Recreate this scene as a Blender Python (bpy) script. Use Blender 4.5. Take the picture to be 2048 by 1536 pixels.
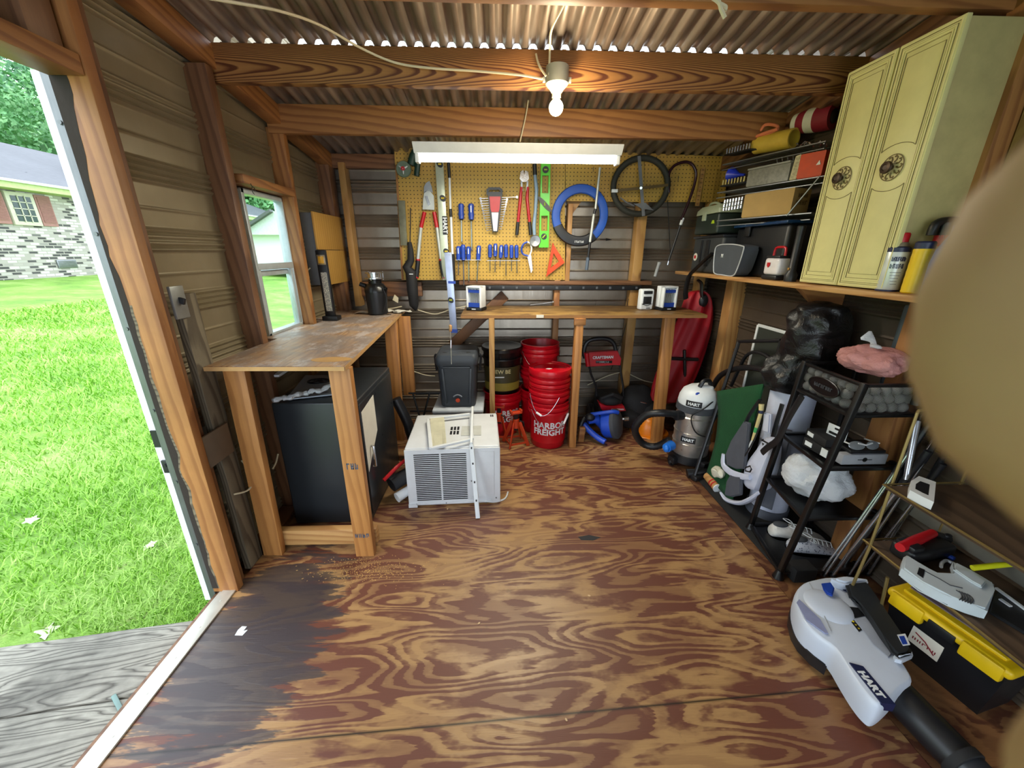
import bpy, bmesh, math, random
import numpy as np
from mathutils import Vector, Matrix, Euler
random.seed(7)
for o in list(bpy.data.objects): bpy.data.objects.remove(o)
SC = bpy.context.scene; COL = SC.collection
PI = math.pi
V = Vector
# ------------------------------------------------------------------ camera
FPX = 770.0; CAMH = 1.4; VPX, VPY = 995.0, 505.0; ROLL = 0.004
_p = math.atan((768-VPY)/FPX); _y = math.atan((1024-VPX)/FPX*math.cos(_p))
CF = V((math.sin(_y)*math.cos(_p), math.cos(_y)*math.cos(_p), -math.sin(_p)))
CR = V((math.cos(_y), -math.sin(_y), 0.0)); CU = CR.cross(CF)
CR, CU = math.cos(ROLL)*CR+math.sin(ROLL)*CU, -math.sin(ROLL)*CR+math.cos(ROLL)*CU
CC = V((0, 0, CAMH))
cam = bpy.data.cameras.new('camera'); camo = bpy.data.objects.new('camera', cam); COL.objects.link(camo)
cam.sensor_width = 36; cam.lens = FPX/2048*36; cam.clip_start = 0.002; cam.clip_end = 200
camo.matrix_world = Matrix(((CR.x, CU.x, -CF.x, CC.x), (CR.y, CU.y, -CF.y, CC.y), (CR.z, CU.z, -CF.z, CC.z), (0, 0, 0, 1)))
cam.dof.use_dof = True; cam.dof.focus_distance = 2.2; cam.dof.aperture_fstop = 15.0
SC.camera = camo
# ------------------------------------------------------------------ view and sky
SC.view_settings.view_transform = 'Standard'; SC.view_settings.look = 'None'
SC.view_settings.gamma = 1; SC.view_settings.exposure = 0.72; SC.view_settings.use_curve_mapping = False
W = bpy.data.worlds.new('sky'); SC.world = W; W.use_nodes = True
bg = W.node_tree.nodes['Background']; bg.inputs['Color'].default_value = (0.80, 0.90, 1.0, 1); bg.inputs['Strength'].default_value = 2.6
def lamp(name, kind, loc, energy, col, **k):
    l = bpy.data.lights.new(name, kind); l.energy = energy; l.color = col
    for a, b in k.items(): setattr(l, a, b)
    o = bpy.data.objects.new(name, l); COL.objects.link(o); o.location = loc
    return o
_s = lamp('sun', 'SUN', (0, 0, 10), 0.6, (1, .97, .9), angle=0.6); _s.rotation_euler = (math.radians(38), math.radians(-22), 0)
_b = lamp('bulb_light', 'POINT', (0.235, 1.86, 1.86), 8, (1.0, .80, .52), shadow_soft_size=0.03)
_t = lamp('tube_light', 'AREA', (0.13, 2.40, 1.872), 48, (1.0, .95, .78), shape='RECTANGLE', size=1.08, size_y=0.035)

def at(px, py, X=None, Y=None, Z=None):                 # the point of the room seen at a photo pixel, on a known plane
    d = CF+CR*((px-1024)/FPX)-CU*((py-768)/FPX)
    i, v = (0, X) if X is not None else (1, Y) if Y is not None else (2, Z)
    return CC+d*((v-CC[i])/d[i])
# ------------------------------------------------------------------ materials
def lin(h):
    if isinstance(h, str):
        c = [int(h[i:i+2], 16)/255 for i in (0, 2, 4)]
        return tuple((x/12.92 if x <= .04045 else ((x+.055)/1.055)**2.4) for x in c)
    return h
class NT:
    def __init__(s, name):
        s.m = bpy.data.materials.new(name); s.m.use_nodes = True; s.t = s.m.node_tree
        s.b = s.t.nodes['Principled BSDF']; s.c = None
    def n(s, typ, ins=None, **props):
        nd = s.t.nodes.new(typ)
        for k, v in props.items(): setattr(nd, k, v)
        for k, v in (ins or {}).items(): s.set(nd.inputs[k], v)
        return nd
    def set(s, sock, v):
        if isinstance(v, bpy.types.NodeSocket): s.t.links.new(v, sock)
        elif isinstance(v, (tuple, list)) and len(v) == 3 and sock.type == 'RGBA': sock.default_value = (*v, 1)
        else: sock.default_value = v
    def math(s, op, a, b=0.0, c=0.0, clamp=False):
        nd = s.n('ShaderNodeMath', {0: a, 1: b, 2: c}, operation=op, use_clamp=clamp); return nd.outputs[0]
    def obj(s): return s.n('ShaderNodeTexCoord').outputs['Object']
    def rnd(s): return s.n('ShaderNodeObjectInfo').outputs['Random']
    def vadd(s, a, b): return s.n('ShaderNodeVectorMath', {0: a, 1: b}, operation='ADD').outputs[0]
    def vmul(s, a, b): return s.n('ShaderNodeVectorMath', {0: a, 1: b}, operation='MULTIPLY').outputs[0]
    def noise(s, vec, scale, detail=2, rough=.5, dist=0.0):
        return s.n('ShaderNodeTexNoise', {'Vector': vec, 'Scale': scale, 'Detail': detail, 'Roughness': rough, 'Distortion': dist}).outputs[0]
    def ramp(s, f, stops):
        nd = s.n('ShaderNodeValToRGB', {0: f}); cr = nd.color_ramp
        while len(cr.elements) > 1: cr.elements.remove(cr.elements[-1])
        for i, (p, c) in enumerate(stops):
            e = cr.elements[0] if i == 0 else cr.elements.new(p)
            e.position = p; e.color = (*lin(c), 1) if not isinstance(c, float) else (c, c, c, 1)
        return nd.outputs[0]
    def mix(s, f, a, b, mode='MIX'):
        nd = s.n('ShaderNodeMix', data_type='RGBA', blend_type=mode)
        s.set(nd.inputs[0], f); s.set(nd.inputs[6], a); s.set(nd.inputs[7], b); return nd.outputs[2]
    def sep(s, v): return s.n('ShaderNodeSeparateXYZ', {0: v}).outputs
    def comb(s, x, y, z): return s.n('ShaderNodeCombineXYZ', {0: x, 1: y, 2: z}).outputs[0]
    def bump(s, h, strength=.3, dist=.002):
        s.t.links.new(s.n('ShaderNodeBump', {'Height': h, 'Strength': strength, 'Distance': dist}).outputs[0], s.b.inputs['Normal'])
    def end(s, col, rough=.5, metal=0.0, **k):
        s.set(s.b.inputs['Base Color'], col); s.set(s.b.inputs['Roughness'], rough); s.set(s.b.inputs['Metallic'], metal)
        for kk, v in k.items(): s.set(s.b.inputs[kk.replace('_', ' ')], v)
        return s.m
MATS = {}
def pm(name, col, rough=.5, metal=0.0, var=.12, scale=18.0, bump=0.0, bscale=200.0, **k):
    if name in MATS: return MATS[name]
    t = NT(name); c = lin(col); v = t.obj()
    n = t.noise(v, scale, 4, .6)
    lo = tuple(x*(1-var) for x in c); hi = tuple(min(1, x*(1+var)) for x in c)
    col_ = t.mix(t.math('MULTIPLY_ADD', n, 2.0, -.5, True), lo, hi)
    if bump: t.bump(t.noise(v, bscale, 2), bump)
    r = t.math('MULTIPLY_ADD', n, .15, rough-.07, True)
    MATS[name] = t.end(col_, r, metal, **k); return MATS[name]
def wood(name, light, dark, freq=28.0, rough=.55, stain=None, contrast=1.0, knots=True, off=(.04, .05), tilt=.03, wob=.09, cath=None):
    t = NT(name); v = t.obj(); r = t.rnd()
    sh = t.comb(t.math('MULTIPLY', r, 13.0), t.math('MULTIPLY_ADD', r, .16, -.08), t.math('MULTIPLY', r, .05))
    w = t.vadd(v, sh); x, y, z = t.sep(w)
    big = t.noise(t.vmul(w, (.9, 3.0, 3.0)), 1.6, 2, .5)
    fine = t.noise(t.vmul(w, (1.5, 14, 14)), 3.0, 3)
    yy = t.math('ADD', y, t.math('MULTIPLY_ADD', big, wob, off[0]-wob/2)); zz = t.math('ADD', z, t.math('ADD', t.math('MULTIPLY_ADD', x, tilt, off[1]), t.math('MULTIPLY', big, wob*.5)))
    rad = t.math('SQRT', t.math('ADD', t.math('MULTIPLY', yy, yy), t.math('MULTIPLY', zz, zz)))
    ph = t.math('FRACT', t.math('ADD', t.math('MULTIPLY', rad, freq*2.2), t.math('MULTIPLY', fine, .5)))
    if cath:
        yc = t.math('ADD', z if cath[2] == 'z' else y, cath[3]); pb = t.math('ADD', t.math('MULTIPLY', x, cath[0]), t.math('MULTIPLY', t.math('MULTIPLY', yc, yc), cath[1]))
        ph = t.math('FRACT', t.math('ADD', pb, t.math('ADD', t.math('MULTIPLY', fine, .35), t.math('MULTIPLY', big, 5.0))))
    g = t.ramp(ph, [(0, 0.0), (.45, .2), (.72, 1.0), (.9, .95), (1, 0.0)])
    g = t.math('MULTIPLY', g, contrast, clamp=True)
    col = t.mix(g, lin(light), lin(dark))
    strk = t.noise(t.vmul(w, (2.0, 90, 90)), 4.0, 2)
    col = t.mix(t.math('MULTIPLY', strk, .35), col, lin(dark))
    if knots:
        vo = t.n('ShaderNodeTexVoronoi', {'Vector': t.vmul(w, (1.0, 2.2, 2.2)), 'Scale': 2.6}).outputs['Distance']
        k = t.ramp(vo, [(0, 1.0), (.045, .9), (.10, .25), (.16, 0.0)])
        col = t.mix(k, col, tuple(q*.35 for q in lin(dark)))
    dirt = t.ramp(t.noise(w, 2.3, 5, .65), [(.35, 0.0), (.75, 1.0)])
    col = t.mix(t.math('MULTIPLY', dirt, .38), col, lin(stain or dark))
    t.bump(t.math('ADD', g, strk), .12, .002)
    MATS[name] = t.end(col, rough); return MATS[name]
# ------------------------------------------------------------------ mesh builder
def frame(p0, p1, up=(0, 0, 1)):
    p0, p1 = V(p0), V(p1); x = (p1-p0).normalized(); u = V(up)
    if abs(x.dot(u)) > .98: u = V((1, 0, 0)) if abs(x.x) < .9 else V((0, 1, 0))
    y = u.cross(x).normalized(); z = x.cross(y)
    return Matrix(((x.x, y.x, z.x, p0.x), (x.y, y.y, z.y, p0.y), (x.z, y.z, z.z, p0.z), (0, 0, 0, 1)))
def TR(x=0, y=0, z=0, rx=0, ry=0, rz=0, s=1):
    return Matrix.Translation((x, y, z)) @ Euler((math.radians(rx), math.radians(ry), math.radians(rz))).to_matrix().to_4x4() @ Matrix.Scale(s, 4)
def tag(o, label=None, cat=None, group=None, kind=None):
    if label: o['label'] = label
    if cat: o['category'] = cat
    if group: o['group'] = group
    if kind: o['kind'] = kind
    return o
def thing(name, label, cat, loc=(0, 0, 0), group=None):
    o = bpy.data.objects.new(name, None); COL.objects.link(o); o.location = loc; o.empty_display_size = .05
    return tag(o, label, cat, group)
LOCS = {}
def wmat(o):                                            # world matrix of a parent chain
    p = Matrix()
    while o is not None: p = o.matrix_basis @ p; o = o.parent
    return p
class MB:
    def __init__(s, M=None): s.bm = bmesh.new(); s.M = M or Matrix(); s.mi = 0
    def add(s, vs, fs):
        bv = [s.bm.verts.new(s.M @ V(v)) for v in vs]; out = []
        for f in fs:
            try: fc = s.bm.faces.new([bv[i] for i in f]); fc.material_index = s.mi; out.append(fc)
            except ValueError: pass
        return bv, out
    def box(s, c, d, R=None, bev=0.0, seg=2):
        x, y, z = (q/2 for q in d); Mx = Matrix.Translation(c) @ (R or Matrix())
        vs = [Mx @ V((i*x, j*y, k*z)) for i in (-1, 1) for j in (-1, 1) for k in (-1, 1)]
        bv, fs = s.add(vs, [(0, 1, 3, 2), (4, 6, 7, 5), (0, 4, 5, 1), (2, 3, 7, 6), (0, 2, 6, 4), (1, 5, 7, 3)])
        if bev:
            es = list({e for f in fs for e in f.edges})
            r = bmesh.ops.bevel(s.bm, geom=es, offset=min(bev, min(d)*.49), segments=seg, affect='EDGES', profile=.5)
            for f in r['faces']: f.material_index = s.mi
        return s
    def bar(s, p0, p1, w, h, up=(0, 0, 1), bev=0.0):    # square bar from p0 to p1
        F = frame(p0, p1, up); L = (V(p1)-V(p0)).length
        return s.box(F @ V((L/2, 0, 0)), (L, w, h), F.to_3x3().to_4x4(), bev)
    def cyl(s, p0, p1, r0, r1=None, n=18, cap=True):
        return s.tube([p0, p1], [r0, r0 if r1 is None else r1], n, cap=cap)
    def tube(s, pts, r, n=8, closed=False, cap=True, flat=None):
        pts = [V(p) for p in pts]; m = len(pts)
        rs = r if isinstance(r, (list, tuple)) else [r]*m
        T = []
        for i in range(m):
            a = pts[(i-1) % m] if (closed or i > 0) else pts[i]; b = pts[(i+1) % m] if (closed or i < m-1) else pts[i]
            T.append((b-a).normalized() if (b-a).length > 1e-9 else V((0, 0, 1)))
        u = V((0, 0, 1)) if abs(T[0].z) < .9 else V((1, 0, 0))
        nrm = (u-T[0]*u.dot(T[0])).normalized(); vs = []
        for i in range(m):
            nrm = (nrm-T[i]*nrm.dot(T[i]));  nrm = nrm.normalized() if nrm.length > 1e-6 else T[i].orthogonal().normalized()
            b = T[i].cross(nrm)
            for k in range(n):
                a = 2*PI*k/n; f2 = flat or 1.0
                vs.append(pts[i]+nrm*math.cos(a)*rs[i]*f2+b*math.sin(a)*rs[i])
        fs = []
        for i in range(m if closed else m-1):
            for k in range(n):
                j = (i+1) % m
                fs.append((i*n+k, i*n+(k+1) % n, j*n+(k+1) % n, j*n+k))
        if not closed and cap: fs += [tuple(range(n-1, -1, -1)), tuple((m-1)*n+k for k in range(n))]
        s.add(vs, fs); return s
    def lathe(s, prof, base=(0, 0, 0), ax=(0, 0, 1), n=28, sx=1.0, sy=1.0, a0=0, a1=2*PI):
        ax = V(ax).normalized(); u = ax.orthogonal().normalized()
        if abs(ax.z) > .99: u = V((1, 0, 0))
        w = ax.cross(u); vs = []; full = abs(a1-a0-2*PI) < 1e-6; nn = n if full else n+1
        for (r, h) in prof:
            for k in range(nn):
                a = a0+(a1-a0)*k/n
                vs.append(V(base)+ax*h+u*(math.cos(a)*r*sx)+w*(math.sin(a)*r*sy))
        fs = []
        for i in range(len(prof)-1):
            for k in range(n):
                k2 = (k+1) % nn
                fs.append((i*nn+k, i*nn+k2, (i+1)*nn+k2, (i+1)*nn+k))
        if full:
            if prof[0][0] > 1e-5: fs.append(tuple(range(nn-1, -1, -1)))
            if prof[-1][0] > 1e-5: fs.append(tuple((len(prof)-1)*nn+k for k in range(nn)))
        s.add(vs, fs); return s
    def prism(s, pts, vec, bev=0.0):
        n = len(pts); P = [V(p) for p in pts]; v = V(vec)
        bv, fs = s.add(P+[p+v for p in P], [tuple(range(n)), tuple(range(2*n-1, n-1, -1))]+[(i, i+n, (i+1) % n+n, (i+1) % n) for i in range(n)])
        if bev:
            es = [e for e in set(fs[0].edges) | set(fs[1].edges)]
            r = bmesh.ops.bevel(s.bm, geom=es, offset=bev, segments=2, affect='EDGES')
            for f in r['faces']: f.material_index = s.mi
        return s
    def ring(s, outer, inner, vec):                     # prism with a hole, both outlines with the same count
        n = len(outer); v = V(vec); O = [V(p) for p in outer]; I = [V(p) for p in inner]
        vs = O+I+[p+v for p in O]+[p+v for p in I]; fs = []
        for i in range(n):
            j = (i+1) % n
            fs += [(i, j, n+j, n+i), (2*n+i, 3*n+i, 3*n+j, 2*n+j), (i, 2*n+i, 2*n+j, j), (n+i, n+j, 3*n+j, 3*n+i)]
        s.add(vs, fs); return s
    def ball(s, c, r, n=16, m=10, R=None):
        r = (r, r, r) if isinstance(r, (int, float)) else r; Mx = Matrix.Translation(c) @ (R or Matrix())
        vs = [Mx @ V((0, 0, r[2]))]+[Mx @ V((r[0]*math.sin(PI*i/m)*math.cos(2*PI*k/n), r[1]*math.sin(PI*i/m)*math.sin(2*PI*k/n), r[2]*math.cos(PI*i/m))) for i in range(1, m) for k in range(n)]+[Mx @ V((0, 0, -r[2]))]
        fs = [(0, 1+k, 1+(k+1) % n) for k in range(n)]
        for i in range(m-2):
            for k in range(n): fs.append((1+i*n+k, 1+(i+1)*n+k, 1+(i+1)*n+(k+1) % n, 1+i*n+(k+1) % n))
        L = len(vs)-1; b = 1+(m-2)*n
        fs += [(L, b+(k+1) % n, b+k) for k in range(n)]
        s.add(vs, fs); return s
    def loft(s, rings, cap=True):
        n = len(rings[0]); vs = [p for r in rings for p in r]; fs = []
        for i in range(len(rings)-1):
            for k in range(n): fs.append((i*n+k, i*n+(k+1) % n, (i+1)*n+(k+1) % n, (i+1)*n+k))
        if cap: fs += [tuple(range(n-1, -1, -1)), tuple((len(rings)-1)*n+k for k in range(n))]
        s.add(vs, fs); return s
    def marks(s, M, w, h, n, seed=1, th=.0008):         # printed strokes too small to read
        rg = random.Random(seed); p = w/n; old = s.M; s.M = old @ M
        for i in range(n):
            x = -w/2+p*(i+.5); k = rg.random(); s.box((x-p*.26, 0, 0), (p*.2, h, th))
            if k < .6: s.box((x, h*(.4 if k < .3 else -.4), 0), (p*.6, h*.2, th))
            if k > .25: s.box((x+p*.2, 0, 0), (p*.2, h*(1 if k > .5 else .55), th))
            if .4 < k < .8: s.box((x, 0, 0), (p*.5, h*.18, th))
        s.M = old; return s
    def pillow(s, P, zt, zb, r):                        # a rounded flat-topped shell over an outline
        P = smooth([V((p[0], p[1], 0)) for p in P], 3, True); n = len(P); ar = sum(P[i].x*P[(i+1) % n].y-P[(i+1) % n].x*P[i].y for i in range(n)); sg = 1 if ar > 0 else -1
        N_ = []
        for i in range(n): d = (P[(i+1) % n]-P[i-1]).normalized(); N_.append(V((-d.y, d.x, 0))*sg)
        R_s = []
        for z, k in ((zb, .5), (zb+(zt-zb)*.3, .05), (zt-r*1.1, 0.0), (zt-r*.55, .12), (zt-r*.2, .4), (zt-r*.03, .8), (zt, 1.0)): R_s.append([V((p.x, p.y, z))+m*(k*r*.42) for p, m in zip(P, N_)])
        return s.loft(R_s)
    def grid(s, f, nu, nv):
        vs = [f(i/nu, j/nv) for i in range(nu+1) for j in range(nv+1)]
        s.add(vs, [(i*(nv+1)+j, (i+1)*(nv+1)+j, (i+1)*(nv+1)+j+1, i*(nv+1)+j+1) for i in range(nu) for j in range(nv)]); return s
    def textcyl(s, body, size, c, r, ang, z, bold=0.0, sx=1.0, flip=1):   # lettering wrapped on an upright cylinder; ang 0 faces -Y
        cu = bpy.data.curves.new('t', 'FONT'); cu.body = body; cu.size = size; cu.extrude = .0006; cu.align_x = 'CENTER'; cu.align_y = 'CENTER'; cu.offset = bold; cu.resolution_u = 2
        o = bpy.data.objects.new('t', cu); me = bpy.data.meshes.new_from_object(o); vs = []
        for v in me.vertices:
            a = math.radians(ang)+v.co.x*sx/r; rr = r+v.co.z
            vs.append((c[0]+math.sin(a)*rr, c[1]-math.cos(a)*rr, z+v.co.y))
        s.add(vs, [tuple(p.vertices) for p in me.polygons])
        bpy.data.objects.remove(o); bpy.data.curves.remove(cu); bpy.data.meshes.remove(me); return s
    def text(s, body, size, M, th=.0008, bold=0.0, sx=1.0, shear=0.0):   # real lettering, x right and y up in M
        c = bpy.data.curves.new('t', 'FONT'); c.body = body; c.size = size; c.extrude = th; c.align_x = 'CENTER'; c.align_y = 'CENTER'; c.offset = bold; c.resolution_u = 2; c.shear = shear
        o = bpy.data.objects.new('t', c); me = bpy.data.meshes.new_from_object(o)
        S = Matrix.Diagonal((sx, 1, 1, 1))
        s.add([(M @ S @ v.co) for v in me.vertices], [tuple(p.vertices) for p in me.polygons])
        bpy.data.objects.remove(o); bpy.data.curves.remove(c); bpy.data.meshes.remove(me); return s
    def out(s, name, mats, parent=None, label=None, cat=None, group=None, kind=None, ang=38, solid=0, sub=0, local=None):
        bm = s.bm
        if local is not None: bmesh.ops.transform(bm, matrix=local.inverted(), verts=bm.verts)
        bmesh.ops.recalc_face_normals(bm, faces=bm.faces)
        me = bpy.data.meshes.new(name); bm.to_mesh(me); bm.free()
        for m in (mats if isinstance(mats, (list, tuple)) else [mats]): me.materials.append(m)
        for p in me.polygons: p.use_smooth = True
        me.set_sharp_from_angle(angle=math.radians(ang))
        o = bpy.data.objects.new(name, me); COL.objects.link(o)
        if parent is not None:
            o.parent = parent; o.matrix_basis = wmat(parent).inverted() @ (local or Matrix())
        elif local is not None: o.matrix_basis = local
        if sub:
            md = o.modifiers.new('s', 'SUBSURF'); md.levels = sub; md.render_levels = sub
        if solid:
            md = o.modifiers.new('t', 'SOLIDIFY'); md.thickness = solid
        return tag(o, label, cat, group, kind)
def board(name, p0, p1, w, h, mat, parent=None, up=(0, 0, 1), bev=.003, **k):   # a sawn board, its grain along its length
    F = frame(p0, p1, up); L = (V(p1)-V(p0)).length
    F = F @ Matrix.Translation((L/2, 0, 0))
    m = MB(F); m.box((0, 0, 0), (L, w, h), None, bev)
    return m.out(name, mat, parent, local=F, **k)
def smooth(pts, n=6, closed=False):                     # Catmull-Rom through the points
    P = [V(p) for p in pts]; out = []; m = len(P)
    for i in range(m if closed else m-1):
        a, b, c, d = (P[(i-1) % m] if (closed or i > 0) else P[i]), P[i], P[(i+1) % m], (P[(i+2) % m] if (closed or i < m-2) else P[min(i+1, m-1)])
        for k in range(n):
            t = k/n; out.append(.5*((2*b)+(c-a)*t+(2*a-5*b+4*c-d)*t*t+(-a+3*b-3*c+d)*t**3))
    if not closed: out.append(P[-1])
    return out
def noisefn(p, s, seed=0):
    from mathutils import noise
    return noise.noise(V(p)*s+V((seed*7.3, seed*3.1, seed*1.7)))
# ------------------------------------------------------------------ shared materials
PINE = wood('pine', 'ae7a44', '683a1c', 13, contrast=.62, tilt=.10)
PINED = wood('pine_dark', '886040', '4a2a17', 12, contrast=.6, tilt=.08)
PINEL = wood('pine_light', 'c49a60', '8d5a2e', 14, contrast=.6, tilt=.08)
PINEY = wood('pine_yellow', 'b68e50', '7d5228', 14, contrast=.5, tilt=.08)
GREYW = wood('weathered_wood', '857a64', '453a2c', 40, rough=.8, contrast=.8, stain='3a3228')
BLACK = pm('black_plastic', '15161a', .42)
MATBLK = pm('black_matte', '131316', .75, bump=.1)
WHITE = pm('white_plastic', 'd9dde0', .4, var=.05)
RED = pm('red_plastic', 'b3101c', .38, var=.1)
BLUE = pm('blue_plastic', '1c3f9c', .4)
CHROME = pm('chrome', 'c9ccd0', .22, .95, var=.06)
STEEL = pm('grey_steel', '8a8d90', .38, .8)
GOLD = pm('brass_tube', '8d7a4c', .42, .7)
GREY = pm('grey_plastic', '4a4e55', .5)
LGREY = pm('light_grey', '9a9ea2', .5)
ORANGE = pm('orange_paint', 'd4420c', .45)
YELLOW = pm('yellow_plastic', 'e0b912', .4, var=.06)
GREEN = pm('lime_green', '52c41c', .35, var=.05)
CARD = pm('cardboard', 'a98a55', .85, var=.08, bump=.1)
CABLE = pm('cream_cable', 'cfc4a6', .5, var=.05)
PAPER = pm('paper', 'dcd8cc', .8, var=.05)
DGREY = pm('dark_grey_fabric', '3c3f45', .85, bump=.2, bscale=500)

def plywood(name, tan, red, stain=True, sc=(1.0, 1.0), rough=.48, tanamt=.5, cont=22.0, seams=()):
    t = NT(name); v = t.obj(); x, y, z = t.sep(v)
    w = t.comb(t.math('MULTIPLY', x, .60*sc[0]), t.math('MULTIPLY', y, 2.7*sc[1]), z)
    n1 = t.noise(w, 2.0, 1.6, .5, .35)
    n2 = t.noise(t.comb(t.math('MULTIPLY', x, 3.0), t.math('MULTIPLY', y, 30.0), z), 2.0, 3, .6)
    ph = t.math('FRACT', t.math('ADD', t.math('MULTIPLY', n1, cont), t.math('MULTIPLY', n2, .75)))
    g = t.ramp(ph, [(0, .10), (.10, 0.0), (.40, .12), (.50, .75), (.80, 1.0), (.93, .9), (.98, .10)])
    patch = t.noise(t.comb(t.math('MULTIPLY', x, 1.6), t.math('MULTIPLY', y, 3.2), z), 1.5, 5, .62, .2)
    patch = t.math('ADD', patch, t.math('MULTIPLY_ADD', n2, .16, -.08))
    wear = t.ramp(patch, [(.5-.12*tanamt, .55), (.50, .25), (.53, .05), (.58, 0.0)]); keep = t.ramp(patch, [(.54, 1.0), (.58, .35)])
    f = t.math('ADD', t.math('MULTIPLY', t.math('MULTIPLY', g, .85), keep), wear, clamp=True)
    col = t.mix(f, lin(tan), lin(red))
    fine = t.noise(t.comb(t.math('MULTIPLY', x, 5.0), t.math('MULTIPLY', y, 160.0), z), 3.0, 2, .6)
    col = t.mix(t.math('MULTIPLY', fine, .35), col, tuple(q*.45 for q in lin(red)))
    if stain:                                           # the damp grey-blue stain spreading in from the doorway
        dx = t.math('ADD', x, .93); dy = t.math('ADD', y, -1.22)
        q = t.math('ADD', t.math('MULTIPLY', dx, .85), t.math('MULTIPLY', dy, -.55))
        s2 = t.math('ADD', t.math('MULTIPLY', dx, .5), t.math('MULTIPLY', dy, .9))
        d = t.math('SQRT', t.math('ADD', t.math('MULTIPLY', t.math('MULTIPLY', dx, dx), 7.0), t.math('MULTIPLY', t.math('MULTIPLY', t.math('ADD', dy, .1), t.math('ADD', dy, .1)), 2.6)))
        d = t.math('ADD', d, t.math('MULTIPLY_ADD', t.noise(t.comb(x, t.math('MULTIPLY', y, 7.0), z), 3.0, 5, .65), 1.3, -.62))
        sm = t.ramp(d, [(.50, 1.0), (.70, .85), (.74, 0.0)])
        col = t.mix(t.math('MULTIPLY', sm, .9), col, lin('363235'))
        d2 = t.ramp(t.noise(v, 6.0, 6, .7), [(.64, 0.0), (.74, .6)])
        col = t.mix(d2, col, lin('3a302c'))
    for (yy, sl) in seams:
        sd = t.math('ABSOLUTE', t.math('ADD', t.math('SUBTRACT', y, yy), t.math('MULTIPLY', x, -sl)))
        col = t.mix(t.ramp(sd, [(0, 1.0), (.0025, .8), (.005, 0.0)]), col, lin('1a120e'))
    t.bump(t.math('ADD', g, fine), .15, .002)
    MATS[name] = t.end(col, t.math('MULTIPLY_ADD', f, .14, rough-.1)); return MATS[name]
FLOORM = plywood('floor_plywood', 'b0895a', '683b2c', True, (1, 1), .44, .42, 15.0, seams=((.81, .05),))
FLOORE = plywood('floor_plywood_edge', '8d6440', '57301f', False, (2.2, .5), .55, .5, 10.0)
# ------------------------------------------------------------------ floor, walls, roof
XL, XR, YB, YF = -1.25, 1.70, 3.17, -1.6
def roofz(y): return 2.205-.135*(y-1.97)
m = MB(); m.box(((XL+.09+1.235)/2, (YF+YB)/2, -.009), (1.235-XL-.09, YB-YF, .018)); m.out('floor', FLOORM, kind='structure')
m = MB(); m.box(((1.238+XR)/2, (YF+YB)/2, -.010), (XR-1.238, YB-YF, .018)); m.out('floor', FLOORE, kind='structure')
m = MB(); m.box(((XL+XR)/2, (YF+YB)/2, -.075), (XR-XL, YB-YF, .11)); m.out('floor', PINED, kind='structure')
def siding_profile(z):
    p = .232; q = (z % p)
    h = 0.0
    for c in (.014, .036, .058, .080): h = max(h, .013*max(0, 1-abs(q-c)/.0095)**.7)
    h = max(h, .005*max(0, 1-abs(q-.155)/.006)); return h
def siding(name, a, b, z0, z1, inward, mat, zoff=0.0, ztop=None):
    a, b = V(a), V(b); n = V(inward); zs = []; z = z0
    while z < z1: zs.append(z); z += .0036
    zs.append(z1); m = MB(); rows = []
    vs = []; 
    for z in zs:
        h = siding_profile(z+zoff)
        for e, pt in enumerate((a, b)):
            zz = z
            vs.append(V((pt.x, pt.y, zz))+n*h)
    m.add(vs, [(2*i, 2*i+1, 2*i+3, 2*i+2) for i in range(len(zs)-1)])
    return m.out(name, mat, kind='structure', ang=60)
def sidemat(name, c1, c2, metal, rough):
    t = NT(name); v = t.obj(); n = t.noise(v, 3.0, 5, .65); st = t.noise(t.vmul(v, (1, 1, 30)), 2.0, 3)
    col = t.mix(n, lin(c1), lin(c2)); col = t.mix(t.math('MULTIPLY', st, .12), col, tuple(q*.5 for q in lin(c1)))
    vert = t.noise(t.vmul(v, (40, 40, 1)), 2.0, 2)
    MATS[name] = t.end(col, t.math('MULTIPLY_ADD', vert, .22, rough-.1), metal); return MATS[name]
SIDL = sidemat('tan_siding', 'a3967a', '72674f', .35, .36)
SIDB = sidemat('galvanised_siding', 'b3aa9c', '75695c', .8, .32)
SIDR = sidemat('brown_siding', '75685a', '4a3f37', .55, .45)
WY0, WY1, WZ0, WZ1 = 2.08, 2.47, .96, 1.69              # window opening
DY1 = 1.405                                             # door opening ends here
ZT = 2.62
siding('wall_left', (XL, DY1, 0), (XL, WY0, 0), -.1, ZT, (1, 0, 0), SIDL)
siding('wall_left', (XL, WY0, 0), (XL, WY1, 0), -.1, WZ0, (1, 0, 0), SIDL)
siding('wall_left', (XL, WY0, 0), (XL, WY1, 0), WZ1, ZT, (1, 0, 0), SIDL)
siding('wall_left', (XL, WY1, 0), (XL, YB, 0), -.1, ZT, (1, 0, 0), SIDL)
siding('wall_left', (XL, YF, 0), (XL, DY1, 0), 1.90, ZT+.2, (1, 0, 0), SIDL)
siding('wall_left', (XL, YF, 0), (XL, -.35, 0), -.1, 1.90, (1, 0, 0), SIDL)
siding('wall_back', (XL, YB, 0), (XR, YB, 0), -.1, 2.10, (0, -1, 0), SIDB, .05)
siding('wall_right', (XR, YF, 0), (XR, YB, 0), -.1, ZT+.1, (-1, 0, 0), SIDR, .03)
def roofmat():
    t = NT('galvanised_roof'); v = t.obj(); n = t.noise(t.vmul(v, (6, 1, 1)), 2.0, 4, .6)
    col = t.ramp(n, [(.3, '7d7064'), (.55, 'a0958a'), (.75, 'bdb4a8')])
    return t.end(col, t.math('MULTIPLY_ADD', n, .2, .27), .72)
ROOFM = roofmat()
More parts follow.
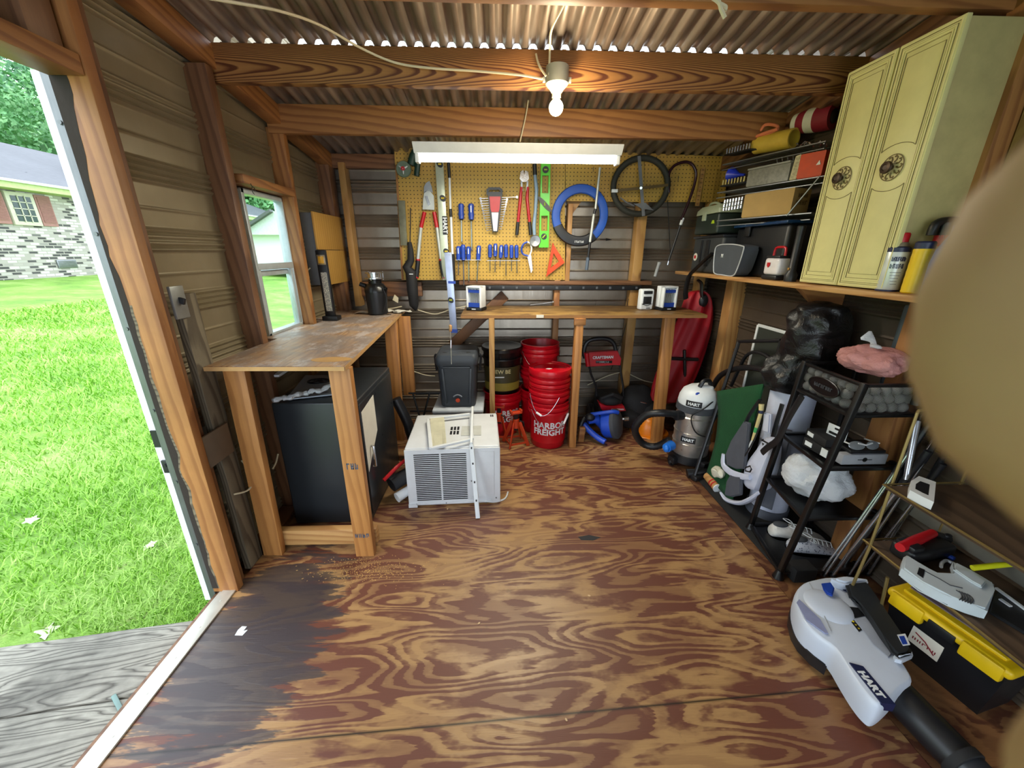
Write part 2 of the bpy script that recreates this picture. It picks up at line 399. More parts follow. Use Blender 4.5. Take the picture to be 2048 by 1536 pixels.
def roof(y0, y1, dz=0.0):
    pitch = .068; amp = .0125; X0, X1 = XL-.12, XR+.12; n = int((X1-X0)/pitch*10); vs = []
    for i in range(n+1):
        x = X0+(X1-X0)*i/n; ph = math.sin(2*PI*x/pitch); h = amp*math.copysign(min(1, abs(ph)*1.9), ph)
        for y in (y0, y1): vs.append((x, y, roofz(y)+dz+amp+h))
    m = MB(); m.add(vs, [(2*i, 2*i+1, 2*i+3, 2*i+2) for i in range(n)]); return m.out('ceiling', ROOFM, kind='structure', ang=60)
roof(YF-.1, 1.985); roof(2.012, YB+.12, -.001)
for x0, x1, z0, z1 in ((XL, -.95, -.1, 2.7), (1.30, XR, -.1, 2.7), (-.95, 1.30, 2.02, 2.7)):      # the wall behind the camera, its wide opening added to let in fill daylight
    m = MB(); m.box(((x0+x1)/2, YF-.02, (z0+z1)/2), (x1-x0, .03, z1-z0)); m.out('wall_front', SIDL, kind='structure')
# ------------------------------------------------------------------ rafters and plates
def beam(name, y, z_top, label, x0=XL+.02, x1=XR-.02, h=.135, w=.04, mat=PINE, cat='beam'):
    return board(name, (x0, y, z_top-h/2), (x1, y, z_top-h/2), w, h, mat, label=label, cat=cat)
beam('roof_beam', 1.985, roofz(1.985), 'thick orange pine roof beam with bold wavy grain, carrying the light bulb', mat=wood('pine_bold', 'b58146', '55280f', 15, contrast=1.0, knots=False, off=(.0, .05), cath=(9.0, 1500, 'z', -.01)))
beam('roof_beam', 2.46, roofz(2.46), 'knotty pine roof beam just above the fluorescent tube light')
beam('roof_beam', 1.475, 2.27, 'pine roof beam crossing at the upper right edge of the photo', x0=XL+.02, h=.15)
beam('top_plate', YB-.055, roofz(YB-.055)-.002, 'dark board along the top of the back wall above the pegboards', h=.09, mat=PINED, cat='board')
board('top_plate', (XL+.06, YF, roofz(YF)-.05), (XL+.06, YB-.08, roofz(YB-.08)-.05), .07, .09, PINE, label='sloping brown timber along the top of the left wall under the roof', cat='board')
board('top_plate', (XR-.06, YF, roofz(YF)-.05), (XR-.06, YB-.08, roofz(YB-.08)-.05), .07, .09, PINED, label='sloping timber along the top of the right wall behind the cream cabinet', cat='board')
# ------------------------------------------------------------------ left wall studs
def stud(name, x, y, z0, z1, wx, wy, label, mat=PINE, cat='post', **k):
    return board(name, (x, y, z0), (x, y, z1), wy, wx, mat, up=(1, 0, 0), label=label, cat=cat, **k)
PX = -1.205
DOORP = wood('door_post_wood', 'b9824a', '7d4620', 12, contrast=.55, stain='3a2112')
DP = stud('wall_stud', PX+.013, 1.352, 0, roofz(1.35)-.1, .105, .036, 'orange door post with rotted bark edge beside the open doorway', DOORP)
stud('wall_stud', PX, 1.392, 0, roofz(1.39)-.1, .09, .036, 'darker brown stud fixed behind the orange door post', PINED)
stud('wall_stud', PX, 1.925, 0, roofz(1.925)-.1, .09, .045, 'tall brown stud left of the window, under the first roof beam', PINED)
stud('wall_stud', PX, 2.475, .5, roofz(2.475)-.1, .09, .04, 'brown knotty stud right of the window', PINE)
stud('wall_stud', PX, YB-.09, 0, 2.0, .09, .10, 'dark corner stud where left and back walls meet', PINED)
board('window_header', (PX+.01, 2.0, 1.715), (PX+.01, 2.47, 1.715), .08, .04, PINE, label='short brown board over the small window', cat='board')
board('door_header', (PX+.012, -.45, 1.885), (PX+.012, 1.33, 1.885), .10, .05, PINE, label='brown timber header over the open doorway', cat='board')
stud('wall_stud', PX, 1.28, 1.912, roofz(1.28)-.1, .07, .085, 'short wide dark board above the doorway header', PINED)
stud('wall_stud', PX, -.42, 0, roofz(-.42)-.1, .09, .09, 'post on the near side of the doorway', PINED)
P = []; NB = 60
for k in range(NB+1): z = .02+1.86*k/NB; P.append(V((-1.245+.016+.012*noisefn((0, 0, z), 5, 1)+.010*noisefn((0, 0, z), 17, 2)+(.035*math.exp(-((z-1.86)/.16)**2)), 1.3335, z)))
m = MB(); m.prism([V((-1.2455, 1.3335, .02))]+P+[V((-1.2455, 1.3335, 1.88))], (0, .003, 0)); m.out('rotted_edge', pm('dark_bark', '2a211b', .9, bump=.5, bscale=80), DP)
P = [V((q.x+.008+.008*noisefn((0, 0, q.z), 9, 5), 1.3338, q.z)) for q in P if q.z < 1.25]
m = MB(); m.prism([V((-1.24, 1.3338, .02))]+P+[V((-1.24, 1.3338, P[-1].z))], (0, .003, 0)); m.out('pale_bark', GREYW, DP)
# weathered plank with the switch, square board and cable
stud('weathered_plank', -1.175, 1.506, .0, 1.25, .03, .092, 'grey weathered plank standing behind the door post, below the light switch', GREYW, 'plank')
t = thing('light_switch', 'grey metal light switch plate on the weathered plank by the door', 'switch', (-1.155, 1.452, 1.22))
m = MB(); m.box((-1.154, 1.452, 1.225), (.012, .062, .115), None, .003); m.out('plate', pm('switch_plate', '8b8d8a', .4, .5), t)
m = MB(); m.box((-1.142, 1.452, 1.23), (.022, .011, .022), TR(ry=20), .002); m.out('toggle', BLACK, t)
board('square_board', (-1.148, 1.445, .585), (-1.148, 1.445, .72), .15, .012, pm('hardboard', '6b5b49', .8), up=(1, 0, 0), label='small square brown board nailed low on the weathered plank', cat='board')
m = MB(); m.tube(smooth([(-1.155, 1.47, .40), (-1.13, 1.53, .385), (-1.14, 1.60, .42), (-1.2, 1.62, .48)]), .004, 6); m.out('loose_cable', CABLE, label='cream cable looping round the foot of the weathered plank', cat='cable')
board('bottom_plate', (-1.19, 1.60, .02), (-1.19, 1.88, .02), .09, .04, PINED, label='dark timber sole plate at the foot of the left wall', cat='board')
# door threshold and jamb
THR = pm('threshold_aluminium', 'c9c6bb', .4, .35, var=.1)
m = MB(); m.box((-1.178, .45, .004), (.055, 1.86, .008), None, .002); m.box((-1.212, .45, -.004), (.02, 1.86, .008), None, .002)
for k in range(9): m.cyl((-1.178, 1.28-.12*k, .008), (-1.178, 1.28-.12*k, .0092), .004, n=8)
m.out('trim_1', THR, kind='structure')
m = MB(); m.box((-1.305, 1.385, .90), (.055, .02, 1.98), None, .003); m.out('trim_2', WHITE, kind='structure')
m = MB(); m.box((-1.268, 1.365, .90), (.018, .045, 1.97), None, .002); m.box((-1.256, 1.345, .90), (.02, .012, 1.97), None, .002)
for k in range(6): m.cyl((-1.258, 1.338, .25+.3*k), (-1.258, 1.335, .25+.3*k), .006, n=8)
m.out('trim_3', pm('grey_trim_metal', '6e7272', .4, .6), kind='structure')
m = MB(); m.box((-1.305, 1.372, .72), (.04, .006, .07)); m.out('hinge_leaf', BLACK, label='flat black metal leaf on the white door jamb above the latch', cat='hinge'); m = MB(); m.box((-1.305, 1.372, .60), (.03, .01, .055), None, .002); m.cyl((-1.3, 1.37, .61), (-1.3, 1.355, .61), .007)
m.out('strike_plate', BLACK, label='black latch strike plate on the white door jamb', cat='latch')
# ------------------------------------------------------------------ window
WF = pm('window_aluminium', 'b9c3c6', .35, .3)
def glassmat():
    t = NT('window_glass'); return t.end(lin('e8f4f0'), .02, 0, Transmission_Weight=1.0, IOR=1.08)
GLASS = glassmat()
wx = XL-.01
m = MB()
for (y, z, dy, dz) in ((WY0+.012, (WZ0+WZ1)/2, .024, WZ1-WZ0), (WY1-.012, (WZ0+WZ1)/2, .024, WZ1-WZ0), ((WY0+WY1)/2, WZ0+.012, WY1-WY0, .024), ((WY0+WY1)/2, WZ1-.012, WY1-WY0, .024)):
    m.box((wx+.01, y, z), (.05, dy, dz), None, .003)
for (x, y, z, dy, dz) in ((wx+.02, WY0+.035, 1.15, .02, .34), (wx+.02, WY1-.035, 1.15, .02, .34)):
    m.box((x, y, z), (.02, dy, dz), None, .002)
m.box((wx+.022, (WY0+WY1)/2, 1.325), (.03, WY1-WY0-.03, .034), None, .003); m.box((wx+.0, (WY0+WY1)/2, 1.29), (.02, WY1-WY0-.03, .03), None, .003)
w1 = m.out('window_1', WF, kind='structure')
m = MB(); m.box((wx, (WY0+WY1)/2, (WZ0+WZ1)/2), (.003, WY1-WY0-.03, WZ1-WZ0-.03)); m.out('pane', GLASS, w1)
# ------------------------------------------------------------------ back wall frame
by = YB-.055
for (x0, x1, lab) in ((-1.13, -1.07, 'yellowish stud at the left end of the back wall behind the electrical box'),):
    stud('wall_stud', -1.09, by, 1.0, 1.99, .045, .09, lab, PINEY, up=None) if False else board('wall_stud', (-1.09, by, 1.0), (-1.09, by, 1.99), .045, .09, PINEY, up=(0, 1, 0), label=lab, cat='post')
def bstud(x, z0, z1, lab, mat=PINE, w=.045, d=.09, y=None):
    return board('wall_stud', (x, y or by, z0), (x, y or by, z1), w, d, mat, up=(0, 1, 0), label=lab, cat='post')
bstud(.46, 0, 1.20, 'short stud behind the back bench, above the red buckets', PINE)
bstud(1.075, 0, 1.78, 'yellow pine stud behind the bicycle wheel, running down behind the bench', PINEY, .07)
bstud(1.60, 0, 1.98, 'pine corner stud at the right end of the back wall', PINEY, .05)
bstud(.535, 1.19, 1.74, 'light pine stud between the gold pegboard and the bare metal siding', PINEL, .035)
board('girt_board', (-1.1, by-.02, 1.12), (1.25, by-.02, 1.12), .10, .04, PINED, up=(0, 1, 0), label='dark horizontal board on the back wall behind the garbage disposal', cat='board') if False else board('girt_board', (-1.12, YB-.03, 1.125), (-.60, YB-.03, 1.125), .04, .11, PINED, label='dark horizontal board on the back wall behind the garbage disposal', cat='board')
board('ledge_board', (-.30, YB-.065, 1.178), (1.20, YB-.065, 1.178), .085, .03, PINED, label='dark narrow ledge running under the pegboard', cat='board')
t = thing('magnetic_strip', 'long black tool strip mounted under the pegboard ledge', 'tool rack', (.45, YB-.1, 1.14))
m = MB(); m.box((.45, YB-.11, 1.142), (1.34, .02, .036), None, .003); m.out('rail', BLACK, t)
for k in range(13):
    m = MB(); m.box((-.17+.104*k, YB-.122, 1.142), (.018, .006, .018), None, .002); m.out('clip', GREY, t)
board('brace_board', at(985, 612, Y=YB-.03), at(915, 700, Y=YB-.03), .03, .085, PINED, up=(0, -1, 0), label='diagonal brown brace board behind the left end of the back bench', cat='board') if False else None
P0, P1 = at(1010, 590, Y=YB-.03), at(905, 690, Y=YB-.03)
board('brace_board', P0, P1, .085, .035, PINED, up=(0, 1, 0), label='diagonal brown brace board behind the left end of the back bench', cat='board')
pl = [at(x, y, Y=YB-.02) for x, y in ((1134, 402), (1163, 402), (1134, 442))]
m = MB(); m.prism(pl, (0, -.02, 0)); m.out('corner_gusset', PINEL, label='light plywood triangle in the corner behind the blue ring', cat='board')
# pegboards
def pegmat():
    t = NT('pegboard_face'); v = t.obj(); x, y, z = t.sep(v); P = .0254
    fx = t.math('SUBTRACT', t.math('FRACT', t.math('DIVIDE', x, P)), .5); fz = t.math('SUBTRACT', t.math('FRACT', t.math('DIVIDE', z, P)), .5)
    d = t.math('SQRT', t.math('ADD', t.math('MULTIPLY', fx, fx), t.math('MULTIPLY', fz, fz)))
    h = t.ramp(d, [(0, 1.0), (.13, 1.0), (.16, 0.0)])
    n = t.noise(v, 3.0, 4, .6)
    base = t.mix(n, lin('bd9c40'), lin('a37f35'))
    warm = t.ramp(t.noise(t.vadd(v, (3.1, 0, 5)), 1.6, 3), [(.45, 0.0), (.65, .6)])
    base = t.mix(t.math('MULTIPLY', warm, .5), base, lin('a8743a'))
    return t.end(t.mix(h, base, lin('2c1c0c')), .6)
PEG = pegmat()
PY = YB-.10
def pegpanel(px, lab, th=.005):
    m = MB(); m.prism([at(x, y, Y=PY) for x, y in px], (0, th, 0)); return m.out('pegboard', PEG, label=lab, cat='pegboard')
pegpanel(((788, 293), (1130, 300), (1130, 560), (803, 560)), 'large gold pegboard holding the screwdrivers and loppers')
pegpanel(((1131, 300), (1288, 306), (1290, 404), (1131, 402)), 'gold pegboard piece behind the bicycle wheel')
pegpanel(((1289, 306), (1456, 313), (1450, 404), (1290, 404)), 'brownish pegboard piece at the right end behind the hooked cane')
board('pegboard_edging', at(793, 330, Y=PY+.005), at(806, 560, Y=PY+.005), .012, .03, PINE, up=(0, 1, 0), label='thin timber strip down the left edge of the pegboard', cat='board')
# ------------------------------------------------------------------ outside: lawn, house, trees, shed next door
def gz(x): return -.22-.075*(x+1.3) if x < -1.3 else -.22
def lawnmat():
    t = NT('lawn'); v = t.obj(); n = t.noise(v, 1.3, 6, .7); n2 = t.noise(v, 14.0, 4, .7); n3 = t.noise(t.vmul(v, (1, 2.5, 1)), 60.0, 2)
    col = t.ramp(n, [(.3, '5f8a2e'), (.5, '8bb648'), (.68, 'b3cf74')])
    col = t.mix(t.math('MULTIPLY', n3, .6), col, lin('3f6a1c'))
    col = t.mix(t.ramp(n2, [(.6, 0.0), (.75, .6)]), col, lin('a89a78'))
    t.bump(n3, .6, .02); return t.end(col, .8)
m = MB(); m.grid(lambda u, v: V((-1.32-u**2*70, -12+v*75, gz(-1.32-u**2*70)+.04*noisefn((-1.32-u**2*70, -12+v*75, 0), .5))), 40, 50)
m.out('lawn', lawnmat(), kind='structure')
def bladesmat():
    t = NT('grass_blade'); v = t.obj(); n = t.noise(v, 1.3, 5, .7); n2 = t.noise(v, 90.0, 1)
    col = t.ramp(n, [(.3, '7db436'), (.5, 'a2cf52'), (.68, 'c3df86')]); col = t.mix(t.math('MULTIPLY', n2, .6), col, lin('5b9a22'))
    return t.end(col, .5, 0, Subsurface_Weight=0.0)
rng = np.random.default_rng(3); N = 62000
r = 1.0+7.5*rng.random(N)**1.7; sl = .2+1.35*rng.random(N)
X = -(1.34+(r-1)*1.0); Y = -X*sl+rng.normal(0, .02, N)
keep = ~((X > -3.3) & (Y < 1.28)); X, Y = X[keep], Y[keep]; N = len(X)
Z = -.22-.075*(X+1.3)-.005
h = (.022+.04*rng.random(N))*(1+.12*(-X-1.3)); a = rng.random(N)*2*np.pi; ln = h*(.5+1.1*rng.random(N)); a2 = rng.random(N)*2*np.pi; w = .0022*(1+.5*(-X-1.3))
P = np.zeros((N, 5, 3)); 
cx, cy = np.cos(a)*w, np.sin(a)*w; lx, ly = np.cos(a2)*ln, np.sin(a2)*ln
P[:, 0] = np.stack([X-cx, Y-cy, Z], 1); P[:, 1] = np.stack([X+cx, Y+cy, Z], 1)
P[:, 2] = np.stack([X+cx*.7+lx*.35, Y+cy*.7+ly*.35, Z+h*.7], 1); P[:, 3] = np.stack([X-cx*.7+lx*.35, Y-cy*.7+ly*.35, Z+h*.7], 1)
P[:, 4] = np.stack([X+lx, Y+ly, Z+h], 1)
base = np.arange(N)*5
quads = np.stack([base, base+1, base+2, base+3], 1); tris = np.stack([base+3, base+2, base+4], 1)
me = bpy.data.meshes.new('grass'); me.vertices.add(N*5); me.vertices.foreach_set('co', P.reshape(-1))
loops = np.concatenate([quads.reshape(-1), tris.reshape(-1)]); me.loops.add(len(loops)); me.loops.foreach_set('vertex_index', loops.astype(np.int32))
me.polygons.add(2*N); st = np.concatenate([np.arange(N)*4, 4*N+np.arange(N)*3]); me.polygons.foreach_set('loop_start', st.astype(np.int32))
me.update(calc_edges=True); me.validate(); me.materials.append(bladesmat())
o = bpy.data.objects.new('grass', me); COL.objects.link(o); tag(o, 'short bright green grass growing outside the open doorway', 'grass', kind='stuff')
# fallen leaf
lp = at(93, 1272, Z=-.185); m = MB(TR(lp.x, lp.y, lp.z+.02, rx=6, ry=-8, rz=30)); pts = []
for k in range(20):
    a = 2*PI*k/20; rr = (.055 if k % 4 == 0 else .026 if k % 2 == 0 else .03); pts.append((math.cos(a)*rr, math.sin(a)*rr, .006*math.sin(3*a)))
m.prism(pts, (0, 0, .0012)); m.tube([(0.0, 0, 0), (-.05, -.03, -.004)], .001, 5)
m.out('fallen_leaf', pm('dry_leaf', 'c6c4ae', .8), label='large pale dry leaf on the grass near the ramp', cat='leaf')
lp = at(205, 1248, Z=-.185)
for (px, py, lab) in ((300, 1090, 'small dry leaf curled in the grass halfway along the doorway'), (62, 1040, 'pale dry leaf lying deep in the grass at the left edge')):
    lp = at(px, py, Z=-.19); lp = at(px, py, Z=gz(lp.x)+.02); m = MB(TR(lp.x, lp.y, lp.z, rx=10, rz=px)); m.prism([(math.cos(k*PI/5)*(.04 if k % 2 else .022), math.sin(k*PI/5)*(.04 if k % 2 else .022), 0) for k in range(10)], (0, 0, .001))
    m.out('fallen_leaf', MATS['dry_leaf'], label=lab, cat='leaf')
# weathered ramp boards outside the threshold
def rampmat():
    t = NT('ramp_wood'); v = t.obj(); x, y, z = t.sep(v)
    n = t.noise(t.vmul(v, (.8, 5, 5)), 1.6, 2, .5, .5); ph = t.math('FRACT', t.math('ADD', t.math('MULTIPLY', n, 15.0), t.math('MULTIPLY', t.noise(t.vmul(v, (3, 40, 40)), 2.0, 3), .5)))
    g = t.ramp(ph, [(0, 1.0), (.15, .25), (.6, 0.0), (.9, .6), (1, 1.0)])
    f = t.noise(t.vmul(v, (3, 120, 120)), 3.0, 3); col = t.mix(g, lin('b5b1a4'), lin('57524a')); col = t.mix(t.math('MULTIPLY', f, .5), col, lin('4d4841'))
    dk = t.ramp(t.noise(v, 2.2, 5, .7), [(.42, 0.0), (.7, .75)]); col = t.mix(dk, col, lin('35322e'))
    t.bump(t.math('ADD', t.math('MULTIPLY', g, -1.0), f), .5, .006); return t.end(col, .75)
RM = rampmat()
for k, lab in enumerate(('weathered grey ramp board farthest out, along the grass edge', 'weathered grey ramp board in the bottom left corner')):
    y0 = 1.052-.297*k
    board('ramp_board', (-3.4, y0-.25, -.095), (-1.235, y0+.06, -.095), .29, .07, RM, label=lab, cat='board', bev=.008)
m = MB(TR(-1.30, .93, -.055, rz=-35)); m.box((0, 0, 0), (.10, .014, .008), None, .003); m.out('metal_strip', pm('verdigris', '6a8580', .5), label='short grey-green strip lying on the weathered ramp board', cat='strip')
# brick house
HX = -13.0
def brickmat():
    t = NT('brick_wall'); v = t.obj(); x, y, z = t.sep(v); c = t.comb(y, z, 0.0)
    b = t.n('ShaderNodeTexBrick', {'Vector': c, 'Color1': (1, 1, 1), 'Color2': (0, 0, 0), 'Mortar': (.5, .5, .5), 'Scale': 1.0, 'Mortar Size': .012, 'Bias': 0.0, 'Brick Width': .23, 'Row Height': .077})
    n = t.noise(v, 1.2, 4); col = t.mix(t.math('MULTIPLY', n, .35), t.ramp(b.outputs['Color'], [(0, '12151a'), (.26, '23262c'), (.34, 'a9a59c'), (.49, '9c988e'), (.51, '9c988e'), (.7, 'c9c6be'), (1, 'dedcd6')]), lin('98938a')); return t.end(col, .8)
p = lambda x, y, X=HX: at(x, y, X=X)
zb = .55; ze = p(85, 388).z; house = thing('brick_house', 'single-storey brick house with grey roof seen through the open doorway', 'house', (HX, 13, zb))
m = MB(); m.box((HX-3, 14.5, (zb+ze)/2-.1), (6, 24, ze-zb+.2)); m.out('wall', brickmat(), house)
m = MB(); m.box((HX+.25, 14.5, ze+.02), (.55, 24.6, .05)); m.box((HX+.5, 14.5, ze+.10), (.04, 24.6, .17)); m.out('eave', pm('lime_trim', 'a9b77a', .6), house)
m = MB(); m.box((HX+.55, 14.5, ze+.17), (.10, 24.6, .07), None, .02); m.out('gutter', pm('gutter_paint', 'c7cfc4', .5), house)
zr = p(85, 303).z; rt = p(85, 303, X=HX-3.2).z
m = MB(); m.add([(HX+.55, 2.2, ze+.17), (HX+.55, 26.8, ze+.17), (HX-3.2, 23.5, rt), (HX-3.2, 5.5, rt), (HX-7, 26.8, ze+.17), (HX-7, 2.2, ze+.17)], [(0, 1, 2, 3), (3, 2, 4, 5), (0, 3, 5), (1, 4, 2)])
def roofsh():
    t = NT('shingles'); v = t.obj(); n = t.noise(t.vmul(v, (12, 3, 12)), 2.0, 3); n2 = t.noise(v, .5, 3); return t.end(t.mix(n2, t.mix(n, lin('54565c'), lin('7d7f84')), lin('4c4c52')), .8)
m.out('roof', roofsh(), house)
w0, w1 = p(8, 388), p(70, 446)
wy = (w0.y+w1.y)/2+.02; wz = (w0.z+w1.z)/2; ww = abs(w1.y-w0.y)*1.05; wh = abs(w0.z-w1.z)
wn = MB().box((HX+.04, wy, wz), (.10, ww+.16, wh+.16), None, .01).out('window_frame', pm('cream_trim', 'bdbba6', .6), house)
MB().box((HX+.08, wy, wz), (.04, ww-.04, wh-.04)).out('pane', pm('dark_pane', '33443f', .15), wn)
m = MB()
for k in range(1, 3): m.box((HX+.11, wy-ww/2+ww*k/3, wz), (.02, .02, wh))
for k in range(1, 4): m.box((HX+.11, wy, wz-wh/2+wh*k/4), (.02, ww, .02))
m.out('glazing_bars', MATS['cream_trim'], wn)
for sx in (-1, 1):
    m = MB(); c = wy+sx*(ww/2+.32); m.box((HX+.04, c, wz), (.05, .40, wh+.14), None, .01)
    for k in range(22): m.box((HX+.075, c, wz-wh/2+.03+k*wh/22), (.02, .32, .022), TR(ry=25))
    m.out('shutter', pm('pink_shutter', '9a6f68', .7), house)
for (px, py, hh) in ((130, 330, .30), (52, 352, .24)):
    q = p(px, py, X=HX-1.2 if px > 100 else HX-.4); m = MB(); m.cyl((q.x, q.y, q.z-.35), (q.x, q.y, q.z+hh*.4), .05, n=10); m.out('vent_pipe', DGREY, house)
q = p(133, 528); m = MB(); m.box((HX+.02, q.y, q.z), (.04, .55, .24), None, .01)
for k in range(5): m.box((HX+.045, q.y, q.z-.08+.04*k), (.02, .5, .012), TR(ry=30))
m.out('foundation_vent', STEEL, house)
# the neighbouring white shed seen through the small window
sh = thing('white_shed', 'white outbuilding with dark sloping roof seen through the small window', 'shed', (-11, 21, .5))
f = lambda x, y: at(x, y, Y=17.0)
m = MB(); g0 = f(492, 540); g1 = f(610, 540)
zt = f(520, 462).z
m.box(((g0.x+g1.x)/2+2, 19, (g0.z+zt)/2), (abs(g1.x-g0.x)+4, 4, zt-g0.z)); m.out('wall', pm('white_wall', 'e6e9e4', .6, var=.03), sh)
a, b = f(486, 470), f(556, 424); m = MB(); m.prism([(a.x, 16.6, a.z), (b.x, 16.6, b.z), (b.x+3.0, 16.6, a.z+.4), (b.x+3.0, 16.6, a.z)], (0, 4.6, 0)); m.out('roof', pm('white_gable', 'c9cfc8', .6), sh)
m = MB(); m.bar((a.x, 16.55, a.z), (b.x, 16.55, b.z), .3, .10); m.out('barge_board', pm('dark_barge', '50544f', .7), sh)
# trees
def leafmat(name, a, b, c):
    t = NT(name); v = t.obj(); n = t.noise(v, .7, 4, .7); n2 = t.noise(v, 9.0, 2); col = t.ramp(n, [(.3, a), (.5, b), (.7, c)]); return t.end(t.mix(t.math('MULTIPLY', n2, .5), col, lin(a)), .6)
LM1 = leafmat('leaves_green', '3f7a44', '6fa667', 'a6cf92'); LM2 = leafmat('leaves_dark', '2c5c3a', '4f8554', '7fae78')
BARK = pm('bark', '4b4036', .9)
def tree(x, y, zc, r, lab, mat, n=5200, seed=1, leaf=.16):
    rg = np.random.default_rng(seed); t = thing('tree', lab, 'tree', (x, y, gz(x)))
    MB().tube([(x, y, gz(x)-.2), (x+.1, y, zc-r*.2), (x, y+.2, zc+r*.4)], [.25, .18, .06], 9).out('trunk', BARK, t)
    d = rg.normal(size=(n, 3)); d /= np.linalg.norm(d, axis=1)[:, None]; lump = 1+.16*np.sin(d[:, 0]*7+seed)*np.cos(d[:, 1]*6)+.12*np.sin(d[:, 2]*11+seed*2)
    P = np.array([x, y, zc])+d*(r*lump*(.72+.30*rg.random(n)**.5))[:, None]*np.array([1, 1, .85])
    u = rg.normal(size=(n, 3)); u /= np.linalg.norm(u, axis=1)[:, None]; w = np.cross(u, rg.normal(size=(n, 3))); w /= np.linalg.norm(w, axis=1)[:, None]
    s = leaf*(.6+.8*rg.random(n))[:, None]
    Q = np.stack([P-u*s, P+w*s*.55, P+u*s, P-w*s*.55], 1).reshape(-1, 3)
    me = bpy.data.meshes.new('foliage'); me.from_pydata(Q.tolist(), [], np.arange(4*n).reshape(-1, 4).tolist()); me.materials.append(mat)
    o = bpy.data.objects.new('foliage', me); COL.objects.link(o); o.parent = t; o.matrix_basis = Matrix.Translation(-V((x, y, gz(x))))
    m = MB(); m.ball((x, y, zc), (r*.66, r*.66, r*.55), 14, 10); c = m.out('inner_foliage', mat, t)
tree(-31, 22.5, 8.2, 5.4, 'big leafy tree behind the brick house roof, nearest the left edge', LM1, 15000, 1, .15)
tree(-28.5, 33.5, 8.0, 5.4, 'big leafy tree behind the brick house, touching the white door jamb', LM1, 15000, 2, .15)
tree(-44, 37, 12.5, 8.5, 'darker tall tree farther behind the brick house', LM2, 14000, 3, .2)
tree(-15, 31, 6.5, 4.6, 'leafy tree seen at the left of the small window above the shed', LM1, 12000, 4, .14)
tree(-20.5, 33, 6.0, 5.0, 'leafy tree at the right of the small window view behind the shed', LM2, 12000, 5, .14)
# ------------------------------------------------------------------ left workbench
BTOP = plywood('bench_plywood', 'b08a5a', '80532f', False, (1.4, .5), .5, .25, 8.0)
def benchtopmat():
    t = NT('worn_sheen_benchtop'); v = t.obj(); x, y, z = t.sep(v)
    n = t.noise(t.vmul(v, (9, 1.1, 1)), 1.4, 3, .6, .4); ph = t.math('FRACT', t.math('MULTIPLY', n, 6.0)); g = t.ramp(ph, [(0, 0.0), (.5, .3), (.9, 1.0), (1, 0.0)])
    col = t.mix(t.math('MULTIPLY', g, .7), lin('b5916a'), lin('76523a'))
    gy = t.ramp(t.noise(v, 3.2, 5, .65), [(.38, 0.0), (.56, .8)]); col = t.mix(gy, col, lin('837a76'))
    wh = t.ramp(t.noise(t.vmul(v, (1.4, .7, 1)), 9.0, 6, .75), [(.52, 0.0), (.62, .6)]); col = t.mix(wh, col, lin('bdb6b4'))  # grey and white patches: wear, with the top's sheen put into the colour
    t.bump(t.noise(v, 40, 3), .15); return t.end(col, .45)
WT = benchtopmat(); EDGE = pm('ply_edge', 'b9905c', .6)
LB = thing('workbench', 'plywood-topped workbench under the left window, gun safe beneath it', 'workbench', (-.9, 2.2, 0))
m = MB(); pts = [(-1.165, 1.50), (-.612, 1.492), (-.735, 3.06), (-1.245, 3.06), (-1.245, 2.56), (-1.155, 2.56), (-1.155, 2.44), (-1.245, 2.44), (-1.245, 2.02), (-1.155, 2.02), (-1.155, 1.89), (-1.165, 1.89)]
m.prism([(max(x, -1.236), y, .953) for x, y in pts], (0, 0, .017)); top = m.out('benchtop', WT, LB)
m = MB(); m.bar((-1.165, 1.4915, .9615), (-.612, 1.4835, .9615), .002, .0165); m.bar((-.6105, 1.49, .9615), (-.733, 3.06, .9615), .002, .0165); m.out('ply_edge', EDGE, top)
m = MB(); q = at(672, 722, Z=.972)
m.lathe([(.0, .0), (.5, 0), (.5, .001)], (q.x-.03, q.y+.03, .9702), (0, 0, 1), 24, sx=.17, sy=.08); m.out('plywood_patch', pm('ply_patch', 'b98f54', .5), top)
LEG = wood('bench_leg_wood', 'c58c4e', '875226', 13, contrast=.5, rough=.5)
board('leg', (-.655, 1.54, 0), (-.650, 1.54, .953), .038, .088, LEG, LB, up=(1, 0, 0), label='front right leg with blue stamps')
board('leg', (-1.105, 1.56, 0), (-1.083, 1.56, .953), .038, .088, LEG, LB, up=(1, 0, 0))
board('leg', (-.79, 2.76, 0), (-.765, 2.76, .953), .038, .088, LEG, LB, up=(1, 0, 0))
board('leg', (-.70, 2.86, .34), (-.695, 2.86, .953), .038, .088, LEG, LB, up=(1, 0, 0))
board('stretcher', (-1.17, 1.60, .068), (-.61, 1.60, .068), .038, .085, PINEL, LB)
m = MB(); m.marks(Matrix(((1, 0, 0, -.653), (0, 0, -1, 1.5197), (0, 1, 0, .50), (0, 0, 0, 1))), .055, .030, 3, 3); m.out('lumber_stamp', pm('stamp_ink', '46566b', .7), LB); m = MB(); m.marks(Matrix(((1, 0, 0, -.655), (0, 0, -1, 1.5197), (0, 1, 0, .125), (0, 0, 0, 1))), .07, .022, 4, 6)
m.out('lumber_stamp', pm('stamp_ink', '46566b', .7), LB)
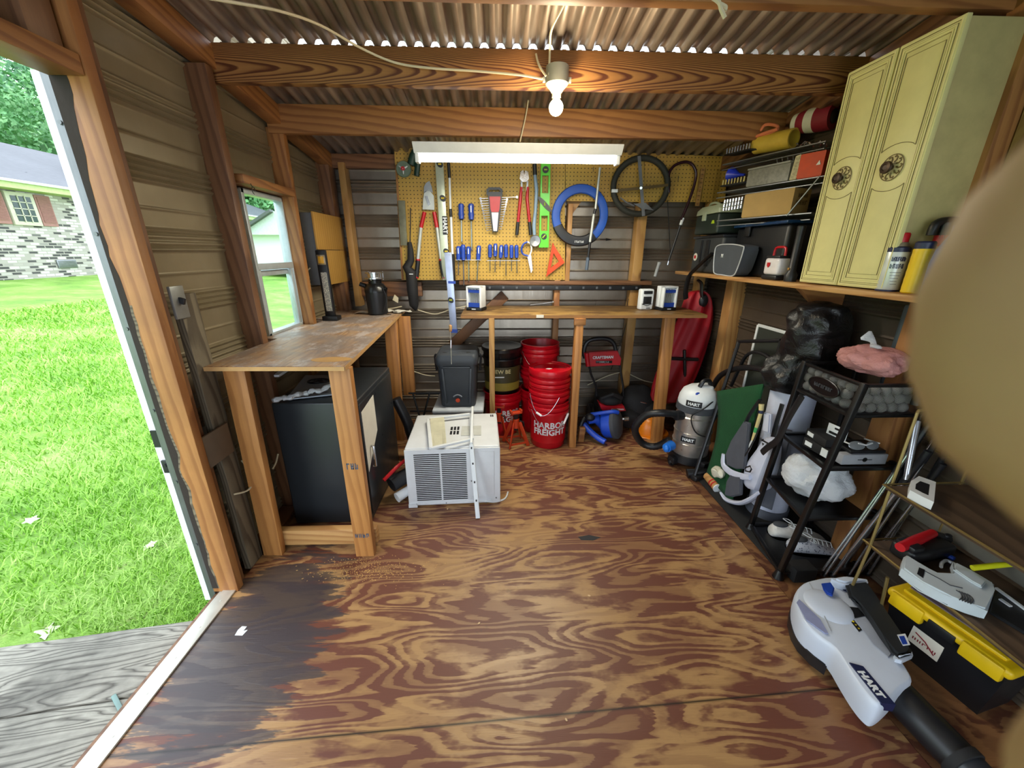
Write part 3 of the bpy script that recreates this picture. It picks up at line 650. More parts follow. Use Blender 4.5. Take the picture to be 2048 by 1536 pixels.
# ------------------------------------------------------------------ back workbench
BT2 = plywood('old_plywood', '9c7a44', '5f4426', False, (1.0, .8), .5, .3, 9.0)
BB = thing('workbench', 'long narrow plywood workbench under the pegboard, red buckets beneath it', 'workbench', (.6, 2.85, 0))
m = MB(); m.box((.59, 2.845, .990), (1.69, .47, .022), None, .002); bt = m.out('benchtop', BT2, BB)
m = MB(); m.box((.59, 2.6085, .988), (1.69, .002, .02)); m.out('ply_edge', pm('ply_edge2', '93683a', .6), bt)
board('leg', (-.052, 2.64, 0), (-.047, 2.64, .979), .07, .038, PINEY, BB, up=(1, 0, 0))
board('leg', (.552, 2.63, 0), (.553, 2.63, .979), .085, .05, LEG, BB, up=(1, 0, 0))
m = MB(); m.box((.553, 2.60, .955), (.078, .03, .045), None, .003); m.out('leg_cap', PINE, BB)
board('leg', (1.235, 2.69, 0), (1.205, 2.69, .979), .05, .078, LEG, BB, up=(1, 0, 0))
board('bench_rail', (-.22, 3.05, .955), (1.40, 3.05, .955), .038, .05, PINED, BB)
m = MB(); q = at(1080, 632, Y=2.605); m.box((q.x, 2.605, .992), (.05, .003, .02)); m.out('white_sticker', PAPER, BB)
# ------------------------------------------------------------------ gun safe
SAFE = pm('safe_paint', '2b2f33', .38, .1, var=.06)
S = thing('gun_safe', 'dark grey steel safe standing under the left workbench', 'safe', (-.9, 2.05, 0))
m = MB(); m.box((-.902, 2.08, .355), (.405, .62, .70), None, .008, 3); sb = m.out('body', SAFE, S)
m = MB(); m.box((-.697, 2.08, .36), (.012, .57, .64), None, .004); dr = m.out('door', pm('safe_door', '26292d', .3), S)
m = MB(); m.tube([(-.685, 1.86, .30), (-.672, 1.86, .30), (-.672, 1.86, .42), (-.685, 1.86, .42)], .007, 8); m.out('door_handle', CHROME, dr)
m = MB(); m.prism([(-.690, 1.80, .64), (-.690, 2.0, .66), (-.690, 2.0, .45), (-.690, 1.80, .30)], (.0015, 0, 0)); m.out('paper_sheet', PAPER, dr, label='white paper sheet stuck on the door')
m = MB(); m.marks(Matrix(((1, 0, 0, -.72), (0, 0, -1, 1.769), (0, 1, 0, .33), (0, 0, 0, 1))), .03, .02, 2, 5); m.out('badge', BLACK, S)
m = MB(); P = [at(x, y, Z=.712) for x, y in ((572, 800), (611, 752), (668, 752), (668, 790))]
m.prism([(q.x, q.y, .711) for q in P], (0, 0, .006)); c = m.out('boxed_manual', pm('silver_card', '8b949c', .35, .3), label='flat grey box with a dark circular emblem on top of the safe', cat='box')
q = at(637, 762, Z=.72); m = MB(); m.tube([V((q.x+.055*math.cos(a*PI/12), q.y+.04*math.sin(a*PI/12), .7185)) for a in range(24)], .006, 6, closed=True); m.box((q.x, q.y, .7185), (.10, .01, .003), TR(rz=25)); m.box((q.x, q.y, .7185), (.10, .01, .003), TR(rz=-25)); m.ball((q.x, q.y+.01, .719), (.02, .015, .004)); m.out('emblem', BLACK, c)
def bagmat(name, col, tr=.5):
    t = NT(name); v = t.obj(); t.bump(t.noise(v, 25, 4, .7, 1.5), .8, .01); return t.end(lin(col), .25, 0, Transmission_Weight=tr, IOR=1.2)
CLEARBAG = bagmat('clear_plastic_wrap', 'dfe5ea', .35)
m = MB(); A, B = at(545, 800, Z=.74), at(672, 770, Z=.75); pts = [A.lerp(B, k/8)+V((0, .01*math.sin(k*2), -.004+.008*math.sin(k*3))) for k in range(9)]
m.tube(smooth(pts, 4), [.012+.008*math.sin(k*.9)**2 for k in range(33)], 10, flat=.7); m.out('plastic_wrap', CLEARBAG, label='crumpled clear plastic wrap lying on the front of the safe top', cat='plastic wrap')
# clutter behind and beside the safe
m = MB(); m.tube(smooth([(-.64, 1.98, .10), (-.60, 2.02, .11), (-.52, 2.08, .13), (-.47, 2.14, .14)], 5), .045, 12)
for k in range(12):
    pass
m.out('flexible_duct', pm('duct_black', '202124', .5), label='short black flexible hose between the safe and the air conditioner', cat='hose')
m = MB()
for i, (a, b) in enumerate((((-.62, 2.5, .02), (-.5, 2.62, .44)), ((-.5, 2.5, .02), (-.62, 2.62, .44)), ((-.65, 2.62, .44), (-.42, 2.62, .44)), ((-.65, 2.62, .3), (-.42, 2.62, .3)), ((-.66, 2.48, .02), (-.44, 2.48, .02)))):
    m.tube([a, b], .007, 8)
m.out('folded_stand', pm('black_steel_tube', '1d1e20', .35, .5), label='black folded steel frame in the dark gap behind the left bench leg', cat='frame')
m = MB(); m.tube(smooth([(-.58, 2.46, .04), (-.62, 2.46, .2), (-.64, 2.46, .30), (-.70, 2.46, .46)], 5), [.035]*16, 10); m.out('black_pipe', BLACK, label='black rubber pipe leaning beside the right side of the safe', cat='pipe')
m = MB(); m.tube(smooth([(-.66, 1.92, .17), (-.60, 2.0, .21), (-.57, 2.1, .20), (-.50, 2.2, .22)], 5), .011, 8); m.out('loose_wire', RED, label='loose red cord beside the safe', cat='cord')
m = MB(); m.cyl((-.60, 1.93, .045), (-.53, 2.0, .06), .03, .025); m.out('pipe_fitting', WHITE, label='small white plastic fitting on the floor beside the air conditioner', cat='fitting')
# ------------------------------------------------------------------ lamps
def emit(name, col, st):
    t = NT(name); return t.end((0.8, .8, .8), .4, 0, Emission_Color=(*col, 1), Emission_Strength=st)
F = thing('tube_light_fixture', 'long white fluorescent tube light hanging in front of the pegboard', 'light fixture', (.13, 2.40, 1.90))
m = MB(); xa, xb = at(830, 300, Y=2.40).x, at(1240, 300, Y=2.40).x; zt = 1.948
m.prism([(xa, 2.33, zt), (xa, 2.47, zt), (xa, 2.47, zt-.004), (xa, 2.445, zt-.045), (xa, 2.36, zt-.045), (xa, 2.327, zt-.006)], (xb-xa, 0, 0)); m.out('housing', WHITE, F)
for x in (xa+.012, xb-.012):
    MB().box((x, 2.40, 1.885), (.022, .05, .05), None, .005).out('end_cap', WHITE, F)
m = MB(); m.cyl((xa+.025, 2.40, 1.886), (xb-.025, 2.40, 1.886), .019, n=20); m.out('tube', emit('tube_glow', (1, .98, .88), 9.0), F)
L = thing('bulb_holder', 'grey porcelain lamp holder with a glowing round bulb on the beam', 'lamp', (.235, 1.93, 2.05))
c = at(1114, 160, Y=1.925)
m = MB(); m.lathe([(.048, 0), (.048, .06), (.045, .062)], (c.x, 1.925, c.z-.015), (0, 0, 1), 22); m.box((c.x+.05, 1.925, c.z), (.02, .012, .02), None, .002); m.box((c.x-.05, 1.925, c.z), (.02, .012, .02), None, .002); m.out('junction_box', pm('grey_box', '8d8c80', .5), L)
m = MB(); m.lathe([(.0, -.03), (.022, -.03), (.03, -.018), (.046, -.004), (.047, .0)], (c.x, 1.925, c.z-.015), (0, 0, 1), 24); m.cyl((c.x, 1.925, c.z-.062), (c.x, 1.925, c.z-.03), .019); m.out('socket', pm('porcelain', 'd8d2b8', .3), L)
bz = c.z-.098
MB().cyl((c.x, 1.925, bz+.026), (c.x, 1.925, bz+.045), .017, .014).out('bulb_neck', MATS['porcelain'], L); m = MB(); m.ball((c.x, 1.925, bz), (.030, .030, .031), 20, 14); m.out('bulb', emit('bulb_glow', (1, .82, .5), 14.0), L)
_b.location = (c.x, 1.87, bz-.04); _b.data.shadow_soft_size = .03
def cable(pts, lab, r=.0045, n=6):
    MB().tube(smooth(pts, n), r, 6).out('electric_cable', CABLE, label=lab, cat='cable')
Yc = 1.90
cable([at(1085, 158, Y=1.90), at(1040, 150, Y=1.92), at(950, 142, Y=1.94), at(860, 136, Y=1.94), at(790, 125, Y=1.94), at(720, 95, Y=1.90), at(640, 50, Y=1.75), at(560, 22, Y=1.6), at(470, 5, Y=1.5), at(380, -10, Y=1.4)], 'long cream cable sagging from the upper left corner to the bulb holder')
cable([at(1098, 150, Y=1.90), at(1100, 100, Y=1.90), at(1103, 60, Y=1.80), at(1125, 15, Y=1.7), at(1140, -20, Y=1.6)], 'cream cable rising from the bulb holder to the roof')
cable([at(1092, 152, Y=1.91), at(1078, 130, Y=1.93), at(1072, 108, Y=1.95)], 'short cream cable tucked over the beam beside the bulb holder')
cable([at(1058, 190, Y=2.41), at(1052, 230, Y=2.42), at(1040, 284, Y=2.42)], 'thin cream cord feeding the fluorescent tube light', .0035)
m = MB(); pts = [at(x, y, Y=1.35) for x, y in ((1425, -5), (1438, 5), (1442, 18), (1450, 36))]; m.tube(smooth(pts, 4), .006, 6)
m.tube(smooth([at(x, y, Y=1.35) for x, y in ((1442, 8), (1452, 14), (1450, 22))], 4), .005, 6); m.out('frayed_rope', CABLE, label='frayed pale rope end hanging from the roof at the top right', cat='rope')
cable([(-1.0, 3.07, 1.07), (-.9, 3.05, .985), (-.75, 3.05, 1.0)], 'grey cord running from the electrical box to the bench top', .004)
cable([at(836, 620, Y=3.12), at(870, 628, Y=3.12), at(905, 618, Y=3.12), at(935, 612, Y=3.12)], 'cream cable drooping along the back wall between the two benches', .004)
cable([at(826, 742, Y=3.12), at(850, 750, Y=3.12), at(870, 752, Y=3.12)], 'cream cable low on the back wall beside the cooler', .004)
cable([at(1175, 770, Y=3.13), at(1240, 745, Y=3.14), at(1290, 762, Y=3.14), at(1340, 770, Y=3.12)], 'cream cable low on the back wall behind the pressure washer', .004)
# ------------------------------------------------------------------ tools on the pegboard
def W_(x, y, d=.012): return at(x, y, Y=PY-d)
def pz(px, d0, th):                                     # outline on the board -> solid of real thickness standing d0 off it
    return [W_(x, y, d0) for x, y in px], (0, -th, 0)
def hook(x, y, th=None, lab='small chrome peg hook'):
    pass
# string trimmer head at the top left
t = thing('cordless_tool', 'dark green power tool with round white disc at the pegboard top left', 'power tool', W_(815, 335))
m = MB(); m.tube([W_(x, y, .05) for x, y in ((836, 292), (826, 312), (822, 330))], [.02, .026, .028], 10); m.tube([W_(x, y, .05) for x, y in ((836, 325), (833, 352))], [.018, .02], 8); m.out('body', pm('dark_green_plastic', '12352c', .5), t)
c = W_(808, 339, .05); m = MB(); m.lathe([(.0, 0), (.045, 0), (.052, .01), (.048, .02), (.0, .02)], c, (0, -1, 0), 24); m.out('guard', pm('grey_green', '5f6f5c', .5), t)
m = MB()
for k in range(3):
    a = k*2*PI/3+.5; m.tube([c+V((0, -.024, 0)), c+V((math.cos(a)*.034, -.024, math.sin(a)*.034))], [.014, .006], 8, flat=.5)
m.out('white_spider', WHITE, t); MB().lathe([(.013, 0), (.013, .008), (0, .009)], c+V((0, -.028, 0)), (0, -1, 0), 14).out('red_cap', RED, t)
# loppers
t = thing('loppers', 'long ratchet loppers with grey handles, red sleeves and black grips', 'garden tool', W_(862, 470))
SILV = pm('silver_grey_paint', 'b9bdb8', .35, .3)
m = MB(); m.prism(*pz(((846, 419), (847, 398), (849, 385), (858, 379), (868, 392), (869, 410), (869, 420)), .02, .010)); m.out('jaw_plate', SILV, t)
m = MB(); m.prism(*pz(((848, 386), (848, 374), (852, 366), (859, 362), (863, 372), (866, 386), (858, 381)), .026, .004)); m.out('blade', STEEL, t)
m = MB(); m.prism(*pz(((850, 392), (855, 392), (861, 408), (857, 412)), .03, .006), ); m.out('lever', CHROME, t)
for a, b, s in (((849, 424), (842, 455), -1), ((868, 424), (874, 455), 1)):
    MB().tube([W_(*a, .025), W_(*b, .025)], .014, 12).out('red_sleeve', RED, t)
for a, b in (((842, 455), (836, 518)), ((874, 455), (882, 518))): MB().tube([W_(*a, .025), W_(*b, .025)], .0125, 12).out('handle_tube', SILV, t)
for a, b in (((836, 518), (833, 556)), ((882, 518), (888, 557))):
    g = MB().tube([W_(*a, .025), W_(a[0], a[1]+8, .025), W_(*b, .025)], [.014, .017, .017], 12).out('grip', BLACK, t)
    MB().tube([W_(*a, .025), W_(a[0], a[1]+3, .025)], .0165, 12).out('red_ring', RED, g); MB().tube([W_(b[0], b[1]-3, .025), W_(b[0], b[1], .025)], .0175, 12).out('red_end', RED, g)
# long silver level
t = thing('spirit_level', 'tall silver spirit level hanging upright beside the loppers', 'level', W_(890, 440))
c0, c1 = W_(877, 300, .03), W_(893, 560, .03)
m = MB(); m.bar(c0, c1, .056, .022, up=(0, 1, 0), bev=.002); bdy = m.out('body', pm('silver_rail', 'c3cab4', .3, .35), t)
def lev_vial(c, ax, w, h, parent, col='c9b23a'):
    f = MB(); 
    f.lathe([(.0, 0), (1, 0), (1, .003), (0, .003)], c+V((0, -.011, 0)), (0, -1, 0), 20, sx=w, sy=h); o = f.out('vial_window', BLACK, parent)
    MB().tube([c+V(ax)*-.011+V((0, -.016, 0)), c+V(ax)*.011+V((0, -.016, 0))], .006, 10).out('vial', pm('vial_'+col, col, .15), o)
for (x, y) in ((880, 329), (886, 397), (893, 503)): lev_vial(W_(x, y, .035), (1, 0, 0), .019, .024, t)
q = W_(890, 451, .042); m = MB(); m.box(q+V((0, 0, 0)), (.036, .003, .125)); o = m.out('logo_plate', BLACK, t)
m = MB(); m.text('HART', .042, Matrix(((0, 1, 0, q.x), (0, 0, -1, q.y-.002), (-1, 0, 0, q.z), (0, 0, 0, 1))), .0006, .0012); m.out('logo_letters', WHITE, o)
# telescoping pole right of it
t = thing('telescopic_pole', 'white telescopic pole with black grips, between the silver level and the screwdrivers', 'pole', W_(902, 440))
for a, b, r, mt, nm in (((897, 325), (899, 356), .011, BLACK, 'upper_grip'), ((899, 356), (901, 418), .008, WHITE, 'upper_tube'), ((901, 418), (902, 434), .011, BLACK, 'locking_collar'), ((902, 434), (905, 512), .009, WHITE, 'lower_tube'), ((905, 508), (907, 562), .016, BLACK, 'lower_grip')):
    MB().tube([W_(*a, .04), W_(*b, .04)], r, 12).out(nm, mt, t)
# sharpening bar and umbrella at the left edge
t = thing('old_file_holder', 'worn grey bar hanging at the left edge of the pegboard', 'bar', W_(806, 447)); m = MB(); m.bar(W_(803, 401, .02), W_(808, 491, .02), .05, .012, (0, 1, 0), .003); m.out('bar', pm('worn_grey', '6a6a58', .6, .3, var=.3), t)
t = thing('folded_umbrella', 'black folded compact umbrella in its sleeve, hanging left of the loppers', 'umbrella', W_(825, 520))
m = MB(); m.tube([W_(x, y, .03) for x, y in ((821, 416), (821, 450), (820, 486))], .004, 6); m.out('shaft', BLACK, t)
m = MB(); m.tube([W_(x, y, .03) for x, y in ((819, 484), (821, 500), (822, 520), (814, 534), (822, 545), (825, 580), (828, 610), (832, 621))], [.014, .022, .026, .034, .042, .042, .036, .008], 14); m.out('sleeve', MATBLK, t)
q = W_(823, 548, .062); MB().box(q+V((0, -.012, 0)), (.028, .004, .006)).out('white_mark', WHITE, t)
# screwdrivers
def screwdriver(x, y0, y1, y2, x2=None, lab='', grp=None, r=.0125, white=False):
    r *= 1.25
    x2 = x2 or x; t = thing('screwdriver', lab, 'screwdriver', W_(x, y0), grp); f = (y1-y0)/(y2-y0); xm = x+(x2-x)*f
    A, B, C2 = W_(x, y0, .025), W_(xm, y1, .025), W_(x2, y2, .022)
    d = B-A; prof = [(r*.55, 0), (r*.9, .06), (r, .2), (r*.85, .5), (r*1.02, .7), (r*.8, .9), (r*.95, .97), (r*.5, 1)]
    m = MB(); m.lathe([(q, h*d.length) for q, h in prof], A, d, 14); hd = m.out('handle', BLUE, t)
    m = MB(); m.tube([B, C2], r*.28, 8); m.cyl(C2, C2+V((0, 0, -.006)), r*.34, r*.2, 8); m.out('shank', CHROME, t)
    m = MB(); m.cyl(B+V((0, 0, .002)), B+V((0, 0, -.006)), r*.6, r*.5, 10); m.out('ferrule', BLACK, t)
    if white: MB().box(A.lerp(B, .35)+V((0, -r*.96, 0)), (.006, .002, d.length*.4)).out('white_label', WHITE, hd)
screwdriver(922, 407, 439, 483, 924, 'large blue screwdriver on the left of the upper pair', r=.017)
screwdriver(942, 407, 440, 500, 944, 'large blue screwdriver on the right of the upper pair, with a white label', r=.017, white=True)
screwdriver(917, 492, 520, 549, None, 'blue screwdriver leftmost of the lower left cluster', r=.014, white=True)
screwdriver(926, 489, 521, 570, 928, 'blue screwdriver with the longest shank in the lower left cluster', r=.015)
screwdriver(937, 493, 520, 561, 938, 'blue screwdriver third in the lower left cluster', r=.014, white=True)
screwdriver(958, 491, 520, 562, 954, 'blue screwdriver set a little apart at the right of the lower left cluster', r=.014, white=True)
names = ['leftmost', 'second from the left', 'third from the left', 'third from the right', 'second from the right', 'rightmost']
for i, (x, y0, y2, x2) in enumerate(((980, 489, 540, 980), (991, 487, 543, 990), (1003, 490, 532, 1000), (1012, 489, 550, 1012), (1023, 490, 541, 1023), (1033, 490, 545, 1034))):
    screwdriver(x, y0, y0+26, y2, x2, 'short blue screwdriver, '+names[i]+' in the row of six', 'row of six short screwdrivers', .0125, white=(i in (1, 2)))
def rack(x0, x1, y, lab):
    m = MB(); a, b = W_(x0, y, .035), W_(x1, y, .035); m.tube([a, b], .0016, 6); m.tube([W_(x0, y, .0), a], .0016, 6); m.tube([W_(x1, y, .0), b], .0016, 6); m.out('wire_rack', CHROME, label=lab, cat='rack')
rack(912, 962, 520, 'thin wire rack holding the lower left cluster of screwdrivers'); rack(974, 1040, 521, 'thin wire rack holding the row of six short screwdrivers')
# wrench set
t = thing('wrench_set', 'combination wrench set fanned in a black and red plastic holder', 'wrench set', W_(988, 430))
m = MB(); m.prism(*pz(((975, 384), (1005, 384), (1001, 425), (996, 464), (985, 464), (979, 425)), .03, .014), .002); m.ring([W_(x, y, .03) for x, y in ((973, 390), (973, 379), (979, 375), (999, 375), (1005, 379), (1005, 390))], [W_(x, y, .03) for x, y in ((977, 390), (977, 383), (980, 380), (998, 380), (1001, 383), (1001, 390))], (0, -.012, 0)); h = m.out('holder', BLACK, t)
m = MB(); m.prism(*pz(((979, 393), (1001, 393), (999, 418), (997, 424), (983, 424), (981, 418)), .046, .002)); m.out('red_card', RED, h)
m = MB(); m.prism(*pz(((983, 425), (997, 425), (994, 462), (987, 462)), .046, .002)); m.out('white_card', WHITE, h)
for i in range(14):
    y = 395+i*4.9; w = 27-i*1.0
    m = MB(); a, b = W_(988-w, y+2, .04), W_(988+w, y-1, .04)
    if i == 0: b = W_(1034, y-1, .04)
    s = .0078-.0003*i; m.tube([a, b], s*.36, 6); m.lathe([(s*.6, -.002), (s, -.002), (s, .002), (s*.6, .002), (s*.6, -.002)], a, (0, 1, 0), 12); m.lathe([(s*.5, -.002), (s*1.1, -.002), (s*1.1, .002), (s*.5, .002), (s*.5, -.002)], b, (0, 1, 0), 12)
    m.out('wrench', pm('wrench_steel', '8a8c90', .3, .95), t)
# bolt cutters
t = thing('bolt_cutters', 'red bolt cutters with steel jaws and black grips', 'bolt cutters', W_(1047, 410))
m = MB(); m.prism(*pz(((1039, 358), (1041, 344), (1047, 340), (1048, 352), (1050, 341), (1056, 344), (1058, 358), (1053, 364), (1044, 364)), .02, .012), .001); m.out('jaws', CHROME, t)
m = MB(); m.bar(W_(1043, 362, .026), W_(1044, 382, .026), .012, .006, (0, 1, 0)); m.bar(W_(1055, 362, .026), W_(1054, 382, .026), .012, .006, (0, 1, 0)); m.out('links', STEEL, t)
for a, b, c in (((1043, 374), (1041, 396), (1036, 444)), ((1056, 374), (1054, 396), (1059, 444))):
    MB().tube([W_(*a, .026), W_(*b, .026), W_(*c, .026)], [.009, .012, .010], 10).out('handle', RED, t)
    d = 4 if c[0] > 1047 else -4; MB().tube([W_(*c, .026), W_(c[0]+d*.6, 470, .026)], .0125, 10).out('grip', BLACK, t)
# blue-grey handled edger
t = thing('long_handled_scraper', 'blue-grey handled scraper with a round grey head, hanging between bolt cutters and green level', 'scraper', W_(1070, 400))
MB().tube([W_(x, y, .04) for x, y in ((1069, 328), (1070, 350))], .015, 12).out('black_grip', BLACK, t)
MB().tube([W_(x, y, .04) for x, y in ((1070, 350), (1073, 380), (1071, 420), (1068, 450), (1069, 470))], [.012, .013, .012, .014, .012], 12).out('shaft', pm('blue_grey_paint', '7d95aa', .4), t)
m = MB(); m.lathe([(0, 0), (.028, .002), (.040, .012), (.036, .016), (0, .010)], W_(1070, 482, .035), (0, -1, 0), 22, sx=1.05, sy=1.0); m.out('round_head', STEEL, t)
# green level
t = thing('spirit_level', 'lime green spirit level with cut-out slots', 'level', W_(1089, 410))
def rectpts(x0, x1, y0, y1, top=None, off=0): return [W_(x, y, .02) for x, y in ((x0, y0), (x1, y0), (x1+off, y1), (x0+off, y1))]
m = MB(); xt, xb = 1091, 1087
def gx(y): return xt+(xb-xt)*(y-326)/(495-326)
H = 9.5
def strip(y0, y1): 
    m.prism([W_(gx(y0)-H, y0, .02), W_(gx(y0)+H, y0, .02), W_(gx(y1)+H, y1, .02), W_(gx(y1)-H, y1, .02)], (0, -.02, 0))
strip(326, 352); strip(387, 432); strip(462, 495)
for y0, y1 in ((352, 387), (432, 462)):
    for s in (-1, 1): m.prism([W_(gx(y0)+s*H, y0, .02), W_(gx(y0)+s*6.3, y0, .02), W_(gx(y1)+s*6.3, y1, .02), W_(gx(y1)+s*H, y1, .02)], (0, -.02, 0))
g = m.out('body', GREEN, t)
for (y, w, h, ax) in ((340, .022, .022, (1, 0, 0)), (409, .016, .07, (0, 0, 1)), (473, .021, .021, (1, 0, 1))): lev_vial(W_(gx(y), y, .032), ax, w, h, t, '8aa83a')
# snips
t = thing('tin_snips', 'blue and white handled snips hanging point down', 'snips', W_(1055, 510))
m = MB(); m.tube(smooth([W_(x, y, .03) for x, y in ((1057, 512), (1046, 508), (1043, 498), (1047, 488), (1055, 484))], 5), .007, 8); m.out('handle', BLUE, t)
m = MB(); m.tube(smooth([W_(x, y, .034) for x, y in ((1059, 512), (1063, 500), (1061, 488), (1055, 484))], 5), .006, 8); m.out('handle', WHITE, t)
m = MB(); m.prism(*pz(((1054, 510), (1062, 510), (1065, 540), (1062, 546)), .028, .005)); m.out('blades', CHROME, t)
# speed square
t = thing('speed_square', 'orange triangular speed square', 'square', W_(1108, 520))
o_ = [W_(x, y, .02) for x, y in ((1105, 486), (1129, 525), (1092, 553))]; c = sum(o_, V())/3; i_ = [c+(p-c)*.45 for p in o_]
m = MB(); m.ring(o_, i_, (0, -.006, 0)); m.prism([o_[0], o_[0]+V((.006, 0, -.004)), o_[2]+V((.006, 0, 0)), o_[2]], (0, -.018, 0)); m.out('body', ORANGE, t)
# blue ring steering wheel cover shape
t = thing('steering_wheel_ring', 'large blue and black padded ring hanging on the pegboard', 'ring', W_(1160, 432))
c = W_(1160, 431, .045); R_ = (W_(1209, 431, .045)-c).length; Rz = (W_(1160, 376, .045)-c).length
def arcring(a0, a1, w, n, mat, nm):
    P = lambda a, k, y: c+V((math.cos(math.radians(a))*(R_-.004+k*w), y, math.sin(math.radians(a))*(Rz-.004+k*w)))
    rings = []
    for i in range(n+1):
        a = a0+(a1-a0)*i/n; rings.append([P(a, k, y) for k, y in ((-1, .0), (-.8, -.011), (0, -.016), (.8, -.011), (1, 0), (.8, .009), (0, .012), (-.8, .009))])
    MB().loft(rings).out(nm, mat, t)
arcring(-50, 203, .031, 40, pm('blue_foam', '1f4fa8', .55), 'blue_pad'); arcring(203, 310, .036, 22, BLACK, 'black_pad')
q = c+V((0, -.024, -Rz)); m = MB(); m.marks(Matrix(((1, 0, 0, q.x), (.0, 0, -1, q.y), (0, 1, 0, q.z), (0, 0, 0, 1))), .068, .015, 7, 4); m.out('lettering', WHITE, t)
# reaching pole in front of the ring
t = thing('telescopic_pole', 'silver telescopic pole hanging at a slant in front of the blue ring', 'pole', W_(1190, 430))
for a, b, r, mt, nm in (((1200, 335), (1191, 418), .0085, SILV, 'upper_tube'), ((1191, 418), (1188, 428), .010, BLACK, 'locking_collar'), ((1188, 428), (1180, 484), .0095, SILV, 'lower_tube'), ((1180, 484), (1176, 515), .010, BLACK, 'lower_grip'), ((1176, 515), (1173, 540), .013, pm('slate_rubber', '4a5666', .5), 'end_cap')):
    MB().tube([W_(*a, .085), W_(*b, .085)], r, 12).out(nm, mt, t)
m = MB(); m.tube([W_(1200, 430, .0), W_(1200, 478, -.08), W_(1212, 479, -.08)], .003, 6); m.cyl(W_(1212, 479, -.08), W_(1222, 479, -.08), .007, .001, 8); m.out('arrow', BLACK, label='small black arrow-shaped hook on the bare siding right of the blue ring', cat='hook') if False else m.bm.free()
m = MB(); m.cyl((W_(1200, 479, -.07)), W_(1216, 479, -.07), .0025); m.cyl(W_(1212, 479, -.07), W_(1224, 479, -.07), .010, .001, 10); m.out('arrow_pin', BLACK, label='small black arrow-shaped pin against the bare siding right of the blue ring', cat='pin')
# bicycle wheel
t = thing('bicycle_tyre', 'dark bicycle tyre hanging on crossed metal arms at the upper right', 'tyre', W_(1283, 372))
c = W_(1281, 373, .05); rx = (W_(1335, 373, .05)-c).length; rz = (W_(1281, 316, .05)-c).length
pts = [c+V((math.cos(2*PI*k/44)*rx, 0, math.sin(2*PI*k/44)*rz)) for k in range(44)]
MB().tube(pts, .021, 12, closed=True).out('tyre', pm('tyre_rubber', '24251f', .7, bump=.4, bscale=90), t)
m = MB(); m.bar(W_(1278, 312, .075), W_(1287, 432, .075), .022, .006, (0, 1, 0)); m.out('upright_arm', STEEL, t)
m = MB(); m.bar(W_(1228, 382, .08), W_(1336, 370, .08), .018, .006, (0, 1, 0)); m.out('cross_arm', pm('bronze_arm', '6d5b3a', .4, .6), t)
m = MB(); m.cyl(W_(1282, 376, .075), W_(1282, 376, .1), .009); m.out('pivot_bolt', CHROME, t)
m = MB(); m.box(W_(1229, 382, .08), (.04, .02, .02)); m.out('white_clip', WHITE, t)
m = MB(); m.tube([W_(x, y, .08) for x, y in ((1240, 395), (1252, 404), (1268, 412))], .005, 6); m.prism(*pz(((1266, 408), (1290, 406), (1306, 421), (1283, 418)), .07, .012)); m.out('brake_lever', STEEL, t)
# hooked cane
t = thing('hooked_cane', 'dark curved-top cane with silver fittings hanging at the right end of the pegboard', 'cane', W_(1370, 400))
m = MB(); m.tube(smooth([W_(x, y, .06) for x, y in ((1338, 385), (1337, 352), (1348, 332), (1370, 324), (1385, 330), (1392, 348), (1387, 375), (1374, 412), (1362, 440))], 5), .010, 10); m.out('curved_shaft', pm('dark_cherry', '2d141c', .25), t)
MB().tube([W_(1366, 436, .06), W_(1361, 450, .06)], .011, 10).out('white_collar', WHITE, t)
MB().tube([W_(1361, 450, .06), W_(1337, 522, .06)], .008, 10).out('lower_shaft', BLACK, t); MB().tube([W_(1337, 522, .06), W_(1335, 530, .06)], .006, 8).out('tip', CHROME, t)
t = thing('thin_rod', 'thin dark rod hanging straight down right of the bicycle tyre', 'rod', W_(1337, 450)); MB().tube([W_(1335, 400, .03), W_(1341, 512, .03)], .003, 6).out('rod', BLACK, t)
t = thing('grip_tube', 'short grey cylindrical handle hanging above the white battery charger', 'handle', W_(1314, 540)); m = MB(); m.tube([W_(1318, 527, .04), W_(1310, 553, .04)], .012, 12); m.tube([W_(1319, 524, .04), W_(1318, 529, .04)], .014, 12); m.out('grip', pm('grey_rubber', '8d9092', .6), t)
t = thing('yardstick', 'old wooden measuring stick fixed upright at the right end of the pegboard', 'measuring stick', W_(1400, 380)); m = MB(); m.bar(W_(1406, 336, .012), W_(1394, 412, .012), .03, .006, (0, 1, 0)); y = m.out('stick', PINEY, t)
m = MB()
for k in range(9): q = W_(1406, 340, .016).lerp(W_(1395, 408, .016), k/8); m.box(q, (.012, .002, .003))
m.out('tick_marks', BLACK, y)
for (x, y, lab) in ((1187, 340, 'small chrome peg hook just under the right end of the tube light'), (1357, 378-20, 'small chrome peg hook inside the curve of the cane'), (1163, 382, 'small chrome peg hook holding the top of the blue ring')):
    m = MB(); m.tube([W_(x, y-6, 0), W_(x, y-6, .05), W_(x-1, y+4, .055)], .0022, 6); m.out('peg_hook', CHROME, label=lab, cat='hook')
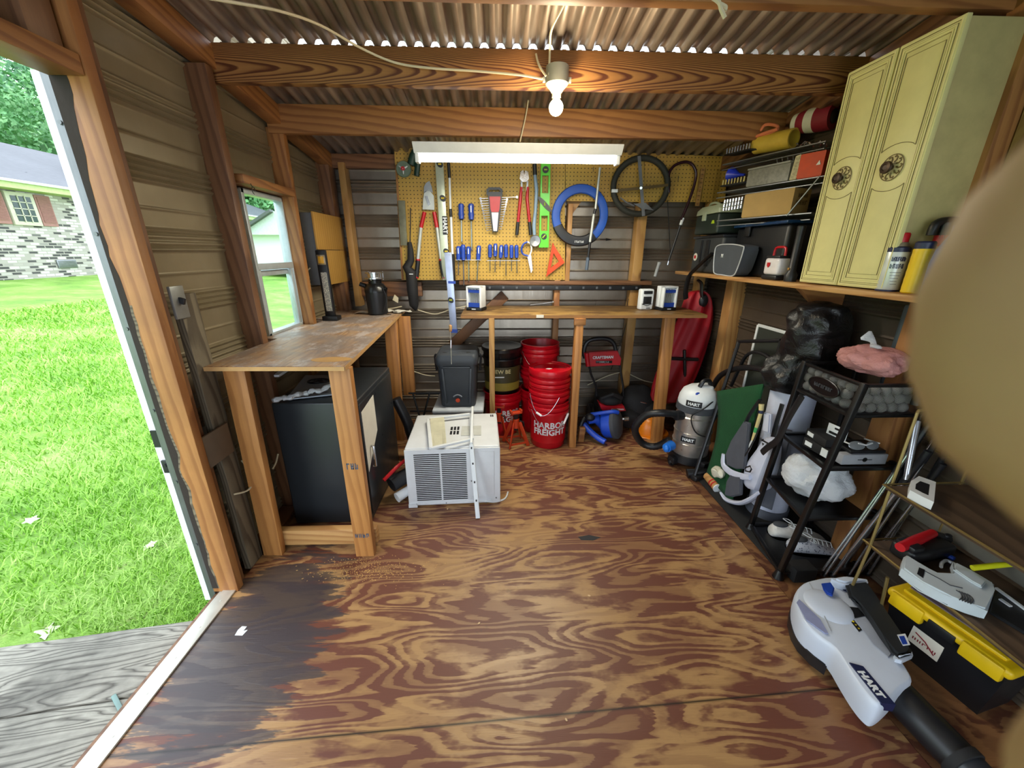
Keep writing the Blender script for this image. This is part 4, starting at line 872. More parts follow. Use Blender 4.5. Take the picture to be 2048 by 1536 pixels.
# small brass-coloured hooks and ring
# hanging blue level in front of the cooler
t = thing('spirit_level', 'narrow silver spirit level with blue ends hanging low in front of the siding', 'level', W_(900, 600))
c0, c1 = W_(896, 505, .09), W_(908, 664, .09)
m = MB(); m.tube([c0+V((0, .02, .0)), c0+V((0, .078, .0))], .003, 6); m.tube([c0+V((0, -.012, .004)), c0+V((0, .03, .0))], .004, 6); m.out('hanging_hook', CHROME, t); m = MB(); m.bar(c0, c1, .052, .02, (0, 1, 0), .002); m.out('body', pm('pale_blue_rail', 'a9b6d6', .3, .4), t)
for a, b in (((904, 562), (904, 567)), ((908, 658), (908, 665))): m = MB(); m.bar(W_(*a, .09), W_(*b, .09), .054, .023, (0, 1, 0)); m.out('blue_band', BLUE, t)
lev_vial(W_(902, 600, .098), (1, 0, 0), .019, .024, t, '96a02c')
t = thing('long_awl', 'long thin tool with a light wooden handle standing above the grey cooler', 'tool', W_(903, 690))
m = MB(); m.tube([at(x, y, Y=2.47) for x, y in ((899, 650), (901, 652), (901, 663))], [.007, .011, .009], 10); m.out('handle', PINEL, t)
m = MB(); m.tube([at(901, 663, Y=2.47), at(902, 690, Y=2.50), at(903, 728, Y=2.529)], .0035, 6); m.tube([at(x, y, Y=2.47) for x, y in ((902, 680), (902, 696))], .006, 6); m.out('shank', CHROME, t)
# ------------------------------------------------------------------ electrical box on the back wall left
t = thing('electrical_box', 'grey electrical panel with a plywood cover on the left wall beyond the window', 'electrical box', (-1.18, 2.8, 1.4))
yf = 2.60; xe = -1.16
a, b, c, d = at(629, 426, X=xe), at(684, 434, X=xe), at(697, 563, X=xe), at(643, 572, X=xe)
ya, yb_ = (a.y+d.y)/2, (b.y+c.y)/2; zt_, zb2 = (a.z+b.z)/2, (c.z+d.z)/2
m = MB(); m.box((-1.205, (ya+yb_)/2, (zt_+zb2)/2), (.075, yb_-ya, zt_-zb2-.01), None, .004); m.out('enclosure', pm('panel_grey', '5d6065', .5), t)
PLY = wood('clean_plywood', 'c49a4c', '9a6a2a', 14, contrast=.5, knots=False)
zm_ = zt_+(zb2-zt_)*.5
for z0, z1 in ((zt_, zm_+.002), (zm_-.002, zb2)): board('cover_board', (xe-.003, (ya+yb_)/2, z0), (xe-.003, (ya+yb_)/2, z1), .012, yb_-ya+.01, PLY, t, up=(0, 1, 0), bev=.001)
yf = ya
m = MB(); m.tube(smooth([at(x, y, Y=yf-.01) for x, y in ((620, 536), (612, 545), (610, 556))], 4), .004, 6); m.out('knockout_cable', CABLE, t)
# work light
t = thing('work_light', 'tall black bar work light with LED panel standing on the left bench', 'work light', (-1.05, 2.3, .97))
bx = V((-1.105, 2.60, .972)); Y0 = bx.y
m = MB(); m.box((bx.x, Y0, .985), (.10, .075, .03), None, .006); m.out('base', BLACK, t)
q1 = at(641, 500, Y=Y0); q0 = V((bx.x-.005, Y0, .99))
m = MB(); m.bar(q0, q1, .062, .03, (0, 1, 0), .006); bd = m.out('body', BLACK, t)
def ledmat():
    t_ = NT('led_panel'); v = t_.obj(); d = t_.n('ShaderNodeTexVoronoi', {'Vector': v, 'Scale': 160.0}).outputs['Distance']; return t_.end(t_.ramp(d, [(.1, 'efe7d0'), (.5, '8d8a84')]), .3)
m = MB(); m.bar(q0.lerp(q1, .10)+V((.004, -.017, 0)), q0.lerp(q1, .68)+V((.004, -.017, 0)), .036, .004, (0, 1, 0)); m.out('led_panel', ledmat(), bd)
q = q0.lerp(q1, .86)+V((.002, -.018, 0)); m = MB(); m.box(q, (.05, .006, .06), None, .008); m.out('spot_bezel', pm('champagne', 'a08a6a', .3, .6), bd); m = MB(); m.box(q+V((0, -.004, 0)), (.034, .004, .042), None, .008); m.out('spot_lens', pm('amber_lens', 'c9952e', .2), bd)
# garbage disposal
t = thing('garbage_disposal', 'black garbage disposal unit with chrome mounting ring on the left bench', 'garbage disposal', (-.9, 2.9, .97))
c = at(755, 612, Y=2.86); c.z = .970; r = .075
m = MB(); m.lathe([(r*.8, 0), (r*.92, .01), (r*.98, .12), (r, .14), (r*1.0, .16)], c, (0, 0, 1), 26); m.out('motor_housing', BLACK, t)
m = MB(); m.lathe([(r*1.05, .16), (r*1.02, .19), (r*.75, .215), (r*.6, .22), (r*.62, .245)], c, (0, 0, 1), 26); m.tube([c+V((-.06, -.02, .20)), c+V((-.10, -.02, .215))], .016, 10); m.tube([c+V((.05, -.02, .19)), c+V((.085, -.03, .18))], .013, 10); m.out('grind_chamber', pm('black_gloss', '101113', .3), t)
m = MB(); m.lathe([(r*.70, .245), (r*.86, .25), (r*.86, .257), (r*.6, .26), (r*.6, .285), (r*.8, .288), (r*.8, .295), (r*.55, .296)], c, (0, 0, 1), 26)
for k in range(3): a = k*2.1+.4; m.tube([c+V((math.cos(a)*r*.8, math.sin(a)*r*.8, .24)), c+V((math.cos(a)*r*.8, math.sin(a)*r*.8, .30))], .004, 6)
m.out('mounting_ring', CHROME, t)
m = MB(); m.tube(smooth([c+V(p) for p in ((.06, -.05, .20), (.085, -.05, .12), (.06, -.06, .02), (.10, -.03, .004))], 5), .003, 6); m.out('power_cord', BLACK, t)
# papers and tags on the bench end
for i, (x, y, rz, lab) in enumerate(((728, 610, 8, 'crumpled white paper lying left of the garbage disposal'), (785, 609, -12, 'folded paper leaflet at the far end of the left bench'), (803, 606, 24, 'small cream tag at the back right corner of the left bench'))):
    c = at(x, y, Y=(2.9, 2.96, 2.93)[i]); m = MB(TR(c.x, c.y, .9715, rz=rz)); m.grid(lambda u, v: V(((u-.5)*.13, (v-.5)*.09, .004+.012*abs(math.sin(u*5+i)*math.cos(v*4)))), 10, 8); m.out('paper', PAPER, label=lab, cat='paper', solid=.001)
c = at(790, 598, Z=.98); m = MB(); m.prism([at(x, y, Y=3.03) for x, y in ((785, 600), (789, 589), (797, 596), (796, 606))], (0, .003, 0)); m.out('hang_tag', CABLE, label='small upright cream hang tag behind the garbage disposal', cat='tag')
# bit boxes and charger
def bitbox(cx, cy, rz, lab, open_=False):
    c = at(cx, cy, Y=2.84); t = thing('drill_bit_case', lab, 'drill bit case', (c.x, c.y, 1.002)); M = TR(c.x, c.y, 1.002, rz=rz)
    w, d, h = .115, .09, .15
    m = MB(M); m.box((0, 0, .011), (w+.006, d+.006, .022), None, .003); bs = m.out('base', BLACK, t)
    MB(M).box((0, -d/2-.004, .012), (.03, .002, .006)).out('white_mark', WHITE, bs)
    m = MB(M); m.box((0, .012, .022+h/2), (w, d-.024, h), None, .006); m.box((-w/2+.006, -.025, .022+h/2), (.012, .045, h), None, .003); m.box((w/2-.006, -.025, .022+h/2), (.012, .045, h), None, .003); m.box((0, -.025, .022+h-.006), (w, .045, .012), None, .003); m.out('shell', WHITE, t)
    m = MB(M); m.box((0, -.028, .022+.018), (w-.026, .02, .030)); m.box((0, -.028, .022+h-.036), (w-.026, .02, .020)); m.out('bit_rail', BLUE, t)
    for k in range(9): MB(M).cyl((-.032+.008*k, -.030, .05), (-.032+.008*k, -.030, .022+h-.02-.004*(k % 3)), .0022, n=6).out('drill_bit', CHROME, t)
    return t
bitbox(953, 614, -22, 'white and blue drill bit case at the left end of the back bench')
bitbox(1331, 609, 12, 'white and blue drill bit case at the right of the pair on the back bench')
c = at(1290, 607, Y=2.86); t = thing('battery_charger', 'white battery charger with a black display standing on the back bench', 'charger', (c.x, c.y, 1.002)); M = TR(c.x, c.y, 1.002, rz=6)
m = MB(M); m.box((0, 0, .075), (.10, .06, .15), None, .012, 3); m.out('case', WHITE, t)
MB(M).box((.0, -.031, .07), (.062, .006, .055), None, .002).out('display', BLACK, t); MB(M).box((0, -.031, .127), (.066, .012, .022), None, .003).out('carry_handle', BLACK, t)
MB(M).box((.012, -.031, .014), (.03, .004, .006)).out('small_label', GREY, t)
m = MB(M); m.tube([(-.04, -.031, .045), (0, -.033, .032), (.04, -.031, .045)], .002, 6); m.out('seam_line', BLACK, t)
m = MB(); m.tube([at(x, y, Y=3.06) for x, y in ((1060, 610), (1106, 604))], .004, 6); m.ball(at(1106, 604, Y=3.06), .01, 8, 6); m.out('metal_rod', CHROME, label='thin shiny rod lying at the back edge of the back bench', cat='rod')
m = MB(); m.tube(smooth([at(x, y, Y=3.1) for x, y in ((1262, 590), (1256, 600), (1254, 612))], 4), .003, 6); m.tube(smooth([at(x, y, Y=3.1) for x, y in ((1254, 640), (1246, 670), (1236, 700), (1222, 740))], 4), .003, 6); m.out('hanging_wire', BLACK, label='thin black cord hanging down behind the back bench to the pressure washer', cat='cord')
# ------------------------------------------------------------------ air conditioner
AC = thing('air_conditioner', 'white window air conditioner standing on the floor, its grille facing the room', 'air conditioner', (-.27, 2.15, 0))
MA = TR(-.262, 1.925, 0, rz=2.5); ACW = pm('ac_white', 'd3d6da', .42, var=.04)
m = MB(MA); m.box((0, .235, .188), (.53, .47, .37), None, .012, 3); m.out('cabinet', ACW, AC)
m = MB(MA)
m.box((0, -.006, .188), (.53, .012, .36), None, .004)
fo = m.out('front_panel', ACW, AC)
m = MB(MA)
for i in range(25):
    z = .045+.0122*i
    for x0, x1 in ((-.215, -.075), (-.065, .075)): m.box(((x0+x1)/2, -.0125, z), (x1-x0, .004, .0055))
m.out('grille_slots', BLACK, fo)
m = MB(MA); m.box((.165, -.0135, .20), (.13, .004, .29), None, .0015); m.box((-.02, -.013, .022), (.46, .004, .012), None, .001); m.out('trim_panel', ACW, fo)
m = MB(MA)
for x, z in ((.10, .16), (-.22, .02), (-.05, .02), (.18, .012), (.24, .04)): m.cyl((x, -.012, z), (x, -.017, z), .004, n=8)
m.out('screws', STEEL, fo)
m = MB(MA)
for a in range(3):
    for b in range(2):
        m.box((-.02+.02*a, .18+.06*b, .3745), (.013, .045, .002))
for a in range(2): m.box((.225+.012*a, .42, .3745), (.008, .03, .002))
m.out('vent_slots', BLACK, AC)
m = MB(MA); m.box((.10, .20, .375), (.12, .13, .002)); m.out('rating_label', pm('label_grey', 'b9bbb6', .7), AC)
m = MB(MA); m.box((-.24, .003, .012), (.05, .05, .02)); m.out('foot', ACW, AC)
m = MB(); m.tube(smooth([(.05, 2.02, .01), (.03, 1.96, .006), (-.03, 1.93, .006), (-.09, 1.92, .02)], 5), .005, 6); m.out('power_cord', WHITE, AC)
# loose frame lying on the air conditioner
t = thing('window_side_panel', 'loose white accordion panel frame leaning over the air conditioner', 'panel', (-.2, 1.95, .38))
p0 = at(956, 1036, Z=.004); p1 = V((-.155, 1.905, .40)); p2 = V((-.175, 2.36, .43))
m = MB(); m.bar(p0, p1, .024, .014, (0, 1, 0), .002); m.bar(p1, p2, .024, .014, (1, 0, 0), .002); m.out('rail', WHITE, t)
m = MB()
for f_ in (.25, .5, .75, .96): m.box(p0.lerp(p1, f_)+V((0, -.009, 0)), (.007, .003, .011))
m.out('rail_slot', BLACK, t)
Q = [at(x, y, Z=.40) for x, y in ((862, 897), (944, 878), (942, 828), (856, 838))]
m = MB(); th = .012
for a, b in ((0, 1), (1, 2), (2, 3), (3, 0)): m.bar(Q[a], Q[b], .02, .014, (0, 0, 1), .002)
m.out('frame', WHITE, t)
m = MB(); 
for k in range(9):
    a = Q[0].lerp(Q[1], .06+.036*k); b = Q[3].lerp(Q[2], .06+.036*k); m.bar(a, b, .010, .012, (0, 0, 1))
m.out('accordion_pleats', pm('cream_pleats', 'c9c6ad', .5), t)
# ------------------------------------------------------------------ bin and cooler
t = thing('storage_bin', 'milky white plastic bin under the charcoal cooler', 'bin', (-.29, 2.68, 0))
m = MB(); m.loft([[V((-.29+sx*w/2, 2.69+sy*d/2, z)) for sx, sy in ((-1, -1), (1, -1), (1, 1), (-1, 1))] for (w, d, z) in ((.29, .32, 0), (.33, .36, .30), (.35, .38, .31), (.35, .38, .325))]); m.out('tub', pm('milky_plastic', 'aab4c0', .35), t)
m = MB(); m.box((-.29, 2.69, .342), (.36, .39, .03), None, .012); m.out('lid', pm('milky_lid', 'b5bcc4', .35), t)
t = thing('cooler', 'charcoal hard cooler with a small orange drain badge, standing on the white bin', 'cooler', (-.29, 2.65, .36))
CH = pm('charcoal_plastic', '30353c', .5, bump=.05)
def rr(cx, cy, w, d, z, r=.03, n=5):
    out = []
    for qx, qy, a0 in ((1, 1, 0), (-1, 1, 90), (-1, -1, 180), (1, -1, 270)):
        for k in range(n+1):
            a = math.radians(a0+90*k/n); out.append(V((cx+qx*(w/2-r)+r*math.cos(a), cy+qy*(d/2-r)+r*math.sin(a), z)))
    return out
cy = 2.68
m = MB(); m.loft([rr(-.29, cy, w, d, z, .035) for (w, d, z) in ((.235, .255, .360), (.245, .265, .37), (.268, .285, .66), (.27, .287, .668))]); bd = m.out('body', CH, t)
m = MB(); m.box((-.38, cy-.143, .52), (.018, .02, .26), TR(ry=-3), .006); m.box((-.20, cy-.143, .52), (.018, .02, .26), TR(ry=3), .006); m.box((-.29, cy-.143, .655), (.19, .02, .016), None, .005); m.out('moulded_ribs', CH, bd)
m = MB(); m.loft([rr(-.29, cy, w, d, z, .04) for (w, d, z) in ((.285, .30, .668), (.292, .308, .68), (.292, .308, .715), (.27, .29, .74), (.25, .26, .748))]); m.out('lid', CH, t)
m = MB(); m.tube(smooth([(-.445, cy-.02, .60), (-.452, cy-.02, .70), (-.44, cy-.02, .715)], 4), .008, 8); m.tube(smooth([(-.135, cy-.02, .60), (-.128, cy-.02, .70), (-.14, cy-.02, .715)], 4), .008, 8); m.out('bail_arm', BLACK, t)
for x in (-.37, -.21): MB().ball((x, cy-.09, .744), (.022, .016, .008)).out('lid_recess', BLACK, t)
q = V((-.29, cy-.140, .415)); m = MB(); m.lathe([(.0, 0), (.015, 0), (.015, .006), (.0, .007)], q, (0, -1, 0), 20); m.out('drain_plug', ORANGE, t)
m = MB(); m.tube([q+V((math.sin(a)*.035, -.006, .006+math.cos(a)*.035)) for a in [math.radians(v) for v in range(-55, 56, 11)]], .005, 6); m.out('logo_arc', pm('badge_grey', '6b7078', .5), t)
# ------------------------------------------------------------------ buckets
BRED = pm('bucket_red', 'b8071a', .3, var=.05)
def bucket_prof(h=.365, r0=.128, r1=.148):
    P = [(0, 0), (r0-.004, 0), (r0, .006), (r1-.006, h*.74)]
    for z in (.74, .84): P += [(r1-.006, h*z-.003), (r1+.006, h*z+.002), (r1+.008, h*z+.016), (r1+.006, h*z+.026), (r1-.003, h*z+.030)]
    return P+[(r1+.002, h-.012), (r1+.006, h-.008), (r1+.006, h), (r1-.002, h), (r1-.006, h-.01), (r1-.012, .05), (0, .05)]
def bucket(c, lab, text=None, tz=.5, ang=0, hang=None, z0=0.0, h=.365, mat=None, grp=None, size=.062, tx=WHITE, nest=False):
    t = thing('bucket', lab, 'bucket', (c[0], c[1], z0), grp)
    bp = bucket_prof(h)
    if nest: bp = [q for q in bp[4:-2] if q[1] > h*.66]+[(.136, h-.12)]
    MB().lathe(bp, (c[0], c[1], z0), (0, 0, 1), 40).out('pail', mat or BRED, t)
    if text:
        m = MB()
        for i, s in enumerate(text): m.textcyl(s, size, c, .138+.012*(tz-.35), ang, z0+h*tz-size*.82*i, .0018, 1.0)
        m.out('lettering', tx, t)
    if hang is not None:
        m = MB(); a0, a1, zz = hang; pts = []
        for k in range(13):
            a = math.radians(a0+(a1-a0)*k/12); dz = -.14*math.sin(PI*k/12); rr_ = .158+.006*math.sin(PI*k/12); pts.append((c[0]+math.sin(a)*rr_, c[1]-math.cos(a)*rr_, z0+h*.84+dz))
        m.tube(pts, .002, 6); b = m.out('bail', CHROME, t)
        k = zz; A, B = V(pts[k]), V(pts[k+2]); MB().tube([A, (A+B)/2, B], .008, 8).out('bail_grip', WHITE, b)
    return t
fc = (.375, 2.70)
bucket(fc, 'bottom red bucket of the front stack, with big white store lettering', ('HARBOR', 'FREIGHT'), .53, -2, (-60, 70, 9), size=.066)
bucket(fc, 'second red bucket nested in the front stack of buckets', None, hang=(-70, 20, 4), z0=.115, nest=True)
tbk = bucket(fc, 'top red bucket of the front stack, its lid closed with a small white diamond', None, z0=.212, nest=True)
t = tbk; m = MB()
m.lathe([(.150, .575), (.158, .575), (.160, .60), (.156, .612), (.146, .612), (.142, .604), (.122, .604), (.118, .598), (0, .598)], (fc[0], fc[1], 0), (0, 0, 1), 44); l = m.out('lid', BRED, t)
m = MB(); m.prism([(fc[0]-.035, fc[1]-.02, .599), (fc[0]-.01, fc[1]-.035, .599), (fc[0]+.015, fc[1]-.02, .599), (fc[0]-.01, fc[1]-.005, .599)], (0, 0, .001)); m.out('white_diamond', WHITE, l)
tc = (.325, 2.955)
bucket(tc, 'lowest red bucket of the tall rear stack', None, z0=0.0, grp='lower buckets of the tall rear stack')
bucket(tc, 'middle red bucket of the tall rear stack', None, z0=.19, nest=True, grp='lower buckets of the tall rear stack')
bucket(tc, 'open-topped red bucket on top of the tall rear stack', ('HARBOR', 'FREIGHT'), .42, 4, (-65, 75, 3), z0=.372, size=.060)
bc = (.025, 2.92)
bucket(bc, 'red bucket under the black paint bucket', ('HARBOR', 'FREIGHT'), .55, 14, None, z0=0)
t = thing('paint_bucket', 'black paint bucket with gold label standing on a red bucket', 'bucket', (bc[0], bc[1], .366))
m = MB(); m.lathe([(0, .366), (.132, .366), (.136, .372), (.146, .70), (.150, .705)], (bc[0], bc[1], 0), (0, 0, 1), 40); m.out('pail', pm('black_gloss', '101113', .3), t)
m = MB(); m.lathe([(.150, .690), (.158, .692), (.160, .715), (.155, .722), (.140, .722), (.12, .716), (0, .716)], (bc[0], bc[1], 0), (0, 0, 1), 40); m.lathe([(.150, .63), (.154, .632), (.154, .640), (.150, .642)], (bc[0], bc[1], 0), (0, 0, 1), 40); m.out('lid', pm('black_gloss', '101113', .3), t)
def band(r, z0, z1, mat, nm, parent, a0=-70, a1=70):
    m = MB(); m.grid(lambda u, v: V((bc[0]+math.sin(math.radians(a0+(a1-a0)*u))*(r+.006*v), bc[1]-math.cos(math.radians(a0+(a1-a0)*u))*(r+.006*v), z0+(z1-z0)*v)), 20, 2); return m.out(nm, mat, parent)
lb = band(.1405, .44, .58, pm('label_olive', '3f3a1c', .5), 'label', t); band(.1395, .39, .455, pm('label_gold', '8c7c2e', .45), 'gold_band', t)
m = MB(); m.textcyl('NEW BE', .042, bc, .147, -4, .545, .0006); m.out('label_letters', pm('pale_gold', 'cfc48e', .5), lb)
m = MB(); m.box((bc[0]-.02, bc[1]-.146, .505), (.07, .002, .008)); m.out('label_line', WHITE, lb)
# ------------------------------------------------------------------ jack stands
def jackstand(x, y, rz, lab):
    t = thing('jack_stand', lab, 'jack stand', (x, y, 0), 'pair of orange jack stands'); M = TR(x, y, 0, rz=rz)
    for sx in (-1, 1):
        for sy in (-1, 1):
            m = MB(M); m.bar((sx*.075, sy*.07, .004), (sx*.022, sy*.02, .19), .028, .006, (sy, -sx, 0), .001); m.out('leg', pm('jack_orange', 'b8380f', .5), t)
    m = MB(M)
    for sy in (-1, 1): m.bar((-.065, sy*.06, .03), (.065, sy*.06, .03), .004, .014)
    for sx in (-1, 1): m.bar((sx*.065, -.06, .03), (sx*.065, .06, .03), .004, .014)
    m.cyl((0, 0, .14), (0, 0, .21), .026, n=14); m.out('collar', MATS['jack_orange'], t)
    m = MB(M); m.bar((0, 0, .12), (0, 0, .25), .018, .03); o = m.out('ratchet_bar', BLACK, t)
    m = MB(M); m.box((0, 0, .262), (.09, .04, .016), None, .004); m.box((-.04, 0, .275), (.015, .04, .02), None, .003); m.box((.04, 0, .275), (.015, .04, .02), None, .003); m.out('saddle', MATS['jack_orange'], t)
    m = MB(M); m.tube([(.02, -.02, .20), (.05, -.03, .19), (.055, -.03, .155)], .006, 8); m.out('lever', BLACK, t)
jackstand(.125, 2.665, 20, 'orange jack stand beside the front bucket stack, the right one of the pair')
jackstand(-.0, 2.79, -12, 'orange jack stand half hidden behind the narrow bench leg, left of the pair')
# ------------------------------------------------------------------ pressure washer
t = thing('pressure_washer', 'red and black pressure washer with a looped handle under the back bench', 'pressure washer', (.86, 2.95, 0))
Yw = 2.93
pw = lambda x, y, Y=Yw: at(x, y, Y=Y)
m = MB(); m.tube(smooth([pw(1170, 716), pw(1168, 700), pw(1175, 684), pw(1190, 678), pw(1215, 678), pw(1228, 688), pw(1232, 704), pw(1234, 716)], 5), .017, 10); m.out('handle_loop', BLACK, t)
m = MB(); m.prism([pw(x, y, Yw-.03) for x, y in ((1168, 706), (1235, 702), (1243, 718), (1241, 731), (1226, 730), (1186, 733), (1178, 733), (1175, 733))], (0, .06, 0), .006); m.tube([pw(1173, 706, Yw-.03), pw(1176, 732, Yw-.03)], .018, 10); hp = m.out('console', RED, t)
q = pw(1206, 715, Yw-.035); m = MB(); m.text('CRAFTSMAN', .030, Matrix(((1, 0, 0, q.x), (0, 0, -1, q.y), (.03, 1, 0, q.z), (0, 0, 0, 1))), .001, .001, .95); m.out('lettering', WHITE, hp)
q = pw(1208, 724, Yw-.035); m = MB(); m.box(q, (.13, .004, .02), None, .002); o = m.out('spec_plate', BLACK, hp); m = MB(); m.text('1900 | 1.2', .019, Matrix(((1, 0, 0, q.x), (0, 0, -1, q.y-.003), (0, 1, 0, q.z), (0, 0, 0, 1))), .001, .0006); m.out('spec_letters', LGREY, o)
m = MB(); m.tube([pw(1178, 730), pw(1182, 748), pw(1192, 772), pw(1193, 792)], .009, 8); m.tube([pw(1240, 728), pw(1242, 748), pw(1246, 772), pw(1247, 792)], .009, 8); m.out('upright_tubes', BLACK, t)
c = pw(1217, 800); m = MB(); m.box((c.x, Yw+.02, .20), (.19, .20, .24), None, .03, 4); m.ball((c.x, Yw-.03, .27), (.095, .08, .06)); m.tube([(c.x-.08, Yw-.08, .30), (c.x, Yw-.10, .34), (c.x+.08, Yw-.08, .30)], .018, 8); m.out('motor_cover', MATBLK, t)
m = MB(); m.prism([pw(x, y, Yw-.12) for x, y in ((1198, 806), (1212, 813), (1248, 812), (1252, 822), (1212, 826), (1203, 820))], (0, .08, 0), .005); r_ = m.out('front_bumper', RED, t)
q = pw(1235, 819, Yw-.126); m = MB(); m.text('CRAFTSMAN', .018, Matrix(((1, 0, 0, q.x), (0, 0, -1, q.y), (0, 1, 0, q.z), (0, 0, 0, 1))), .001, .0006); m.out('lettering', WHITE, r_)
for s in (-1, 1): m = MB(); m.lathe([(.0, -.02), (.085, -.02), (.095, -.01), (.095, .01), (.085, .02), (0, .02)], (c.x+s*.12, Yw+.07, .096), (1, 0, 0), 26); m.out('wheel', BLACK, t)
# ------------------------------------------------------------------ blue drain cleaner
t = thing('drain_cleaner', 'blue and black drum drain cleaner lying on the floor under the back bench', 'drain cleaner', (.83, 2.74, 0))
BL2 = pm('tool_blue', '1745b8', .4, var=.08)
c = at(1222, 862, Y=2.74); ax = V((.8, -.5, .25)).normalized(); c.z = max(c.z, .125)
m = MB(); m.lathe([(.05, -.07), (.095, -.065), (.108, -.05), (.11, .0), (.11, .02)], c, ax, 30); m.out('drum_shell', BL2, t)
m = MB(); m.lathe([(.112, .015), (.118, .02), (.118, .045), (.10, .06), (.05, .07), (0, .07)], c, ax, 30); dm = m.out('drum_cover', DGREY, t)
m = MB(); a = c+ax*-.07; b = V((a.x-.13, a.y-.02, .15)); m.tube([a, (a+b)/2+V((0, 0, .03)), b], [.045, .035, .03], 12); m.out('spindle_housing', BL2, t)
m = MB(); m.tube(smooth([b+V((-.03, 0, -.03)), b+V((.0, -.04, -.06)), b+V((.06, -.10, -.10)), b+V((.11, -.14, -.118))], 5), [.026]*16, 12, flat=.8); m.out('pistol_grip', BL2, t)
m = MB(); m.tube(smooth([b+V((-.02, 0, .03)), b+V((-.05, -.02, .0)), b+V((-.06, -.03, -.05)), b+V((-.02, -.05, -.07))], 5), .018, 10); m.ball(b+V((.01, -.02, .035)), (.04, .035, .03)); m.out('chuck', BLACK, t)
m = MB(); m.tube(smooth([b+V((.02, .0, .05)), c+V((-.03, -.04, .12)), c+V((.03, -.03, .11))], 5), .016, 10); m.out('carry_handle', BL2, t)
m = MB(); m.tube([(.93, 2.82, .13), (1.03, 2.80, .14)], .012, 10); m.tube([(1.0, 2.80, .14), (1.035, 2.80, .142)], .018, 10); m.out('chrome_fitting', CHROME, label='short chrome fitting behind the blue drain cleaner', cat='fitting')
m = MB(); m.box((.64, 2.70, .06), (.045, .04, .12), TR(ry=3), .003); m.out('wood_offcut', PINE, label='small wood offcut standing right of the middle bench leg', cat='offcut')
# black duffel and red folding chair bag
m = MB(); m.ball((1.17, 2.98, .18), (.17, .12, .19), 20, 14)
m.ball((1.10, 2.93, .10), (.12, .10, .10), 16, 10); m.ball((1.26, 2.93, .13), (.10, .1, .13), 16, 10)
for v in m.bm.verts: v.co += V((noisefn(v.co, 11, 1), noisefn(v.co, 11, 2), noisefn(v.co, 11, 3)))*.02
t = thing('duffel_bag', 'crumpled black fabric bag on the floor behind the right bench leg', 'bag', (1.17, 2.98, 0)); m.out('bag_body', MATBLK, t)
m = MB(); m.tube([(1.14, 2.86, .26), (1.19, 2.855, .25)], .005, 6); m.out('zip_pull', CHROME, t)
t = thing('folding_chair_bag', 'red nylon folding chair bag leaning in the back right corner', 'bag', (1.45, 2.95, 0))
REDF = pm('red_nylon', 'a5101f', .55, bump=.25, bscale=30)
sec = []
for (x, y, w, Y) in ((1396, 580, 34, 3.00), (1396, 596, 60, 2.99), (1394, 632, 74, 2.97), (1378, 680, 82, 2.93), (1360, 730, 88, 2.89), (1342, 775, 86, 2.86), (1330, 808, 76, 2.85)):
    c = at(x, y, Y=Y); hw = w/2/770*2.95; ring = []
    for k in range(40): a = 2*PI*k/40; ring.append(c+V((math.cos(a)*hw*(1+.05*math.sin(4*a+y*.03)), math.sin(a)*.05*(1+.35*math.sin(7*a+y*.02)), 0)))
    sec.append(ring)
MB().loft(sec).out('bag_body', REDF, t, sub=1)
m = MB(); m.tube(smooth([at(x, y, Y=2.93) for x, y in ((1396, 560), (1403, 568), (1403, 588), (1407, 607))], 4), [.02]*13, 8, flat=.5); m.ball(at(1407, 602, Y=2.93), (.035, .02, .05)); m.out('strap', BLACK, t)
m = MB(); m.tube([at(x, y, Y=2.84) for x, y in ((1343, 717), (1396, 719))], .014, 8); m.tube([at(x, y, Y=2.84) for x, y in ((1369, 700), (1370, 760), (1366, 800))], .012, 8); m.tube([at(x, y, Y=2.84) for x, y in ((1340, 790), (1396, 786))], .01, 8); m.out('black_stand', BLACK, label='black T-shaped metal stand in front of the red bag', cat='stand')
# amber hard hat
t = thing('hard_hat', 'orange-yellow hard hat on the floor behind the shop vacuum hose', 'hard hat', (1.27, 2.86, 0)); m = MB(); m.lathe([(.155, 0), (.15, .006), (.12, .01), (.118, .05), (.10, .11), (.06, .15), (0, .165)], (1.24, 2.86, 0), (0, 0, 1), 26); m.out('shell', pm('amber', 'd97a12', .3), t)
# ------------------------------------------------------------------ shop vacuum
vc = V((1.335, 2.37, 0)); t = thing('shop_vacuum', 'stainless steel wet and dry vacuum with white lid and black hose', 'vacuum', (vc.x, vc.y, 0))
VS = pm('vac_steel', 'b5b0aa', .3, .75, var=.15); rv = .118
m = MB(); m.lathe([(rv*.97, .07), (rv, .08), (rv, .17), (rv+.006, .175), (rv, .18), (rv, .25), (rv+.006, .255), (rv, .26), (rv, .36), (rv+.006, .365), (rv, .372), (rv, .40)], vc, (0, 0, 1), 36); tk = m.out('tank', VS, t)
m = MB(); m.lathe([(rv*.9, .03), (rv+.015, .035), (rv+.012, .085), (rv*.97, .09)], vc, (0, 0, 1), 30)
for a in (200, 290, 20, 110): a = math.radians(a); m.box((vc.x+math.cos(a)*.135, vc.y+math.sin(a)*.135, .045), (.06, .06, .05), TR(rz=math.degrees(a)), .01)
m.out('base_dolly', BLACK, t)
for a in (200, 290, 20, 110):
    a = math.radians(a); MB().lathe([(0, -.012), (.02, -.012), (.024, 0), (.02, .012), (0, .012)], (vc.x+math.cos(a)*.15, vc.y+math.sin(a)*.15, .024), (math.sin(a), -math.cos(a), 0), 16).out('caster', BLACK, t)
m = MB(); m.lathe([(rv+.004, .40), (rv+.012, .405), (rv+.010, .445), (rv*.9, .45)], vc, (0, 0, 1), 36); m.out('clamp_band', DGREY, t)
